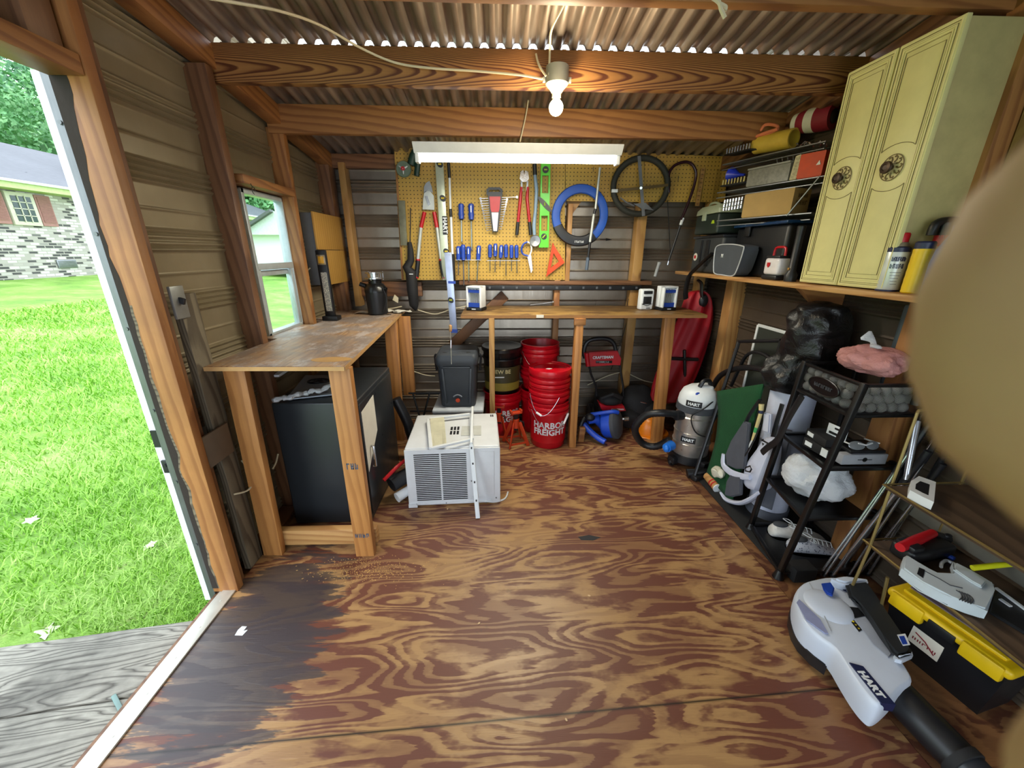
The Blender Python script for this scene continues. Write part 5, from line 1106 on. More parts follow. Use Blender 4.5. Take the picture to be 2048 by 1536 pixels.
m = MB(); m.lathe([(rv*1.02, .445), (rv*1.05, .46), (rv*1.0, .50), (rv*.85, .54), (rv*.55, .565), (0, .575)], vc, (0, 0, 1), 36); m.box((vc.x+.03, vc.y, .55), (.10, .10, .06), None, .025, 3); ld = m.out('power_head', WHITE, t)
MB().ball(vc+V((-.045, -.075, .535)), (.022, .012, .014)).out('blue_badge', BLUE, ld)
m = MB(); m.tube(smooth([vc+V((-.02, -.03, .57)), vc+V((.0, -.03, .61)), vc+V((.04, -.02, .61)), vc+V((.06, -.02, .575))], 4), .014, 8); m.out('top_handle', BLACK, ld)
q = vc+V((0, 0, 0)); m = MB()
for z in (.475, .215): m.textcyl('HART', .028, vc, rv+.014 if z > .4 else rv+.006, -38, z, .001)
m.out('lettering', WHITE, t)
m = MB(); 
for z, r2 in ((.475, rv+.008), (.215, rv+.002)): m.grid(lambda u, v: V((vc.x+math.sin(math.radians(-60+44*u))*(r2+.003), vc.y-math.cos(math.radians(-60+44*u))*(r2+.003), z-.02+.04*v)), 8, 1)
m.out('logo_plates', BLACK, t)
hp = [vc+V((-.10, -.03, .37)), at(1322, 826, Y=2.33), at(1290, 832, Y=2.38), at(1270, 858, Y=2.42), at(1283, 885, Y=2.45), at(1310, 893, Y=2.42), at(1340, 880, Y=2.36)]
pts = smooth(hp, 10); m = MB(); m.tube(pts, [.024+.0022*(k % 2) for k in range(len(pts))], 14); m.tube(smooth([vc+V((-.10, -.03, .37)), vc+V((-.16, -.05, .375))], 3), .032, 14); m.out('hose', BLACK, t)
m = MB(); c = at(1333, 896, Y=2.27); m.cyl(c, c+V((.05, .04, .0)), .03, .034, 18); m.ball(c+V((-.004, -.004, 0)), (.02, .026, .028)); m.out('blue_drain_cap', pm('azure_plastic', '1f6fd0', .35), t)
m = MB(); m.tube(smooth([vc+V(p) for p in ((.05, -.10, .50), (-.03, -.15, .47), (-.09, -.12, .40), (-.06, -.14, .30), (.02, -.15, .27), (.04, -.15, .36), (.10, -.11, .44))], 6), .0045, 6); m.out('power_cord', BLACK, t)
m = MB(); m.tube([vc+V((-.10, -.20, .025)), vc+V((.02, -.22, .05))], [.03, .02], 12); m.box(vc+V((-.02, -.22, .02)), (.14, .05, .035), TR(rz=25), .01); m.out('floor_nozzle', BLACK, t)
# ------------------------------------------------------------------ right wall: studs, shelf, cream cabinets
CREAM = pm('cream_paint', 'd6cf92', .45, var=.05)
GLAZE = pm('antique_glaze', '6b5a34', .6)
board('wall_stud', (1.655, 2.70, 0), (1.655, 2.70, 1.245), .10, .09, PINEL, up=(1, 0, 0), label='light pine stud with two dark knots under the right shelf', cat='post')
board('wall_stud', (1.655, 1.43, 0), (1.655, 1.43, 1.245), .09, .09, PINE, up=(1, 0, 0), label='orange stud under the near end of the right shelf, beside the golf rack', cat='post')
board('wall_stud', (1.655, 1.43, 1.27), (1.655, 1.43, 2.18), .09, .09, PINE, up=(1, 0, 0), label='orange stud above the shelf, right of the cream cabinet at the top corner', cat='post')
m = MB(); m.tube([(1.685, 2.775, .72), (1.685, 2.775, 1.24)], .012, 8); m.out('conduit', pm('slate_pipe', '4d5a63', .4, .4), label='thin slate-blue pipe on the left of the two-knot stud', cat='pipe')
m = MB(); m.box((1.64, 1.495, 1.02), (.03, .03, .38), None, .01); m.out('conduit', MATS['slate_pipe'], label='grey-blue conduit beside the orange stud under the shelf', cat='pipe')
SH = thing('wall_shelf', 'long pine wall shelf on the right wall carrying cans, cabinets and boxes', 'shelf', (1.53, 1.9, 1.26))
board('shelf_board', (1.53, .62, 1.259), (1.53, 3.06, 1.259), .32, .022, PINEL, SH, up=(0, 0, 1))
m = MB(); m.prism([(1.69, 1.86, 1.247), (1.45, 1.86, 1.247), (1.69, 1.86, 1.05)], (0, .035, 0)); m.out('bracket', PINE, SH)
m = MB(); m.prism([(1.69, 1.0, 1.247), (1.45, 1.0, 1.247), (1.69, 1.0, 1.05)], (0, .035, 0)); m.out('bracket', PINE, SH)
m = MB(); m.box((1.676, .95, 1.57), (.012, .86, .60)); m.out('plywood_sheet', plywood('tan_ply', 'a88a55', '8a6a3c', False, (2, 1), .6, .2, 6), label='tan plywood sheet on the right wall behind the spray bottles', cat='board')
# cream two-door cabinet standing on the shelf
CB = thing('cream_cabinet', 'tall pale yellow two-door cabinet with ornate round knobs on the right shelf', 'cabinet', (1.53, 1.6, 1.272))
m = MB(); m.box((1.54, 1.605, 1.678), (.23, .40, .806), None, .003); m.out('carcass', pm('cream_side', 'b3a672', .55), CB)
def door(y0, y1, z0=1.276, z1=2.084):
    X = 1.424; ym = (y0+y1)/2; zm = (z0+z1)/2
    d = MB().box((X-.009, ym, zm), (.018, y1-y0-.003, z1-z0), None, .003).out('door', CREAM, CB)
    def rect(i, zA=z0, zB=z1): return [V((X-.018, a, b)) for a, b in ((y0+i, zA+i), (y1-i, zA+i), (y1-i, zB-i), (y0+i, zB-i))]
    m = MB()
    for i, w in ((.006, .006), (.02, .0045), (.028, .004)): m.ring(rect(i), rect(i+w), (-.0025, 0, 0))
    m.out('moulding', CREAM, d)
    m = MB()
    for i in (.0125, .0185, .0335): m.ring(rect(i), rect(i+.0012), (-.0012, 0, 0))
    q = z0+.415; H = .068; yw = (y1-y0)/2-.042
    for s, zE in ((1, z1-.05), (-1, z0+.05)):
        zc = q+s*H; P = []
        for k in range(13):
            u = -1+2*k/12; P.append(V((X-.0195, ym+u*yw, zc+s*(.018*math.cos(u*PI/2)**.7-.010 if abs(u) < .999 else -.010))))
        P += [V((X-.0195, ym+yw, zE)), V((X-.0195, ym-yw, zE))]
        m.tube(P, .0010, 5, closed=True)
    m.out('glaze_line', GLAZE, d)
    kp = V((X-.018, ym, q))
    m = MB(); m.lathe([(.043, 0), (.043, .002), (.040, .004), (0, .004)], kp, (-1, 0, 0), 30); pl = m.out('backplate', pm('knob_plate', 'cfc393', .5), d)
    m = MB()
    for k in range(10):
        a = 2*PI*k/10; m.tube([kp+V((-.005, math.cos(a+b)*r, math.sin(a+b)*r)) for r, b in ((.018, 0), (.026, .18), (.034, .1), (.038, -.12), (.033, -.2))], .0026, 5)
    m.tube([kp+V((-.004, math.cos(2*PI*k/30)*.042, math.sin(2*PI*k/30)*.042)) for k in range(30)], .0016, 5, closed=True); m.out('scrollwork', GLAZE, pl)
    m = MB(); m.lathe([(.008, 0), (.008, .014), (.018, .018), (.021, .024), (.019, .030), (.010, .032), (.008, .030), (0, .030)], kp, (-1, 0, 0), 24); m.out('knob', pm('dark_bronze', '3d2f22', .4, .5), d)
door(1.604, 1.812); door(1.395, 1.601)
# bottles by the cabinet
def rcan(px, pb, pt, X=1.43): b = at(px, pb, X=X); tpt = at(px, pt, X=X); return b, tpt.z-b.z
b = V((1.435, 1.412, 1.271)); t = thing('spray_can', 'white and navy aerosol can with a red cap on the right shelf', 'spray can', b)
m = MB(); m.lathe([(.030, 0), (.0325, .004), (.0325, .145), (.030, .150)], b, (0, 0, 1), 28); c = m.out('can', pm('can_white', 'cdd3d2', .3, .2), t)
MB().lathe([(.0328, .136), (.0328, .150), (.026, .155)], b, (0, 0, 1), 28).out('navy_band', pm('navy', '1a2145', .4), t); MB().lathe([(.0328, .0), (.0328, .006)], b, (0, 0, 1), 28).out('bottom_rim', MATS['navy'], t)
m = MB(); m.lathe([(.026, .153), (.024, .163), (.018, .170)], b, (0, 0, 1), 22); m.out('shoulder', pm('tin', 'a59a86', .35, .7), t)
m = MB(); m.lathe([(.019, .166), (.020, .195), (.017, .20), (0, .20)], b, (0, 0, 1), 22); m.out('cap', RED, t)
m = MB(); rg = random.Random(8)
def cylmark(a, z, w, h): a = math.radians(a); m.box((b.x+math.sin(a)*.0331, b.y-math.cos(a)*.0331, b.z+z), (w, .0012, h), TR(rz=math.degrees(a)))
for z, h, n in ((.112, .015, 7), (.088, .016, 5)):
    for k in range(n): a = -62+70*k/n; cylmark(a, z, .0022, h); cylmark(a+3.5, z+(.4*h if k % 2 else -.4*h), .0035, h*.2); cylmark(a+6.5, z, .0018, h*(1 if k % 3 else .5))
for k in range(5): cylmark(-40+4*k, .066-.010*k, .018, .0012); cylmark(-14-3*k, .066-.010*k, .014, .0012)
m.out('label_print', MATS['navy'], c) 
b = V((1.44, 1.33, 1.271)); t = thing('yellow_can', 'yellow ribbed bottle with a dark collar between the aerosol and the blue bottle', 'bottle', b)
m = MB(); m.lathe([(.024, 0), (.027, .004)]+[(r, .01+.012*k) for k in range(11) for r in ((.027,) if k % 2 else (.0262,))]+[(.027, .142), (.026, .146)], b, (0, 0, 1), 26); m.out('body', YELLOW, t)
m = MB(); m.lathe([(.0265, .146), (.0265, .165), (.022, .17), (0, .17)], b, (0, 0, 1), 22); m.out('collar', MATS['navy'], t)
b = V((1.45, 1.255, 1.271)); t = thing('blue_bottle', 'blue plastic bottle nearest the fingertip on the right shelf', 'bottle', b)
m = MB(); m.lathe([(.036, 0), (.040, .006), (.041, .10), (.036, .14), (.022, .175), (.015, .19), (.015, .215), (0, .216)], b, (0, 0, 1), 28); m.out('body', pm('bottle_blue', '2a62b0', .35), t)
b = V((1.52, 1.36, 1.271)); t = thing('trigger_sprayer', 'black trigger spray bottle with a red neck behind the yellow bottle', 'spray bottle', b)
m = MB(); m.lathe([(.03, 0), (.033, .005), (.033, .13), (.015, .16)], b, (0, 0, 1), 22); m.out('bottle', pm('cream_bottle', 'c5bd98', .4), t); MB().lathe([(.02, .155), (.02, .19), (0, .19)], b, (0, 0, 1), 20).out('red_neck', RED, t)
m = MB(); m.tube(smooth([b+V(p) for p in ((-.04, 0, .19), (-.035, 0, .225), (0, 0, .235), (.05, -.01, .235))], 4), [.014]*13, 10); m.tube([b+V((0, 0, .18)), b+V((0, 0, .23))], .02, 12); m.out('sprayer_head', BLACK, t)
# storage on the far part of the shelf
t = thing('hard_storage_box', 'grey-black box with straps and a round badge at the far shelf end', 'box', (1.54, 2.72, 1.272))
m = MB(); m.box((1.55, 2.735, 1.392), (.26, .385, .24), None, .02, 3); m.out('body', pm('shelf_box_grey', '2f3235', .55), t); m = MB(); m.box((1.418, 2.72, 1.40), (.012, .05, .17), None, .003); m.box((1.418, 2.80, 1.40), (.012, .02, .17), None, .003); m.box((1.55, 2.735, 1.505), (.275, .395, .018), None, .006); m.out('straps', BLACK, t)
m = MB(); m.lathe([(0, 0), (.026, 0), (.026, .003), (0, .003)], (1.418, 2.865, 1.375), (-1, 0, 0), 22); b_ = m.out('round_badge', PAPER, t); m = MB(); m.box((1.413, 2.865, 1.375), (.002, .025, .022), None, .003); m.out('badge_mark', RED, b_)
m = MB(); m.tube(smooth([(1.405, 2.62, 1.40), (1.37, 2.74, 1.30), (1.36, 2.80, 1.24), (1.37, 2.84, 1.14), (1.39, 2.86, 1.08)], 5), [.02]*21, 8, flat=.4); m.out('black_strap', BLACK, label='black webbing strap hanging over the shelf edge above the red bag', cat='strap')
t = thing('tackle_box', 'dark green tackle box with a pale lid stacked on the grey storage box', 'tackle box', (1.52, 2.78, 1.516))
m = MB(); m.box((1.52, 2.775, 1.585), (.22, .30, .125), None, .012, 3); m.out('body', pm('tackle_green', '1f2a24', .45), t)
m = MB(); m.loft([rr(1.52, 2.775, .23, .31, 1.648, .02), rr(1.52, 2.775, .225, .305, 1.675, .02), rr(1.52, 2.775, .19, .27, 1.700, .03)]); m.tube(smooth([(1.45, 2.84, 1.70), (1.44, 2.80, 1.715), (1.44, 2.74, 1.715), (1.45, 2.70, 1.70)], 4), .008, 8); m.out('lid', pm('pale_green_lid', '9fa88f', .45), t)
m = MB(); m.box((1.405, 2.80, 1.635), (.012, .045, .055), None, .004); m.out('latch', MATS['pale_green_lid'], t); m = MB(); m.prism([(1.408, 2.66, 1.585), (1.408, 2.70, 1.585), (1.408, 2.69, 1.605), (1.408, 2.67, 1.605)], (-.002, 0, 0)); m.out('green_emblem', pm('acid', 'a9c22a', .4), t)
t = thing('black_tote', 'large black tote with a shiny blue lid edge behind the lunch bag', 'tote', (1.58, 2.3, 1.272))
m = MB(); m.box((1.585, 2.30, 1.41), (.19, .46, .276), None, .02, 3); m.out('body', BLACK, t); m = MB(); m.box((1.575, 2.30, 1.555), (.215, .475, .016), None, .006); m.out('lid', pm('deep_blue_lid', '12355e', .25), t); m = MB(); m.box((1.478, 2.40, 1.53), (.012, .05, .07), None, .004); m.out('latch', BLACK, t)
t = thing('lunch_bag', 'grey lunch bag with silver piping standing on the right shelf', 'bag', (1.45, 2.4, 1.272))
def lb_(y, z): return V((1.385, y, z))
o_ = smooth([lb_(2.53, 1.30), lb_(2.55, 1.40), lb_(2.53, 1.445), lb_(2.40, 1.452), lb_(2.27, 1.44), lb_(2.25, 1.42), lb_(2.275, 1.32), lb_(2.31, 1.275), lb_(2.42, 1.274), lb_(2.50, 1.277)], 4, True)
m = MB(); m.prism(o_, (.085, 0, 0), .006); bg_ = m.out('body', pm('lunch_grey', '41464e', .75, bump=.2), t); MB().tube([p+V((-.003, 0, 0)) for p in o_], .0035, 6, closed=True).out('piping', pm('silver_piping', 'b9bcc0', .4), bg_)
m = MB(); m.text('M', .028, Matrix(((0, 0, -1, 1.383), (-1, 0, 0, 2.46), (0, 1, 0, 1.385), (0, 0, 0, 1))), .001, .001); m.out('emblem', WHITE, bg_)
t = thing('camping_lantern', 'white and red camping lantern standing on the right shelf', 'lantern', (1.44, 2.03, 1.272)); lc = V((1.44, 2.03, 1.271))
MB().box(lc+V((0, 0, .012)), (.075, .115, .024), None, .008).out('base', BLACK, t); MB().box(lc+V((0, 0, .066)), (.07, .11, .084), None, .014, 3).out('diffuser', pm('frosted', 'd5cfd2', .3), t)
m = MB(); m.box(lc+V((0, 0, .113)), (.066, .10, .012), None, .004); m.out('top_cap', BLACK, t); m = MB(); m.tube(smooth([lc+V(p) for p in ((0, .042, .115), (0, .036, .155), (0, 0, .160), (0, -.036, .155), (0, -.042, .115))], 3), .006, 8); m.out('handle', RED, t)
m = MB(); m.prism([lc+V((-.037, y, z)) for y, z in ((.025, .085), (.003, .085), (.003, .07), (.014, .06), (.025, .07))], (-.002, 0, 0)); m.out('shield_emblem', RED, t)
t = thing('flashlight', 'black flashlight standing upright between lantern and cream cabinet', 'flashlight', (1.43, 1.91, 1.272)); m = MB(); m.lathe([(.026, 0), (.028, .03), (.017, .05), (.016, .21), (.018, .25), (.014, .255), (0, .255)], (1.43, 1.905, 1.271), (0, 0, 1), 22); m.out('barrel', BLACK, t); MB().cyl((1.413, 1.905, 1.33), (1.409, 1.905, 1.33), .006).out('button', pm('brass_dot', 'b98f50', .3, .5), t)
t = thing('silver_tube', 'short pale grey tube beside the cream cabinet on the shelf', 'tube', (1.46, 1.845, 1.272)); MB().box((1.50, 1.845, 1.385), (.02, .025, .22), None, .006).out('tube_body', LGREY, t)
# ------------------------------------------------------------------ wire shelves with hardware
def Xs(px): return 1.37+(px-1440)/210*.21
def R_(px, py, dx=0.0): return at(px, py, X=Xs(px)+dx)
def wireshelf(x0, y0, x1, y1, lab, dep=.26):
    a = R_(x0, y0); b = R_(x1, y1); z = (a.z+b.z)/2; a.z = b.z = z; t = thing('wire_shelf', lab, 'shelf', (a+b)/2); dep = min(dep, 1.69-max(a.x, b.x)+.12)
    n = V((1, 0, 0)); A = a.copy(); A.x = 1.69; B = b.copy(); B.x = 1.69
    m = MB(); m.tube([a, b], .004, 6); m.tube([A, B], .004, 6); m.tube([a+V((0, 0, -.03)), b+V((0, 0, -.03))], .003, 6); m.out('rail', STEEL, t)
    m = MB(); k = 0; N_ = 22
    for k in range(N_+1): m.tube([a.lerp(b, k/N_), A.lerp(B, k/N_)], .0018, 5)
    m.out('cross_wires', STEEL, t); return z
z1_ = wireshelf(1435, 437, 1622, 432, 'lowest wire shelf, under the big cardboard box')
z2_ = wireshelf(1436, 378, 1655, 361, 'middle wire shelf, under the grey bin and the orange box')
z3_ = wireshelf(1448, 316, 1648, 300, 'top wire shelf, under the yellow roll')
m = MB(); m.tube([R_(1640, 352, -.01), R_(1573, 432, -.01)], .004, 6); m.out('brace_rod', STEEL, label='slanting thin metal rod in front of the cardboard box end', cat='rod')
# cardboard box
def rbox(name, lab, cat, px, zb, zt, dep, mat, py, parentname='box_body', bev=.003, slack=0):
    a = R_(px[0], py); b = R_(px[1], py); a.z = b.z = zb; t = thing(name, lab, cat, (a+b)/2)
    m = MB(); n = V((b.y-a.y, a.x-b.x, 0)).normalized()*dep; n = n if n.x > 0 else -n
    m.prism([a, b, b+n, a+n], (0, 0, zt-zb), bev); m.out(parentname, mat, t); return t, a, b, n
t, a, b, n = rbox('cardboard_box', 'large plain cardboard box on the lowest wire shelf', 'box', (1484, 1580), z1_+.004, z1_+.128, .13, CARD, 425)
d = n.normalized(); q = b+n*.55+V((0, 0, .06)); o = (b-a).normalized()
m = MB(); m.marks(Matrix(((d.x, 0, o.x, q.x+o.x*.001), (d.y, 0, o.y, q.y+o.y*.001), (0, 1, 0, q.z+.03), (0, 0, 0, 1))), .075, .018, 5, 11); m.marks(Matrix(((d.x, 0, o.x, q.x+o.x*.001), (d.y, 0, o.y, q.y+o.y*.001), (0, 1, 0, q.z-.004), (0, 0, 0, 1))), .09, .022, 4, 12); m.out('printed_letters', pm('brown_ink', '5f4523', .7), t)
t, a, b, n = rbox('storage_bin', 'grey translucent plastic bin full of odds and ends on the middle wire shelf', 'bin', (1492, 1573), z2_+.004, z2_+.088, .13, pm('smoky_plastic', '7f7d74', .3, var=.3, scale=60), 370, 'tub')
m = MB(); m.ring([p+V((0, 0, .084)) for p in (a-n*.06, b-n*.06, b+n*1.05, a+n*1.05)], [p+V((0, 0, .084)) for p in (a+n*.08, b+n*.08, b+n*.92, a+n*.92)], (0, 0, .008)); m.out('rim', pm('rim_grey', '8e8d86', .35), t)
m = MB()
for k in range(4): q = b.lerp(a, .08+.12*k)+n*.4+V((0, 0, .08)); m.tube([q, q+V((-.01, .012, .05))], .002, 5)
m.out('loose_bits', CHROME, t)
t, a, b, n = rbox('orange_box', 'orange cardboard box with a white end on the middle wire shelf', 'box', (1592, 1640), z2_+.004, z2_+.115, .10, pm('box_orange', 'c8431a', .55), 358)
m = MB(); e = (b-a); m.prism([a-e*.30+n*.0, a-e*.005, a-e*.005+V((0, 0, .113)), a-e*.22+V((0, 0, .108))], (n.x*.9, n.y*.9, 0)); m.out('white_end_flap', pm('cream_print', 'b5ab8a', .6, var=.5, scale=90), t)
q = a.lerp(b, .72)+V((0, 0, .05))-n.normalized()*.002; o = (b-a).normalized(); m = MB(); m.prism([q, q+o*.02, q+o*.012+V((0, 0, .02))], tuple(-n.normalized()*.001)); m.out('white_mark', WHITE, t)
# socket and bit trays
def tray(px, py, lab, nn=9, gold=False):
    a = R_(px[0], py[0], -.01); b = R_(px[1], py[1], -.01); t = thing('bit_tray', lab, 'tool tray', (a+b)/2); m = MB(); n = V((.07, 0, 0)); m.prism([a, b, b+n, a+n], (0, 0, .008)); m.out('tray', BLACK, t)
    for k in range(nn):
        q = a.lerp(b, (k+.5)/nn); c = MB(); c.tube([q+V((.006, 0, .008)), q+V((.006, 0, .036))], .005, 8); c.out('bit', pm('brass_bits', 'a4935a', .35, .7) if gold else CHROME, t)
tray((1448, 1498), (312, 300), 'rack of upright silver bits at the far end of the top wire shelf')
tray((1440, 1488), (374, 366), 'rack of gold-coloured bits at the far end of the middle wire shelf', 8, True)
q0, q1 = R_(1440, 424), R_(1480, 418)
t = thing('socket_pack', 'clear pack of shiny sockets left of the large cardboard box', 'socket set', (q0+q1)/2)
for r in range(3):
    for k in range(7):
        q = q0.lerp(q1, (k+.5)/7)+V((.012, 0, .004+.022*r)); MB().cyl(q, q+V((0, 0, .018)), .0075, n=10).out('socket', CHROME, t)
t = thing('funnel', 'blue plastic funnel lying behind the gold bits', 'funnel', R_(1474, 350)); c = R_(1470, 350, .03)
m = MB(); m.lathe([(.042, -.03), (.044, -.028), (.010, .03), (.006, .07), (.004, .07), (.008, .03), (.04, -.03)], c+V((0, 0, .0)), (.3, -1, -.15), 24); m.out('cone', pm('funnel_blue', '1f33b5', .35), t)
a, b = R_(1514, 290, .04), R_(1588, 276, .04); ax = (b-a).normalized(); r = .047
t = thing('yellow_roll', 'open yellow cylinder roll lying on the top wire shelf', 'roll', a); m = MB(); L = (b-a).length; m.lathe([(r, 0), (r, L), (r-.008, L), (r-.008, 0.004), (0, .004)], a, ax, 30); m.out('roll_body', pm('roll_yellow', 'c2a13a', .5), t)
a, b = R_(1590, 248, .07), R_(1668, 232, .07); t = thing('striped_rolled_cloth', 'rolled red and white striped cloth beside the cream cabinet on the top shelf', 'cloth roll', a)
m = MB(); ax = (b-a).normalized(); L = (b-a).length; r = .055
cols = [(0, .14, 'w'), (.14, .36, 'r'), (.36, .60, 'w'), (.60, 1.0, 'r')]
MRD = pm('maroon_cloth', '7d0f22', .7); WCL = pm('white_cloth', 'c9c6b4', .8)
for f0, f1, c_ in cols:
    m = MB(); rA = r*(.80+.25*min(1, f0*2)); rB = r*(.80+.25*min(1, f1*2)); m.lathe([(rA*.3, L*f0), (rA, L*f0), ((rA+rB)/2*1.02, L*(f0+f1)/2), (rB, L*f1), (rB*.3, L*f1)], a, ax, 26); m.out('red_stripe' if c_ == 'r' else 'white_stripe', MRD if c_ == 'r' else WCL, t)
MB().lathe([(.032, L), (.032, L+.002), (0, L+.002)], a, ax, 20).out('dark_core', BLACK, t)
m = MB(); m.tube(smooth([R_(x, y, .02) for x, y in ((1500, 268), (1520, 262), (1530, 250), (1548, 250), (1556, 256), (1540, 266), (1520, 274), (1502, 276))], 4), .008, 7); m.tube(smooth([R_(x, y, .01) for x, y in ((1505, 276), (1530, 266), (1556, 258))], 4), .008, 7); m.out('orange_strap', pm('orange_webbing', 'c9714a', .7), label='tangled orange and white strap on top of the yellow roll', cat='strap')
m = MB(); q = [R_(x, y, .10) for x, y in ((1505, 245), (1603, 210), (1640, 212), (1530, 248))]; m.prism(q, (0, 0, .006)); m.out('flat_sheet', WHITE, label='flat white panel lying highest on the top wire shelf', cat='panel')
m = MB(); q = [R_(x, y, .11) for x, y in ((1512, 247), (1560, 228), (1572, 240), (1520, 258))]; m.prism(q, (.05, 0, -.004)); m.out('black_case', BLACK, label='black flat case under the white panel on the top wire shelf', cat='case')
t = thing('hardware_bag', 'clear bag of shiny hardware on the top shelf right of the yellow roll', 'bag', R_(1620, 290)); m = MB()
for k in range(14): q = R_(1596+4.4*k, 290+3*math.sin(k*2), .01+.01*(k % 3)); m.tube([q, q+V((.012*math.sin(k), .012*math.cos(k), .01))], .004, 6)
m.out('hardware', CHROME, t)
# ------------------------------------------------------------------ corner behind the golf gear
m = MB(); m.box((1.49, 1.81, .005), (.40, .88, .010), None, .003); m.out('floor_mat', pm('rubber_mat', '141414', .8), label='black rubber mat under the golf rack and golf bags', cat='mat')
t = thing('window_screen', 'white framed fly screen leaning against the right wall', 'screen', (1.6, 2.1, 0)); sx = 1.615
A, B = at(1517, 650, X=sx), at(1600, 680, X=sx); A2 = V((sx-.03, A.y, .02)); B.z = A.z; B2 = V((sx-.03, B.y, .02))
m = MB(); 
for p, q in ((A, B), (B, B2), (B2, A2), (A2, A)): m.bar(p, q, .018, .01, (1, 0, 0), .001)
m.out('frame', WHITE, t); MB().prism([A, B, B2, A2], (.002, 0, 0)).out('mesh', pm('screen_mesh', '2c3029', .8), t)
t = thing('cart_frame', 'black steel push-cart frame with inner loop behind the green turf mat', 'frame', (1.45, 2.2, 0))
m = MB(); p1, p2, p3 = at(1388, 955, Z=.02), at(1478, 683, X=1.52), at(1562, 681, X=1.52); m.tube([p1, p2], .011, 8); m.tube([p2, p3], .011, 8); m.tube([p3, p3+V((.02, -.02, -.9))], .011, 8); m.out('outer_tube', BLACK, t)
m = MB(); m.tube(smooth([at(x, y, X=1.53) for x, y in ((1462, 772), (1478, 738), (1492, 712), (1512, 704), (1538, 715), (1552, 740), (1560, 770))], 4), .011, 8); m.out('inner_loop', BLACK, t)
m = MB(); m.tube(smooth([at(x, y, X=1.50) for x, y in ((1425, 775), (1440, 752), (1470, 738), (1510, 736), (1550, 748))], 4), .018, 10); m.out('black_hose', BLACK, label='thick black hose arching above the green turf mat', cat='hose')
# green turf mat
def turf():
    t = NT('green_turf'); v = t.obj(); n = t.noise(v, 260, 2); n2 = t.noise(v, 8, 3); t.bump(n, .8, .003); return t.end(t.mix(n, t.mix(n2, lin('0f4a26'), lin('17602f')), lin('08301a')), .95)
C0, C1, C2, C3 = at(1437, 782, X=1.40), at(1530, 768, X=1.42), at(1415, 948, X=1.335), V((1.36, 1.86, .02))
m = MB(); m.grid(lambda u, v: (C0.lerp(C1, u)*(1-v)+C2.lerp(C3, u)*v)+V((.035*math.sin(v*PI)*(1-u)+.0, 0, 0)), 8, 16)
m.out('turf_mat', turf(), label='green artificial turf mat standing on edge beside the shop vacuum', cat='turf mat', solid=.012)
# golf travel bag with black hood
BAGW = pm('bag_white', 'c3c8dc', .55, var=.06, bump=.1, bscale=30); BAGG = pm('bag_grey', '575b66', .7, bump=.15)
t = thing('golf_bag', 'tall white golf bag with a black rain hood behind the golf rack', 'golf bag', (1.55, 1.8, .01))
def ringat(c, rx, ry, n=28, wob=0.0, seed=0, tilt=0.0): return [V(c)+V((math.cos(2*PI*k/n)*rx*(1+wob*noisefn((math.cos(2*PI*k/n)*2, math.sin(2*PI*k/n)*2, c[2]*9), 1, seed)), math.sin(2*PI*k/n)*ry*(1+wob*noisefn((math.cos(2*PI*k/n)*2, math.sin(2*PI*k/n)*2, c[2]*9), 1, seed+5)), tilt*math.cos(2*PI*k/n))) for k in range(n)]
m = MB(); m.loft([ringat((1.52, 1.80, z), .095-.01*abs(z-.3), .095, wob=.03) for z in (.02, .1)]+[ringat((1.515+.04*z, 1.80+.06*z, z), .100+.012*z, .095, wob=.05) for z in (.2, .35, .5, .62, .74)]); m.out('body', BAGW, t)
m = MB(); m.loft([ringat((1.52, 1.80, z), .103, .103) for z in (.010, .06)]); m.out('foot_cuff', BAGG, t)
m = MB(); m.prism([(1.435, 1.745, .10), (1.47, 1.705, .10), (1.49, 1.73, .55), (1.45, 1.76, .55)], (-.02, -.03, 0), .008); m.out('side_pocket', BAGG, t)
m = MB(); m.tube(smooth([(1.43, 1.76, .68), (1.415, 1.75, .5), (1.43, 1.74, .3), (1.44, 1.74, .2)], 5), [.014]*16, 8, flat=.5); m.out('carry_strap', BLACK, t)
hoodm = NT('black_nylon'); _v = hoodm.obj(); hoodm.bump(hoodm.noise(_v, 14, 4, .7, 1.2), .7, .012); HOOD = hoodm.end(lin('101114'), .38)
rings = []
for (z, cx, cy, rx, ry, w) in ((.73, 1.515, 1.84, .112, .105, .05), (.76, 1.51, 1.84, .135, .115, .16), (.82, 1.51, 1.83, .150, .125, .30), (.88, 1.53, 1.82, .145, .125, .34), (.93, 1.545, 1.81, .140, .12, .22), (1.0, 1.545, 1.80, .148, .125, .16), (1.07, 1.54, 1.80, .146, .125, .12), (1.13, 1.54, 1.80, .125, .11, .08), (1.17, 1.535, 1.80, .085, .08, .05), (1.188, 1.53, 1.80, .03, .03, 0)):
    rings.append(ringat((cx, cy, z), rx, ry, 36, w, 3))
R2 = []
for i in range(len(rings)-1):
    for k in range(5):
        f_ = k/5; rr2 = []
        for p, q in zip(rings[i], rings[i+1]):
            v = p.lerp(q, f_); d = (v-V((1.53, 1.81, v.z))).normalized(); fold = abs(noisefn(V((v.x*1.3, v.y*1.3, v.z*.8))+V((v.z*.3, 0, 0)), 11, 2)); v = v+d*(.045*fold-.012+.012*noisefn(v, 26, 4)); v.x = min(v.x, 1.69); rr2.append(v)
        R2.append(rr2)
R2.append(rings[-1]); hd = MB().loft(R2).out('rain_hood', HOOD, t, sub=1)
m = MB(); m.tube([V((1.43+.0*k, 1.80, 1.0)) for k in range(2)], .001, 4) if False else m.tube([V((1.535+.150*math.cos(a)*math.cos(.6), 1.80-.128*math.sin(a), 1.0+.17*math.cos(a)*.0+.15*math.sin(a*.0))) for a in (0.3, .8, 1.3, 1.8)], .002, 5); m.out('seam', BLACK, hd)
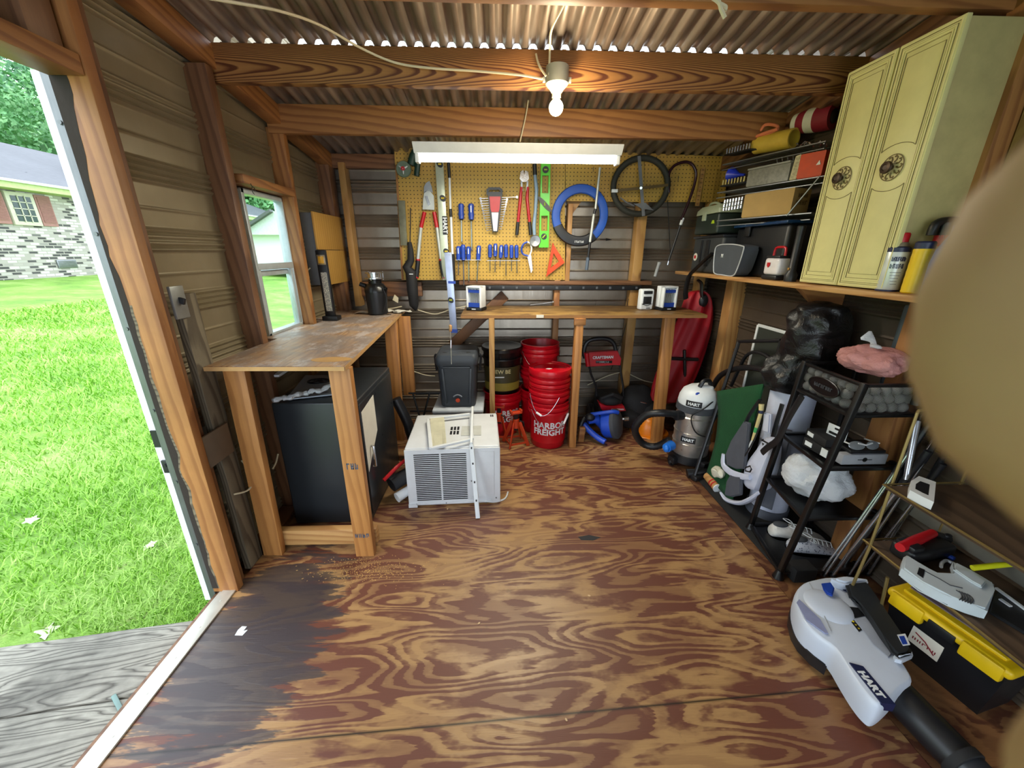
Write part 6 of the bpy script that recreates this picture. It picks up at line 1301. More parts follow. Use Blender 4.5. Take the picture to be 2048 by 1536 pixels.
q = V((1.455, 1.69, .86)); MB().lathe([(.006, 0), (.010, .001), (.010, .003), (.006, .003)], q, (-.5, -1, 0), 14).out('eyelet', STEEL, hd)
# white and grey stand bag in front
t = thing('stand_bag', 'white and grey golf stand bag lying slumped left of the golf rack', 'golf bag', (1.36, 1.92, .01))
def poly(px, X, th, bev=.006): return [at(x, y, X=X) for x, y in px], (th, 0, 0), bev
m = MB(); m.loft([[at(x, y, X=1.37)+V((dx, 0, 0)) for x, y, dx in L_] for L_ in (
 [(1524, 862, 0), (1550, 880, .0), (1552, 882, .06), (1526, 862, .06)], [(1506, 900, -.01), (1540, 912, -.015), (1545, 915, .08), (1508, 900, .08)], [(1482, 925, -.02), (1535, 935, -.03), (1545, 938, .09), (1487, 925, .09)], [(1483, 950, -.025), (1520, 975, -.03), (1535, 975, .08), (1487, 950, .08)], [(1483, 975, -.03), (1512, 985, -.03), (1525, 990, .08), (1485, 975, .08)])]); b_ = m.out('bag_body', BAGW, t, sub=1)
m = MB(); m.prism(*poly(((1526, 824), (1540, 828), (1537, 868), (1524, 862)), 1.385, .02)); m.out('upper_spine', BAGW, t)
for nm, px, X in (('strap_pad', ((1486, 842), (1497, 846), (1492, 885), (1487, 938), (1470, 938), (1452, 930), (1450, 908), (1462, 882)), 1.345), ('strap_pad', ((1462, 944), (1481, 950), (1480, 990), (1462, 994), (1448, 990), (1452, 962)), 1.335)):
    m = MB(); m.prism(*poly(px, X, .02)); o = m.out(nm, pm('pad_grey', '4b4e58', .85, bump=.2, bscale=400), t)
for px in (((1447, 908), (1447, 930), (1462, 945), (1480, 952), (1500, 955)), ((1443, 985), (1455, 1000), (1480, 1006), (1502, 998), (1520, 985))):
    m = MB(); P = smooth([at(x, y, X=1.345) for x, y in px], 5); m.tube(P, [.013+.008*math.sin(k/len(P)*PI) for k in range(len(P))], 8, flat=.6); m.out('strap_lining', BAGW, t)
m = MB(); P = [at(x, y, X=1.325) for x, y in ((1491, 935), (1500, 932), (1503, 938), (1500, 944), (1491, 942))]; m.tube(P, .004, 6, closed=True); m.out('d_ring', BLACK, t)
m = MB(); m.tube(smooth([at(x, y, X=1.335) for x, y in ((1604, 792), (1580, 832), (1556, 878), (1535, 895), (1524, 905))], 5), [.017]*21, 8, flat=.4); m.tube(smooth([at(x, y, X=1.36) for x, y in ((1520, 800), (1500, 828), (1492, 845))], 5), [.012]*11, 8, flat=.5); m.tube(smooth([at(x, y, X=1.345) for x, y in ((1520, 850), (1508, 880), (1490, 912))], 5), .004, 6); m.out('webbing', BLACK, t)
q = at(1529, 884, X=1.352); u = (at(1540, 889, X=1.352)-at(1524, 880, X=1.352)).normalized(); w_ = V((-1, 0, 0)).cross(u).normalized(); w_ = w_ if w_.z > 0 else -w_
m = MB(); m.text('Callaway', .018, Matrix(((u.x, w_.x, -1, q.x-.004), (u.y, w_.y, 0, q.y), (u.z, w_.z, 0, q.z+.006), (0, 0, 0, 1))), .001, .0004); m.prism([q+V((-.006, 0, 0))+u*a+w_*b for a, b in ((-.009, -.006), (.009, -.006), (0, -.020))], (-.001, 0, 0)); m.out('chevron_logo', BLACK, b_)
# croquet mallet, stick and glove
t = thing('croquet_mallet', 'wooden mallet with white end and red stripes on the floor by the stand bag', 'mallet', (1.33, 2.0, .03))
a, b = at(1433, 996, Z=.03), at(1428, 962, Z=.035); a = V((1.318, 1.985, .036)); a = at(1432, 990, Y=1.99); a.z = .034; b = a+V((.0, .12, .01))
MB().tube([a, b], .028, 18).out('head', PINEL, t); MB().tube([a+(b-a)*-.06, a], .029, 18).out('white_face', WHITE, t)
for f_ in (.18, .38): MB().tube([a+(b-a)*f_, a+(b-a)*(f_+.07)], .029, 18).out('red_stripe', RED, t)
MB().tube([a.lerp(b, .5), at(1462, 940, X=1.40)], .010, 10).out('handle', pm('pale_yellow_wood', 'd3c288', .5), t)
t = thing('striped_stick', 'pale wooden stick with blue and green bands standing by the stand bag', 'stick', at(1500, 900, X=1.36))
P = [at(x, y, X=1.37) for x, y in ((1523, 808), (1522, 824), (1515, 848), (1506, 880), (1488, 915))]
MB().tube([P[0], P[0].lerp(P[1], .8)], [.013, .011], 12).out('knob_end', MATS['pale_yellow_wood'], t); MB().tube([P[0].lerp(P[1], .8), P[1].lerp(P[2], .1)], .011, 12).out('blue_band', MATS['navy'], t); MB().tube([P[1].lerp(P[2], .1), P[2], P[3]], .009, 12).out('stick', MATS['pale_yellow_wood'], t); MB().tube([P[2].lerp(P[3], .2), P[2].lerp(P[3], .5)], .0098, 12).out('green_band', pm('stripe_green', '3fa35a', .5), t); MB().tube([P[3], P[4]], .008, 10).out('white_tip', WHITE, t)
m = MB(); c = at(1436, 945, X=1.33); m.ball(c, (.03, .05, .03), 16, 10)
for v in m.bm.verts: v.co += V((noisefn(v.co, 30, 1), noisefn(v.co, 30, 2), noisefn(v.co, 30, 3)))*.018
m.out('white_glove', WCL, label='crumpled white glove on top of the mallet head', cat='glove')
# ------------------------------------------------------------------ golf rack
RK = thing('golf_rack', 'black steel golf organiser rack with ball basket and open shelves', 'rack', (1.45, 1.5, .01))
A0, A1 = V((1.336, 1.656, .012)), V((1.448, 1.656, .915)); B0, B1 = V((1.268, 1.338, .012)), V((1.389, 1.338, .935))
A1 = V((1.405, 1.650, .93)); 
def LA(z): f = z/.93; return V((1.336+(A1.x-1.336)*f, 1.656, z))
def LB_(z): f = z/.93; return V((1.268+(B1.x-1.268)*f, 1.338, z))
RB = pm('rack_black', '0d0d0f', .35)
for f_ in (LA, LB_): MB().bar(f_(.012), f_(.935), .022, .022, (0, 1, 0), .003).out('leg', RB, RK)
for (x, y) in ((1.66, 1.656), (1.66, 1.338)): MB().bar((x, y, .012), (x, y, .935), .02, .02, (0, 1, 0), .003).out('leg', RB, RK)
m = MB(); m.lathe([(.012, .04), (.016, .03), (.024, .0), (0, .0)], (1.268, 1.338, .0), (0, 0, 1), 14); m.lathe([(.012, .04), (.016, .03), (.022, .012), (0, .012)], (1.336, 1.656, .0), (0, 0, 1), 14); m.out('foot', RB, RK)
def meshmat():
    t = NT('black_mesh'); v = t.obj(); x, y, z = t.sep(v); P = .005; s = t.math('ADD', t.math('ADD', x, y), z); d = t.math('SUBTRACT', t.math('ADD', x, z), y)
    f1 = t.math('LESS_THAN', t.math('FRACT', t.math('DIVIDE', s, P)), .2); f2 = t.math('LESS_THAN', t.math('FRACT', t.math('DIVIDE', d, P)), .2); t.end((.008, .008, .01), .4)
    t.set(t.b.inputs['Alpha'], t.math('MAXIMUM', f1, f2)); return t.m
MESH = meshmat()
for z in (.565, .32, .03):
    a, b = LA(z), LB_(z); c, d = V((1.66, 1.338, z)), V((1.66, 1.656, z))
    m = MB(); 
    for p, q in ((a, b), (b, c), (c, d), (d, a)): m.bar(p, q, .02, .014, (0, 0, 1), .002)
    m.prism([a, b, c, d], (0, 0, -.002)); m.out('shelf', RB, RK)
zt, zb_ = .925, .80
m = MB(); m.prism([LA(zb_), LB_(zb_), LB_(zt), LA(zt)], (.002, 0, 0)); m.prism([LB_(zb_), V((1.65, 1.338, zb_)), V((1.65, 1.338, zt)), LB_(zt)], (0, .002, 0)); bk = m.out('basket_mesh', MESH, RK)
m = MB(); m.prism([LA(zb_), LB_(zb_), V((1.65, 1.338, zb_)), V((1.65, 1.656, zb_))], (0, 0, -.004))
for z in (zb_, zt):
    for p, q in ((LA(z), LB_(z)), (LB_(z), V((1.66, 1.338, z))), (LA(z), V((1.66, 1.656, z)))): m.bar(p, q, .016, .012, (0, 0, 1), .002)
m.out('basket_frame', RB, RK)
m = MB(); c = (LA(.865)+LB_(.865))/2; c.x -= .014; u = (LB_(.865)-LA(.865)).normalized(); nx = V((-1, 0, .06)).normalized()
pl = [c+u*(.085*math.cos(2*PI*k/30))+V((0, 0, .036*math.sin(2*PI*k/30))) for k in range(30)]; m.prism(pl, (.006, 0, 0)); o = m.out('oval_plate', RB, RK)
m = MB(); m.marks(Matrix(((u.x, 0, -1, c.x-.002), (u.y, 0, 0, c.y), (0, 1, 0, c.z), (0, 0, 0, 1))), .105, .015, 8, 9); m.out('plate_lettering', GREY, o); MB().tube([p+V((-.001, 0, 0)) for p in pl], .003, 6, closed=True).out('plate_rim', RB, o)
def ballmat():
    t = NT('golf_ball'); v = t.obj(); d = t.n('ShaderNodeTexVoronoi', {'Vector': v, 'Scale': 260.0}).outputs['Distance']; t.bump(d, .6, .001); return t.end(lin('d2d4d2'), .35)
GB = ballmat(); R0 = .0213; me0 = None; spots = []
for r in range(3):
    for k in range(5): spots.append((1.425+.0435*k+.02*(r % 2), 1.366+.002*r, zb_+.003+R0+.036*r))
    for k in range(6): spots.append((LA(.85).x+.027+.012*(r % 2)-.011*k*0-.002*k*2, 1.412+.0435*k+.01*(r % 2), zb_+.003+R0+.036*r))
for i, p in enumerate(spots):
    if me0 is None:
        m = MB(); m.ball((0, 0, 0), R0, 20, 14); o = m.out('golf_ball', GB); me0 = o.data; ob = o
    else: ob = o.copy(); COL.objects.link(ob)
    x = p[0]; 
    if i % 11 >= 5: x = LA(p[2]).x+(LB_(p[2]).x-LA(p[2]).x)*((1.656-p[1])/.318)+.030
    ob.location = (x, p[1], p[2]); row = ('bottom', 'middle', 'top')[i//11]; k = i % 11; od = ('first', 'second', 'third', 'fourth', 'fifth', 'sixth')
    lb = od[k]+' golf ball from the left in the '+row+' row, near end of the basket' if k < 5 else od[10-k]+' golf ball from the left in the '+row+' row, front side of the basket'
    tag(ob, lb, 'golf ball', 'golf balls in the rack basket')
# plastic bags
BAGP = bagmat('white_plastic_bag', 'dfe3ea', .25); BAGR = bagmat('pink_plastic_bag', 'd69a98', .25)
def pbag(name, lab, c, r, mat, seed, amp=.2, tied=True, parentmat=None):
    t = thing(name, lab, 'bag', (c[0], c[1], c[2]-r[2])); m = MB(); m.ball(c, r, 72, 50)
    C_ = V(c)
    for v in m.bm.verts:
        d = v.co-C_; k = 1+amp*(noisefn(d, 9, seed)+.5*noisefn(d, 22, seed+1)+.35*abs(noisefn(d, 45, seed+2))+.2*abs(noisefn(d, 90, seed+3))); v.co = C_+d*k; v.co.z = max(v.co.z, c[2]-r[2]*.92)
    m.out('bag_body', mat, t)
    if tied:
        m = MB(); top = C_+V((0, 0, r[2]*.85)); m.tube(smooth([top, top+V((.01, .02, .03)), top+V((-.01, .045, .055))], 4), [.02, .018, .012, .010, .010, .014, .02, .026, .02], 9, flat=.4); m.tube(smooth([top, top+V((-.02, -.02, .02)), top+V((-.03, -.045, .022))], 4), [.02, .016, .012, .010, .012, .018, .022, .02, .012], 9, flat=.4); m.out('knotted_handles', parentmat or mat, t)
    return t
pbag('plastic_bag', 'tied pink and white plastic bag resting on top of the golf rack', (1.535, 1.49, .985), (.10, .13, .05), BAGR, 4, .3, True, BAGP)
pbag('plastic_bag', 'full white plastic bag on the lower shelf of the golf rack', (1.455, 1.48, .435), (.13, .13, .105), BAGP, 9, .22, False)
# things on the upper open shelf
z = .577
def cbox(name, lab, c, d, rz, mat, cat='box'):
    t = thing(name, lab, cat, c); m = MB(TR(c[0], c[1], c[2]+d[2]/2, rz=rz)); m.box((0, 0, 0), d, None, .002); m.out('carton', mat, t); return t, TR(c[0], c[1], c[2]+d[2]/2, rz=rz)
t, M = cbox('black_box', 'lower black box with white labels on the upper shelf of the golf rack', (1.425, 1.46, z), (.09, .13, .04), 4, MATBLK)
MB(M).box((-.046, .035, .0), (.002, .035, .02)).out('label', WHITE, t); MB(M).box((-.046, -.045, .0), (.002, .03, .035)).out('label', WHITE, t)
t, M = cbox('black_box', 'upper black box stacked on the lower one in the golf rack', (1.43, 1.475, z+.042), (.085, .12, .035), -4, MATBLK)
m = MB(M); m.box((-.0435, .03, .0), (.002, .035, .018)); m.out('label', WHITE, t)
t, M = cbox('blister_card', 'white hang card standing on the black boxes in the golf rack', (1.44, 1.44, z+.079), (.004, .085, .05), 8, WHITE, 'card')
m = MB(M); m.box((-.003, 0, -.012), (.002, .06, .01)); m.box((-.003, 0, .012), (.002, .02, .008)); m.out('print', BLACK, t)
t, M = cbox('long_box', 'long grey-white box with a small centre emblem at the near end of the rack shelf', (1.50, 1.362, z), (.19, .032, .045), 0, pm('dim_white', '9b9ea6', .6))
m = MB(M); m.box((0, -.0168, 0), (.06, .001, .003)); m.lathe([(.010, 0), (.010, .001), (.006, .001), (.006, 0), (.010, 0)], (0, -.016, 0), (0, -1, 0), 12); m.out('emblem', BLACK, t)
t = thing('sunglasses', 'grey wraparound sunglasses resting above the long box in the golf rack', 'sunglasses', (1.50, 1.38, z+.047))
MB().box((1.51, 1.40, z+.055), (.15, .10, .015), None, .004).out('cushion_box', BLACK, t)
for s in (-1, 1): MB(TR(1.50+s*.034, 1.365, z+.078, rx=60, rz=s*8)).ball((0, 0, 0), (.032, .018, .003), 18, 8).out('lens', pm('grey_lens', '8c9196', .12, .3), t)
m = MB(); m.tube([(1.47, 1.365, z+.088), (1.50, 1.36, z+.082), (1.53, 1.365, z+.088)], .003, 6); m.tube([(1.436, 1.368, z+.085), (1.44, 1.43, z+.075)], .003, 6); m.tube([(1.564, 1.368, z+.085), (1.56, 1.43, z+.075)], .003, 6); m.out('frame', WHITE, t)
# golf shoes
SHOE = pm('shoe_leather', 'c7c5c2', .5, var=.2, scale=40)
def shoe(M, lab, upper):
    t = thing('golf_shoe', lab, 'shoe', M.translation, 'pair of golf shoes'); L, Wd = .27, .095
    def prof(u):
        return (.030+.018*math.sin(min(1, u*1.15)*PI)**.6*(1.0 if u < .5 else 1.0)+(.004 if .55 < u < .9 else 0))
    hs = [(.0, .055), (.06, .085), (.2, .088), (.38, .078), (.52, .070), (.68, .052), (.85, .038), (1.0, .018)]
    rings = []
    for u, h in hs:
        w = prof(max(.05, min(.95, u)))*(.72 if u in (0.0, 1.0) else 1.0); r = []
        for k in range(16):
            a = 2*PI*k/16; y = math.cos(a)*w; zz = .012+(h-.012)*(.5+.5*math.sin(a)); y *= (1-.30*max(0, math.sin(a))); r.append(V((u*L, y, zz)))
        rings.append(r)
    m = MB(M); m.loft(rings); m.out('upper', upper, t, sub=1)
    m = MB(M); O = []
    for k in range(28):
        a = 2*PI*k/28; u = .5-.5*math.cos(a); w = prof(max(.04, min(.96, u)))*1.08; O.append((u*(L+.012)-.006, math.copysign(w, math.sin(a))*min(1, abs(math.sin(a))*2.2), 0))
    m.prism(O, (0, 0, .018), .003); m.out('sole', WHITE, t)
    m = MB(M)
    for k in range(5):
        x = .10+.022*k; zz = .084-.05*k*.12; m.tube([(x, -.022, zz-.006), (x+.006, 0, zz+.004), (x, .022, zz-.006)], .0028, 6)
    m.tube(smooth([(.09, .0, .09), (.07, .03, .095), (.10, .035, .088), (.10, 0, .092), (.07, -.03, .094), (.10, -.035, .088), (.10, 0, .092)], 5), .002, 6); m.out('laces', WHITE, t)
    m = MB(M); m.ball((.045, 0, .082), (.036, .022, .012), 16, 8); m.out('collar_opening', DGREY, t)
SPK = NT('speckled_leather'); _v = SPK.obj(); _n = SPK.n('ShaderNodeTexVoronoi', {'Vector': _v, 'Scale': 110.0}).outputs['Distance']; SPKM = SPK.end(SPK.mix(SPK.ramp(_n, [(.25, 1.0), (.35, 0.0)]), lin('b9bcc6'), lin('333a55')), .55)
shoe(TR(1.385, 1.585, .012, rz=-8), 'white golf shoe behind the speckled one, under the golf rack', SHOE)
shoe(TR(1.405, 1.475, .012, rz=-4), 'grey speckled golf shoe nearest the camera under the golf rack', SPKM)
# ------------------------------------------------------------------ golf shafts
SHAFT = pm('steel_shaft', 'b9bec6', .22, .95)
sh_ = [(1640, 1148, 1787, 946, 'leftmost long one of the leaning steel golf shafts', 1.60), (1648, 1152, 1822, 900, 'second long one from the left of the leaning steel golf shafts', 1.62), (1664, 1152, 1806, 968, 'thick bright one of the leaning steel golf shafts', 1.56), (1688, 1134, 1774, 1010, 'short thin one beside the thick bright golf shaft', 1.60), (1697, 1152, 1846, 925, 'one of the leaning golf shafts passing behind the brass rack leg', 1.64),
 (1735, 1150, 1858, 958, 'golf shaft behind the white plastic holder of the brass rack', 1.66), (1716, 1150, 1838, 990, 'slim golf shaft just left of the brass rack boards', 1.65), (1700, 1120, 1868, 880, 'golf shaft leaning farthest back against the right wall', 1.67)]
for i, (x0, y0, x1, y1, lab, X) in enumerate(sh_):
    a = at(x0, y0, Z=.012); b = at(x1, y1, X=X); t = thing('golf_shaft', lab, 'golf shaft', a); r = .0065 if i != 2 else .010
    m = MB(); pts = [a.lerp(b, k/8) for k in range(9)]; m.tube(pts, [r*(.75+.35*k/8) for k in range(9)], 10); m.out('shaft', SHAFT, t)
    e = b+(b-a).normalized()*(.22 if i % 2 else .16); e.x = min(e.x, 1.685); MB().tube([b, e], [.009, .012], 10).out('grip', BLACK, t)
    MB().tube([a, a.lerp(b, .02)], r*1.2, 10).out('ferrule', BLACK, t)
m = MB(); a, b = at(1834, 842, X=1.55), at(1812, 960, X=1.50); m.tube([a, b], [.012, .009], 12); m.out('steel_tube', SHAFT, label='short thick steel tube standing inside the brass rack', cat='tube')
m = MB(); a, b = at(1866, 700, X=1.60), at(1846, 762, X=1.60); m.tube([a, b, b+(b-a)*.8], .016, 12); m.out('black_pole', BLACK, label='upright black pole between the golf rack and the fingertip', cat='pole')
# ------------------------------------------------------------------ brass rack with boards
BR = thing('brass_rack', 'brass tube rack with dark wooden boards at the lower right', 'rack', (1.5, .95, 0))
BW = wood('rack_board_wood', '5e4a38', '2b2018', 20, contrast=.6)
def bline(z): return V((1.372+.0*z, 1.125, z))
top = at(1835, 825, X=1.45); bot = V((1.36, 1.11, .012)); mid = at(1740, 1093, X=1.365)
m = MB(); m.tube([top, mid, V((1.355, 1.115, .010))], .005, 8); m.tube(smooth([top, top+V((.02, 0, .01)), top+V((.20, .02, .012))], 3), .005, 8); m.out('leg', GOLD, BR)
for p, q in (((1.66, 1.14, .92), (1.66, 1.14, .01)), ((1.365, .60, .70), (1.36, .60, .01)), ((1.66, .60, .92), (1.66, .60, .01))): MB().tube([p, q], .005, 8).out('leg', GOLD, BR)
q = at(1757, 1238, X=1.40); m = MB(); m.tube([at(1775, 1155, X=1.38), q], .005, 8); m.out('strut', GOLD, BR)
for z, nm in ((.375, 'shelf_board'), (.615, 'shelf_board')):
    board(nm, (1.52, .45, z), (1.52, 1.13, z), .30, .014, BW, BR)
    m = MB(); m.tube([(1.365, .45, z+.008), (1.365, 1.135, z+.008), (1.67, 1.14, z+.008)], .004, 6); m.out('rim_rod', GOLD, BR)
z = .383
t = thing('black_tool_case', 'black power tool battery charger on the lower board of the brass rack', 'charger', (1.47, 1.06, z)); m = MB(TR(1.50, 1.055, z, rz=10)); m.box((0, 0, .026), (.20, .075, .05), None, .012, 3); m.box((-.07, 0, .055), (.05, .06, .02), None, .006); m.out('case', BLACK, t)
t = thing('red_stapler', 'red handled staple gun lying on the lower board of the brass rack', 'stapler', (1.45, 1.0, z))
a, b = at(1800, 1095, Z=z+.055), at(1866, 1066, Z=z+.06)
m = MB(); m.tube([a, a.lerp(b, .5), b], [.015, .017, .014], 12); m.out('upper_grip', RED, t); a2, b2 = at(1800, 1108, Z=z+.016), at(1838, 1106, Z=z+.016); MB().tube([a2, b2], [.015, .012], 12).out('lower_grip', RED, t)
m = MB(); m.tube([b, at(1893, 1078, Z=z+.03)], [.012, .018], 10); m.box(at(1850, 1095, Z=z+.02), (.11, .03, .03), TR(rz=20), .006); m.ball(at(1895, 1072, Z=z+.05), (.016, .01, .01)); m.out('mechanism', BLACK, t)
m = MB(); m.tube([at(1847, 1115, Z=z+.004), at(1871, 1112, Z=z+.004)], .004, 8); m.out('chalk_stick', WHITE, label='thin white stick on the lower board behind the white tool shell', cat='stick')
t = thing('blue_marker', 'blue and white marker on the lower board near the fingertip', 'marker', at(1893, 1112, Z=z)); MB().tube([at(1890, 1108, Z=z+.01), at(1908, 1118, Z=z+.01)], .008, 10).out('barrel', BLUE, t); MB().tube([at(1884, 1104, Z=z+.01), at(1890, 1108, Z=z+.01)], .006, 10).out('cap', WHITE, t)
m = MB(); m.tube(smooth([at(x, y, Z=z+.012) for x, y in ((1882, 1134), (1884, 1126), (1893, 1121), (1904, 1126))], 4), .005, 8); m.out('white_hook', WHITE, label='small white curved hook beside the white tool shell', cat='hook')
t = thing('white_tool_shell', 'large white and grey plastic garden tool on the lower board of the brass rack', 'garden tool', at(1890, 1160, Z=z))
TW = pm('tool_white', 'bcc6cc', .45, var=.05)
px = ((1808, 1112), (1815, 1108), (1836, 1124), (1856, 1138), (1876, 1148), (1914, 1150), (1907, 1120), (1942, 1140), (1990, 1166), (1990, 1180), (1977, 1220), (1940, 1206), (1904, 1192), (1872, 1178), (1845, 1162), (1804, 1134))
m = MB(); m.prism([at(x, y, Z=z+.045) for x, y in px], (0, 0, -.040), .006); sh = m.out('shell', TW, t)
m = MB()
for k in range(5): m.tube(smooth([at(x+5.5*k, y+1.9*k, Z=z+.0465) for x, y in ((1912, 1180), (1921, 1186), (1924, 1194), (1919, 1200))], 3), .0016, 5)
m.tube([at(x, y, Z=z+.0465) for x, y in ((1850, 1142), (1880, 1158), (1900, 1170), (1925, 1176))], .0015, 5); m.out('vent_lines', DGREY, sh)
m = MB(); m.prism([at(x, y, Z=z+.0455) for x, y in ((1838, 1135), (1850, 1140), (1846, 1156), (1834, 1148))], (0, 0, .001)); m.out('socket_opening', BLACK, sh)
m = MB(); m.prism([at(x, y, Z=z+.0455) for x, y in ((1905, 1142), (1940, 1146), (1970, 1168), (1962, 1178), (1940, 1166))], (0, 0, .010), .003); m.out('raised_ridge', TW, sh)
t = thing('black_blade_tray', 'black long blade cover with white edge at the right end of the lower board', 'tray', at(2010, 1210, Z=z)); m = MB(); m.prism([at(x, y, Z=z+.012) for x, y in ((1988, 1192), (1998, 1182), (2060, 1225), (2060, 1270), (1980, 1222))], (0, 0, -.010), .002); m.out('tray', BLACK, t); m = MB(); m.bar(at(1992, 1176, Z=z+.016), at(2055, 1222, Z=z+.016), .008, .006); m.out('white_edge', WHITE, t); MB().bar(at(2000, 1198, Z=z+.016), at(2022, 1213, Z=z+.016), .010, .004).out('white_label', WHITE, t)
t = thing('yellow_hand_tool', 'bright yellow stick-shaped tool beside the white tool shell', 'tool', at(1985, 1132, Z=z+.06)); MB().tube([at(1945, 1136, Z=z+.055), at(1990, 1131, Z=z+.07), at(2028, 1128, Z=z+.075)], [.009, .009, .008], 10).out('body', pm('hivis', 'd5d51c', .4), t)
m = MB(); m.box((1.672, .9, z+.05), (.03, .8, .07), None, .006); m.out('grey_rail', pm('aged_rail', '6c695f', .6, .2), label='grey metal rail running along the right wall behind the brass rack', cat='rail')
t = thing('white_holder', 'white plastic holder with a square opening on the upper board of the brass rack', 'holder', at(1840, 980, Z=.63)); o_ = [at(x, y, Z=.655) for x, y in ((1822, 962), (1838, 952), (1872, 964), (1868, 1004), (1846, 994), (1820, 980))]; c = sum(o_, V())/6
m = MB(); m.ring(o_, [c+(p-c)*.55 for p in o_], (0, 0, -.030)); m.out('shell', WHITE, t); MB().prism([c+(p-c)*.56 for p in o_], (0, 0, -.01)).out('dark_socket', BLACK, t)
# ------------------------------------------------------------------ toolbox
t = thing('toolbox', 'black plastic toolbox with bright yellow lid under the brass rack', 'toolbox', (1.52, .87, 0)); a = at(1776, 1172, Z=.235); b = at(2030, 1350, Z=.235); ex = (b-a).normalized(); L = (b-a).length; ey = V((-ex.y, ex.x, 0)); ey = ey if ey.x > 0 else -ey
Mt = Matrix(((ex.x, ey.x, 0, a.x), (ex.y, ey.y, 0, a.y), (0, 0, 1, 0), (0, 0, 0, 1)))
m = MB(Mt); m.loft([[V(p) for p in q] for q in (((.03, .03, .0), (L-.03, .03, .0), (L-.03, .18, .0), (.03, .18, 0)), ((.012, .012, .20), (L-.012, .012, .20), (L-.012, .20, .20), (.012, .20, .20)))]); bd = m.out('body', BLACK, t)
m = MB(Mt); m.box((L/2, .105, .218), (L, .215, .036), None, .014, 3); m.box((L/2, .105, .242), (L-.06, .16, .014), None, .006); m.box((L*.20, .004, .205), (L*.30, .022, .055), None, .006); m.box((L*.80, .004, .205), (L*.30, .022, .055), None, .006); ld = m.out('lid', YELLOW, t)
m = MB(Mt); m.box((L*.5, .10, .2505), (L*.80, .10, .006), None, .003); m.out('lid_insert', pm('mauve_grey', '6f5f66', .5), ld)
MB(Mt).box((L*.5, .0, .208), (L*.22, .012, .032), None, .003).out('front_recess', BLACK, t)
m = MB(Mt); m.box((L*.42, .016, .115), (.085, .003, .065), TR(rx=-3)); lb = m.out('white_label', PAPER, bd); m = MB(Mt); m.tube([(L*.42-.03, .0135, .13), (L*.42, .0135, .12), (L*.42+.03, .0135, .095)], .002, 5); m.marks(Matrix(((1, 0, 0, L*.42), (0, 0, -1, .0138), (0, 1, 0, .105), (0, 0, 0, 1))), .07, .010, 5, 2); m.out('label_print', MRD, lb)
# ------------------------------------------------------------------ leaf blower
BLW = thing('leaf_blower', 'white and black cordless leaf blower lying on the floor at the lower right', 'leaf blower', (1.2, .85, 0))
WB = pm('blower_white', 'c3cbd9', .35, var=.03); zt = .155
G = lambda x, y, z=zt: at(x, y, Z=z)
px = ((1590, 1200), (1592, 1180), (1606, 1164), (1632, 1156), (1660, 1152), (1690, 1158), (1712, 1185), (1728, 1215), (1758, 1250), (1782, 1272), (1800, 1310), (1822, 1345), (1826, 1362), (1804, 1378), (1783, 1402), (1762, 1412), (1740, 1398), (1715, 1368), (1690, 1330), (1668, 1296), (1640, 1275), (1612, 1250), (1598, 1228))
m = MB(); P = [G(x, y) for x, y in px]; m.pillow(P, zt, zt-.10, .026); bw = m.out('fan_housing', WB, BLW)
m = MB(); m.prism([p+V((0, 0, -.088)) for p in [P[0]]+P[1:6]+P[19:]], (0, 0, -.045), .004); m.out('intake_grille', BLACK, BLW)
c = G(1656, 1214, zt-.006); m = MB(); m.lathe([(.085, -.01), (.080, .004), (.068, .012), (.045, .017), (.02, .019), (0, .019)], c, (0, 0, 1), 30); m.out('housing_dome', WB, bw)
m = MB(); m.prism([G(x, y, zt+.016) for x, y in ((1642, 1170), (1660, 1168), (1668, 1180), (1664, 1195), (1652, 1190), (1646, 1182))], (0, 0, .012), .004); m.out('blue_button', BLUE, bw)
m = MB(); m.prism([G(x, y, zt+.004) for x, y in ((1593, 1206), (1598, 1200), (1640, 1240), (1656, 1268), (1650, 1268), (1612, 1240))], (0, 0, .004)); m.out('speed_stripe', pm('lilac_stripe', '8d93b5', .4), bw)
m = MB(); m.tube([G(x, y, zt+.004) for x, y in ((1618, 1165), (1638, 1200), (1650, 1235), (1662, 1262))], .0015, 5); m.out('panel_seam', LGREY, bw)
dh = lambda z: [G(x, y, z) for x, y in ((1692, 1164), (1735, 1160), (1752, 1190), (1775, 1225), (1800, 1262), (1826, 1298), (1822, 1306), (1800, 1312), (1785, 1300), (1764, 1266), (1742, 1232), (1722, 1200), (1700, 1190))]
hz = .19
m = MB(); m.prism([p+V((0, 0, 0)) for p in dh(hz)], (0, 0, -.024), .009); hh = m.out('handle', pm('handle_black', '1d2024', .55), BLW)
m = MB(); m.prism([G(x, y, hz+.002) for x, y in ((1664, 1154), (1690, 1150), (1735, 1156), (1738, 1162), (1694, 1166), (1678, 1162))], (0, 0, -.05), .008); m.out('handle_bridge', WB, BLW)
m = MB(); m.prism([G(x, y, hz+.001) for x, y in ((1794, 1270), (1810, 1268), (1820, 1290), (1806, 1292))], (0, 0, .002)); k = m.out('speed_panel', WHITE, hh); m = MB(); m.prism([G(x, y, hz+.003) for x, y in ((1798, 1273), (1808, 1272), (1815, 1288), (1805, 1289))], (0, 0, .001)); m.out('blue_key', BLUE, k)
m = MB(); m.prism([G(x, y, hz-.004) for x, y in ((1790, 1306), (1826, 1300), (1828, 1308), (1806, 1318), (1793, 1314))], (0, 0, -.03), .008); m.out('handle_end_cap', WB, hh)
m = MB(); m.prism([G(x, y, zt+.001) for x, y in ((1692, 1213), (1716, 1216), (1730, 1232), (1710, 1236))], (0, 0, .0015)); m.out('battery_bay', BLACK, bw)
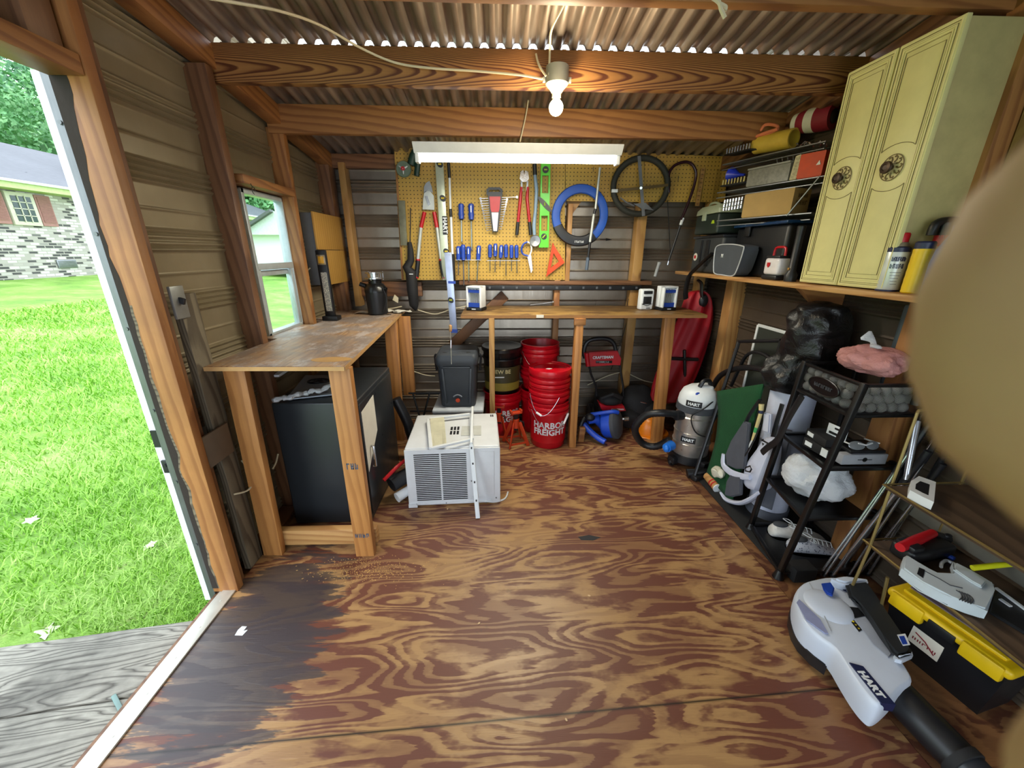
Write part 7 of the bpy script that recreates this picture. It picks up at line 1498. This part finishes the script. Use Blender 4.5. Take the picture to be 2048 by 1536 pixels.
m = MB(); m.prism([G(x, y, zt+.001) for x, y in ((1708, 1238), (1734, 1236), (1772, 1272), (1790, 1300), (1776, 1316), (1746, 1290))], (0, 0, .003), .001); m.out('bay_floor', pm('blower_grey', '9aa0ac', .4), bw)
st = [G(x, y, zt+.001) for x, y in ((1688, 1226), (1694, 1224), (1724, 1260), (1718, 1264))]; m = MB(); m.prism(st, (0, 0, .0012)); w_l = m.out('warning_strip', BLACK, bw)
m = MB()
for k in range(5):
    q = st[0].lerp(st[3], .12+.19*k).lerp(st[1].lerp(st[2], .12+.19*k), .5)+V((0, 0, .0014)); m.lathe([(.0045, 0), (0, .0008)], q, (0, 0, 1), 3 if k != 2 else 12)
m.out('warning_symbol', pm('warn_yellow', 'd9c21a', .5), w_l)
def flat_text(body, size, x0, y0, x1, y1, z, mat, parent, name, bold=.001, sx=1.0):
    a = G(x0, y0, z); b = G(x1, y1, z); u = (b-a).normalized(); w = V((-u.y, u.x, 0)); c = (a+b)/2
    m = MB(); m.text(body, size, Matrix(((u.x, w.x, 0, c.x), (u.y, w.y, 0, c.y), (0, 0, 1, c.z), (0, 0, 0, 1))), .0006, bold, sx); return m.out(name, mat, parent)
_a, _b = G(1722, 1344), G(1762, 1392); _u = (_b-_a).normalized(); _w = V((-_u.y, _u.x, 0)); _c = (_a+_b)/2; _c.z = zt+.001; pl = [_c+_u*p+_w*q for p, q in ((-.062, -.015), (.056, -.019), (.060, .019), (-.050, .019))]; m = MB(); m.prism([p+V((0, 0, .003)) for p in pl], (0, 0, -.03)); lp = m.out('logo_plate', MATS['navy'], bw)
flat_text('HART', .028, 1722, 1344, 1762, 1392, zt+.0052, WHITE, lp, 'logo_letters', .0014, 1.05)
flat_text('40V', .016, 1683, 1170, 1692, 1186, zt+.004, MATS['navy'], bw, 'voltage_text')
ax0 = at(1800, 1395, Z=.085); ax1 = at(1945, 1545, Z=.075); dd = (ax1-ax0).normalized(); e0 = ax0-dd*.05
m = MB(); m.tube([e0, ax0+dd*.01, ax0+dd*.16], [.052, .052, .049], 28); m.out('blower_tube', BLACK, BLW)
m = MB(); m.tube([ax0+dd*.15, ax0+dd*.17, ax0+dd*.172], [.053, .053, .05], 28); m.out('tube_collar', MATBLK, BLW); MB().tube([ax0+dd*.17, ax0+dd*.42], [.047, .038], 28).out('nozzle', pm('nozzle_black', '23262c', .4), BLW)
m = MB(); c = at(1585, 1165, Z=.0); m.box((c.x+.05, c.y+.03, .035), (.10, .07, .07), None, .006); m.out('black_block', MATBLK, label='small black box on the floor tucked behind the leaf blower', cat='box')
m = MB(); c = at(484, 1262, Z=0); m.prism([(c.x+a, c.y+b, .0004) for a, b in ((-.016, -.018), (.014, -.02), (.02, .004), (.006, .0), (.008, .018), (-.012, .02), (-.018, .004))], (0, 0, .0008)); m.out('paint_spot', WHITE, label='small white paint spot on the dark stained floor near the doorway', cat='paint spot')
m = MB(); m.prism([at(x, y, Z=.0005) for x, y in ((1156, 1074), (1178, 1070), (1202, 1075), (1186, 1081), (1162, 1080))], (0, 0, .0006)); m.out('dark_patch', pm('charred', '2b2b2d', .8), label='dark worn knot patch on the floor right of the air conditioner', cat='patch')
m = MB(); m.tube(smooth([V((-1.150, 2.055+.012*math.cos(k*.8), 1.672+.016*math.sin(k*.8))) for k in range(7)], 3), .0016, 5); m.tube([(-1.15, 2.04, 1.70), (-1.15, 2.05, 1.685)], .0016, 5); m.out('wire_hook', BLACK, label='small bent wire hook under the board above the window', cat='hook')
m = MB(); m.bar(at(552, 752, X=-1.15), at(574, 738, X=-1.15), .03, .012); m.out('white_strip', WHITE, label='white strip glimpsed in the dark gap behind the gun safe top', cat='strip')
m = MB(); m.tube(smooth([at(545, 938, X=-1.125), at(552, 925, X=-1.125), at(556, 908, X=-1.125)], 4), .004, 6); m.out('white_cable', CABLE, label='short white cable loop between the bench leg and the gun safe', cat='cable')
# small debris on the floor
for i, (x, y, s) in enumerate(((1625, 1302, .016), (958, 1247, .006), (895, 1018, .007), (1132, 1440, .005), (1178, 1192, .006))):
    c = at(x, y, Z=0); m = MB(TR(c.x, c.y, .001, rz=37*i)); m.prism([(-s, -s*.5, 0), (s*.2, -s*.7, 0), (s, 0, 0), (s*.3, s*.6, 0), (-s*.8, s*.3, 0)], (0, 0, .002)); m.out('wood_chip', pm('pale_chip', 'c9a980', .7), label=('large pale wood chip on the floor left of the blower', 'tiny pale chip near the centre of the floor', 'small white chip in front of the air conditioner', 'tiny chip near the bottom middle of the floor', 'tiny chip right of the floor centre')[i], cat='wood chip')
rg = random.Random(5); m = MB()
for k in range(420):
    c = at(rg.gauss(735, 55), rg.gauss(1140, 14), Z=0); m.box((c.x, c.y, .0012), (.002+.006*rg.random(), .0012, .0012), TR(rz=rg.random()*180))
m.out('sawdust', pm('sawdust_tan', 'c8a060', .9), label='loose sawdust scattered by the foot of the front bench leg', cat='sawdust', kind='stuff')
# ------------------------------------------------------------------ the photographer's hand at the lens edge
def skinmat():
    t = NT('skin'); v = t.obj(); n = t.noise(v, 120.0, 3); n2 = t.noise(v, 900.0, 2); t.bump(n2, .15, .0003)
    return t.end(t.mix(n, lin('a88a62'), lin('946c4e')), .55, 0, Subsurface_Weight=.15, Subsurface_Radius=(.008, .004, .002), Subsurface_Scale=.3)
def K(r, u, f): return CC+CR*r+CU*u+CF*f
J = {'wrist': (K(.185, -.045, -.045), .026), 'palm': (K(.150, -.030, -.032), .024)}
chains = {'index': [(.0312, .0024, .0140, .0170), (.0385, .0030, .0170, .0180), (.056, .0035, .0180, .0130), (.080, .006, .010, .0095), (.120, .004, -.014, .0115)],
 'middle': [(.0249, -.0225, .0150, .0082), (.034, -.0210, .0155, .0088), (.055, -.020, .0155, .0092), (.086, -.019, .010, .0098), (.124, -.018, -.016, .0118)],
 'ring': [(.034, -.040, .0135, .0076), (.041, -.040, .0145, .0084), (.064, -.039, .016, .0088), (.090, -.040, .008, .0094), (.126, -.040, -.018, .0112)],
 'pinky': [(.058, -.056, .012, .0072), (.076, -.058, .011, .0078), (.096, -.060, .003, .0084), (.128, -.060, -.02, .010)],
 'thumb': [(.062, .012, -.030, .0095), (.086, .018, -.038, .0108), (.116, .016, -.044, .013)]}
bm = bmesh.new(); lay = bm.verts.layers.skin.verify(); 
def sv(p, r, root=False):
    v = bm.verts.new(p); v[lay].radius = (r, r); v[lay].use_root = root; return v
wr = sv(J['wrist'][0], .026, True); pa = sv(J['palm'][0], .024); bm.edges.new((wr, pa)); fa = sv(K(.30, -.09, -.08), .033); bm.edges.new((fa, wr))
for nm, ch in chains.items():
    prev = wr if nm == 'thumb' else pa
    for (r, u, f, rad) in reversed(ch):
        v = sv(K(r, u, f), rad); bm.edges.new((prev, v)); prev = v
me = bpy.data.meshes.new('person'); bm.to_mesh(me); bm.free(); me.materials.append(skinmat())
hand = bpy.data.objects.new('person', me); COL.objects.link(hand)
md = hand.modifiers.new('skin', 'SKIN'); md.use_smooth_shade = True; md = hand.modifiers.new('sub', 'SUBSURF'); md.levels = 2; md.render_levels = 2
tag(hand, 'blurred fingertips of the person taking the photo, at the right edge', 'person')
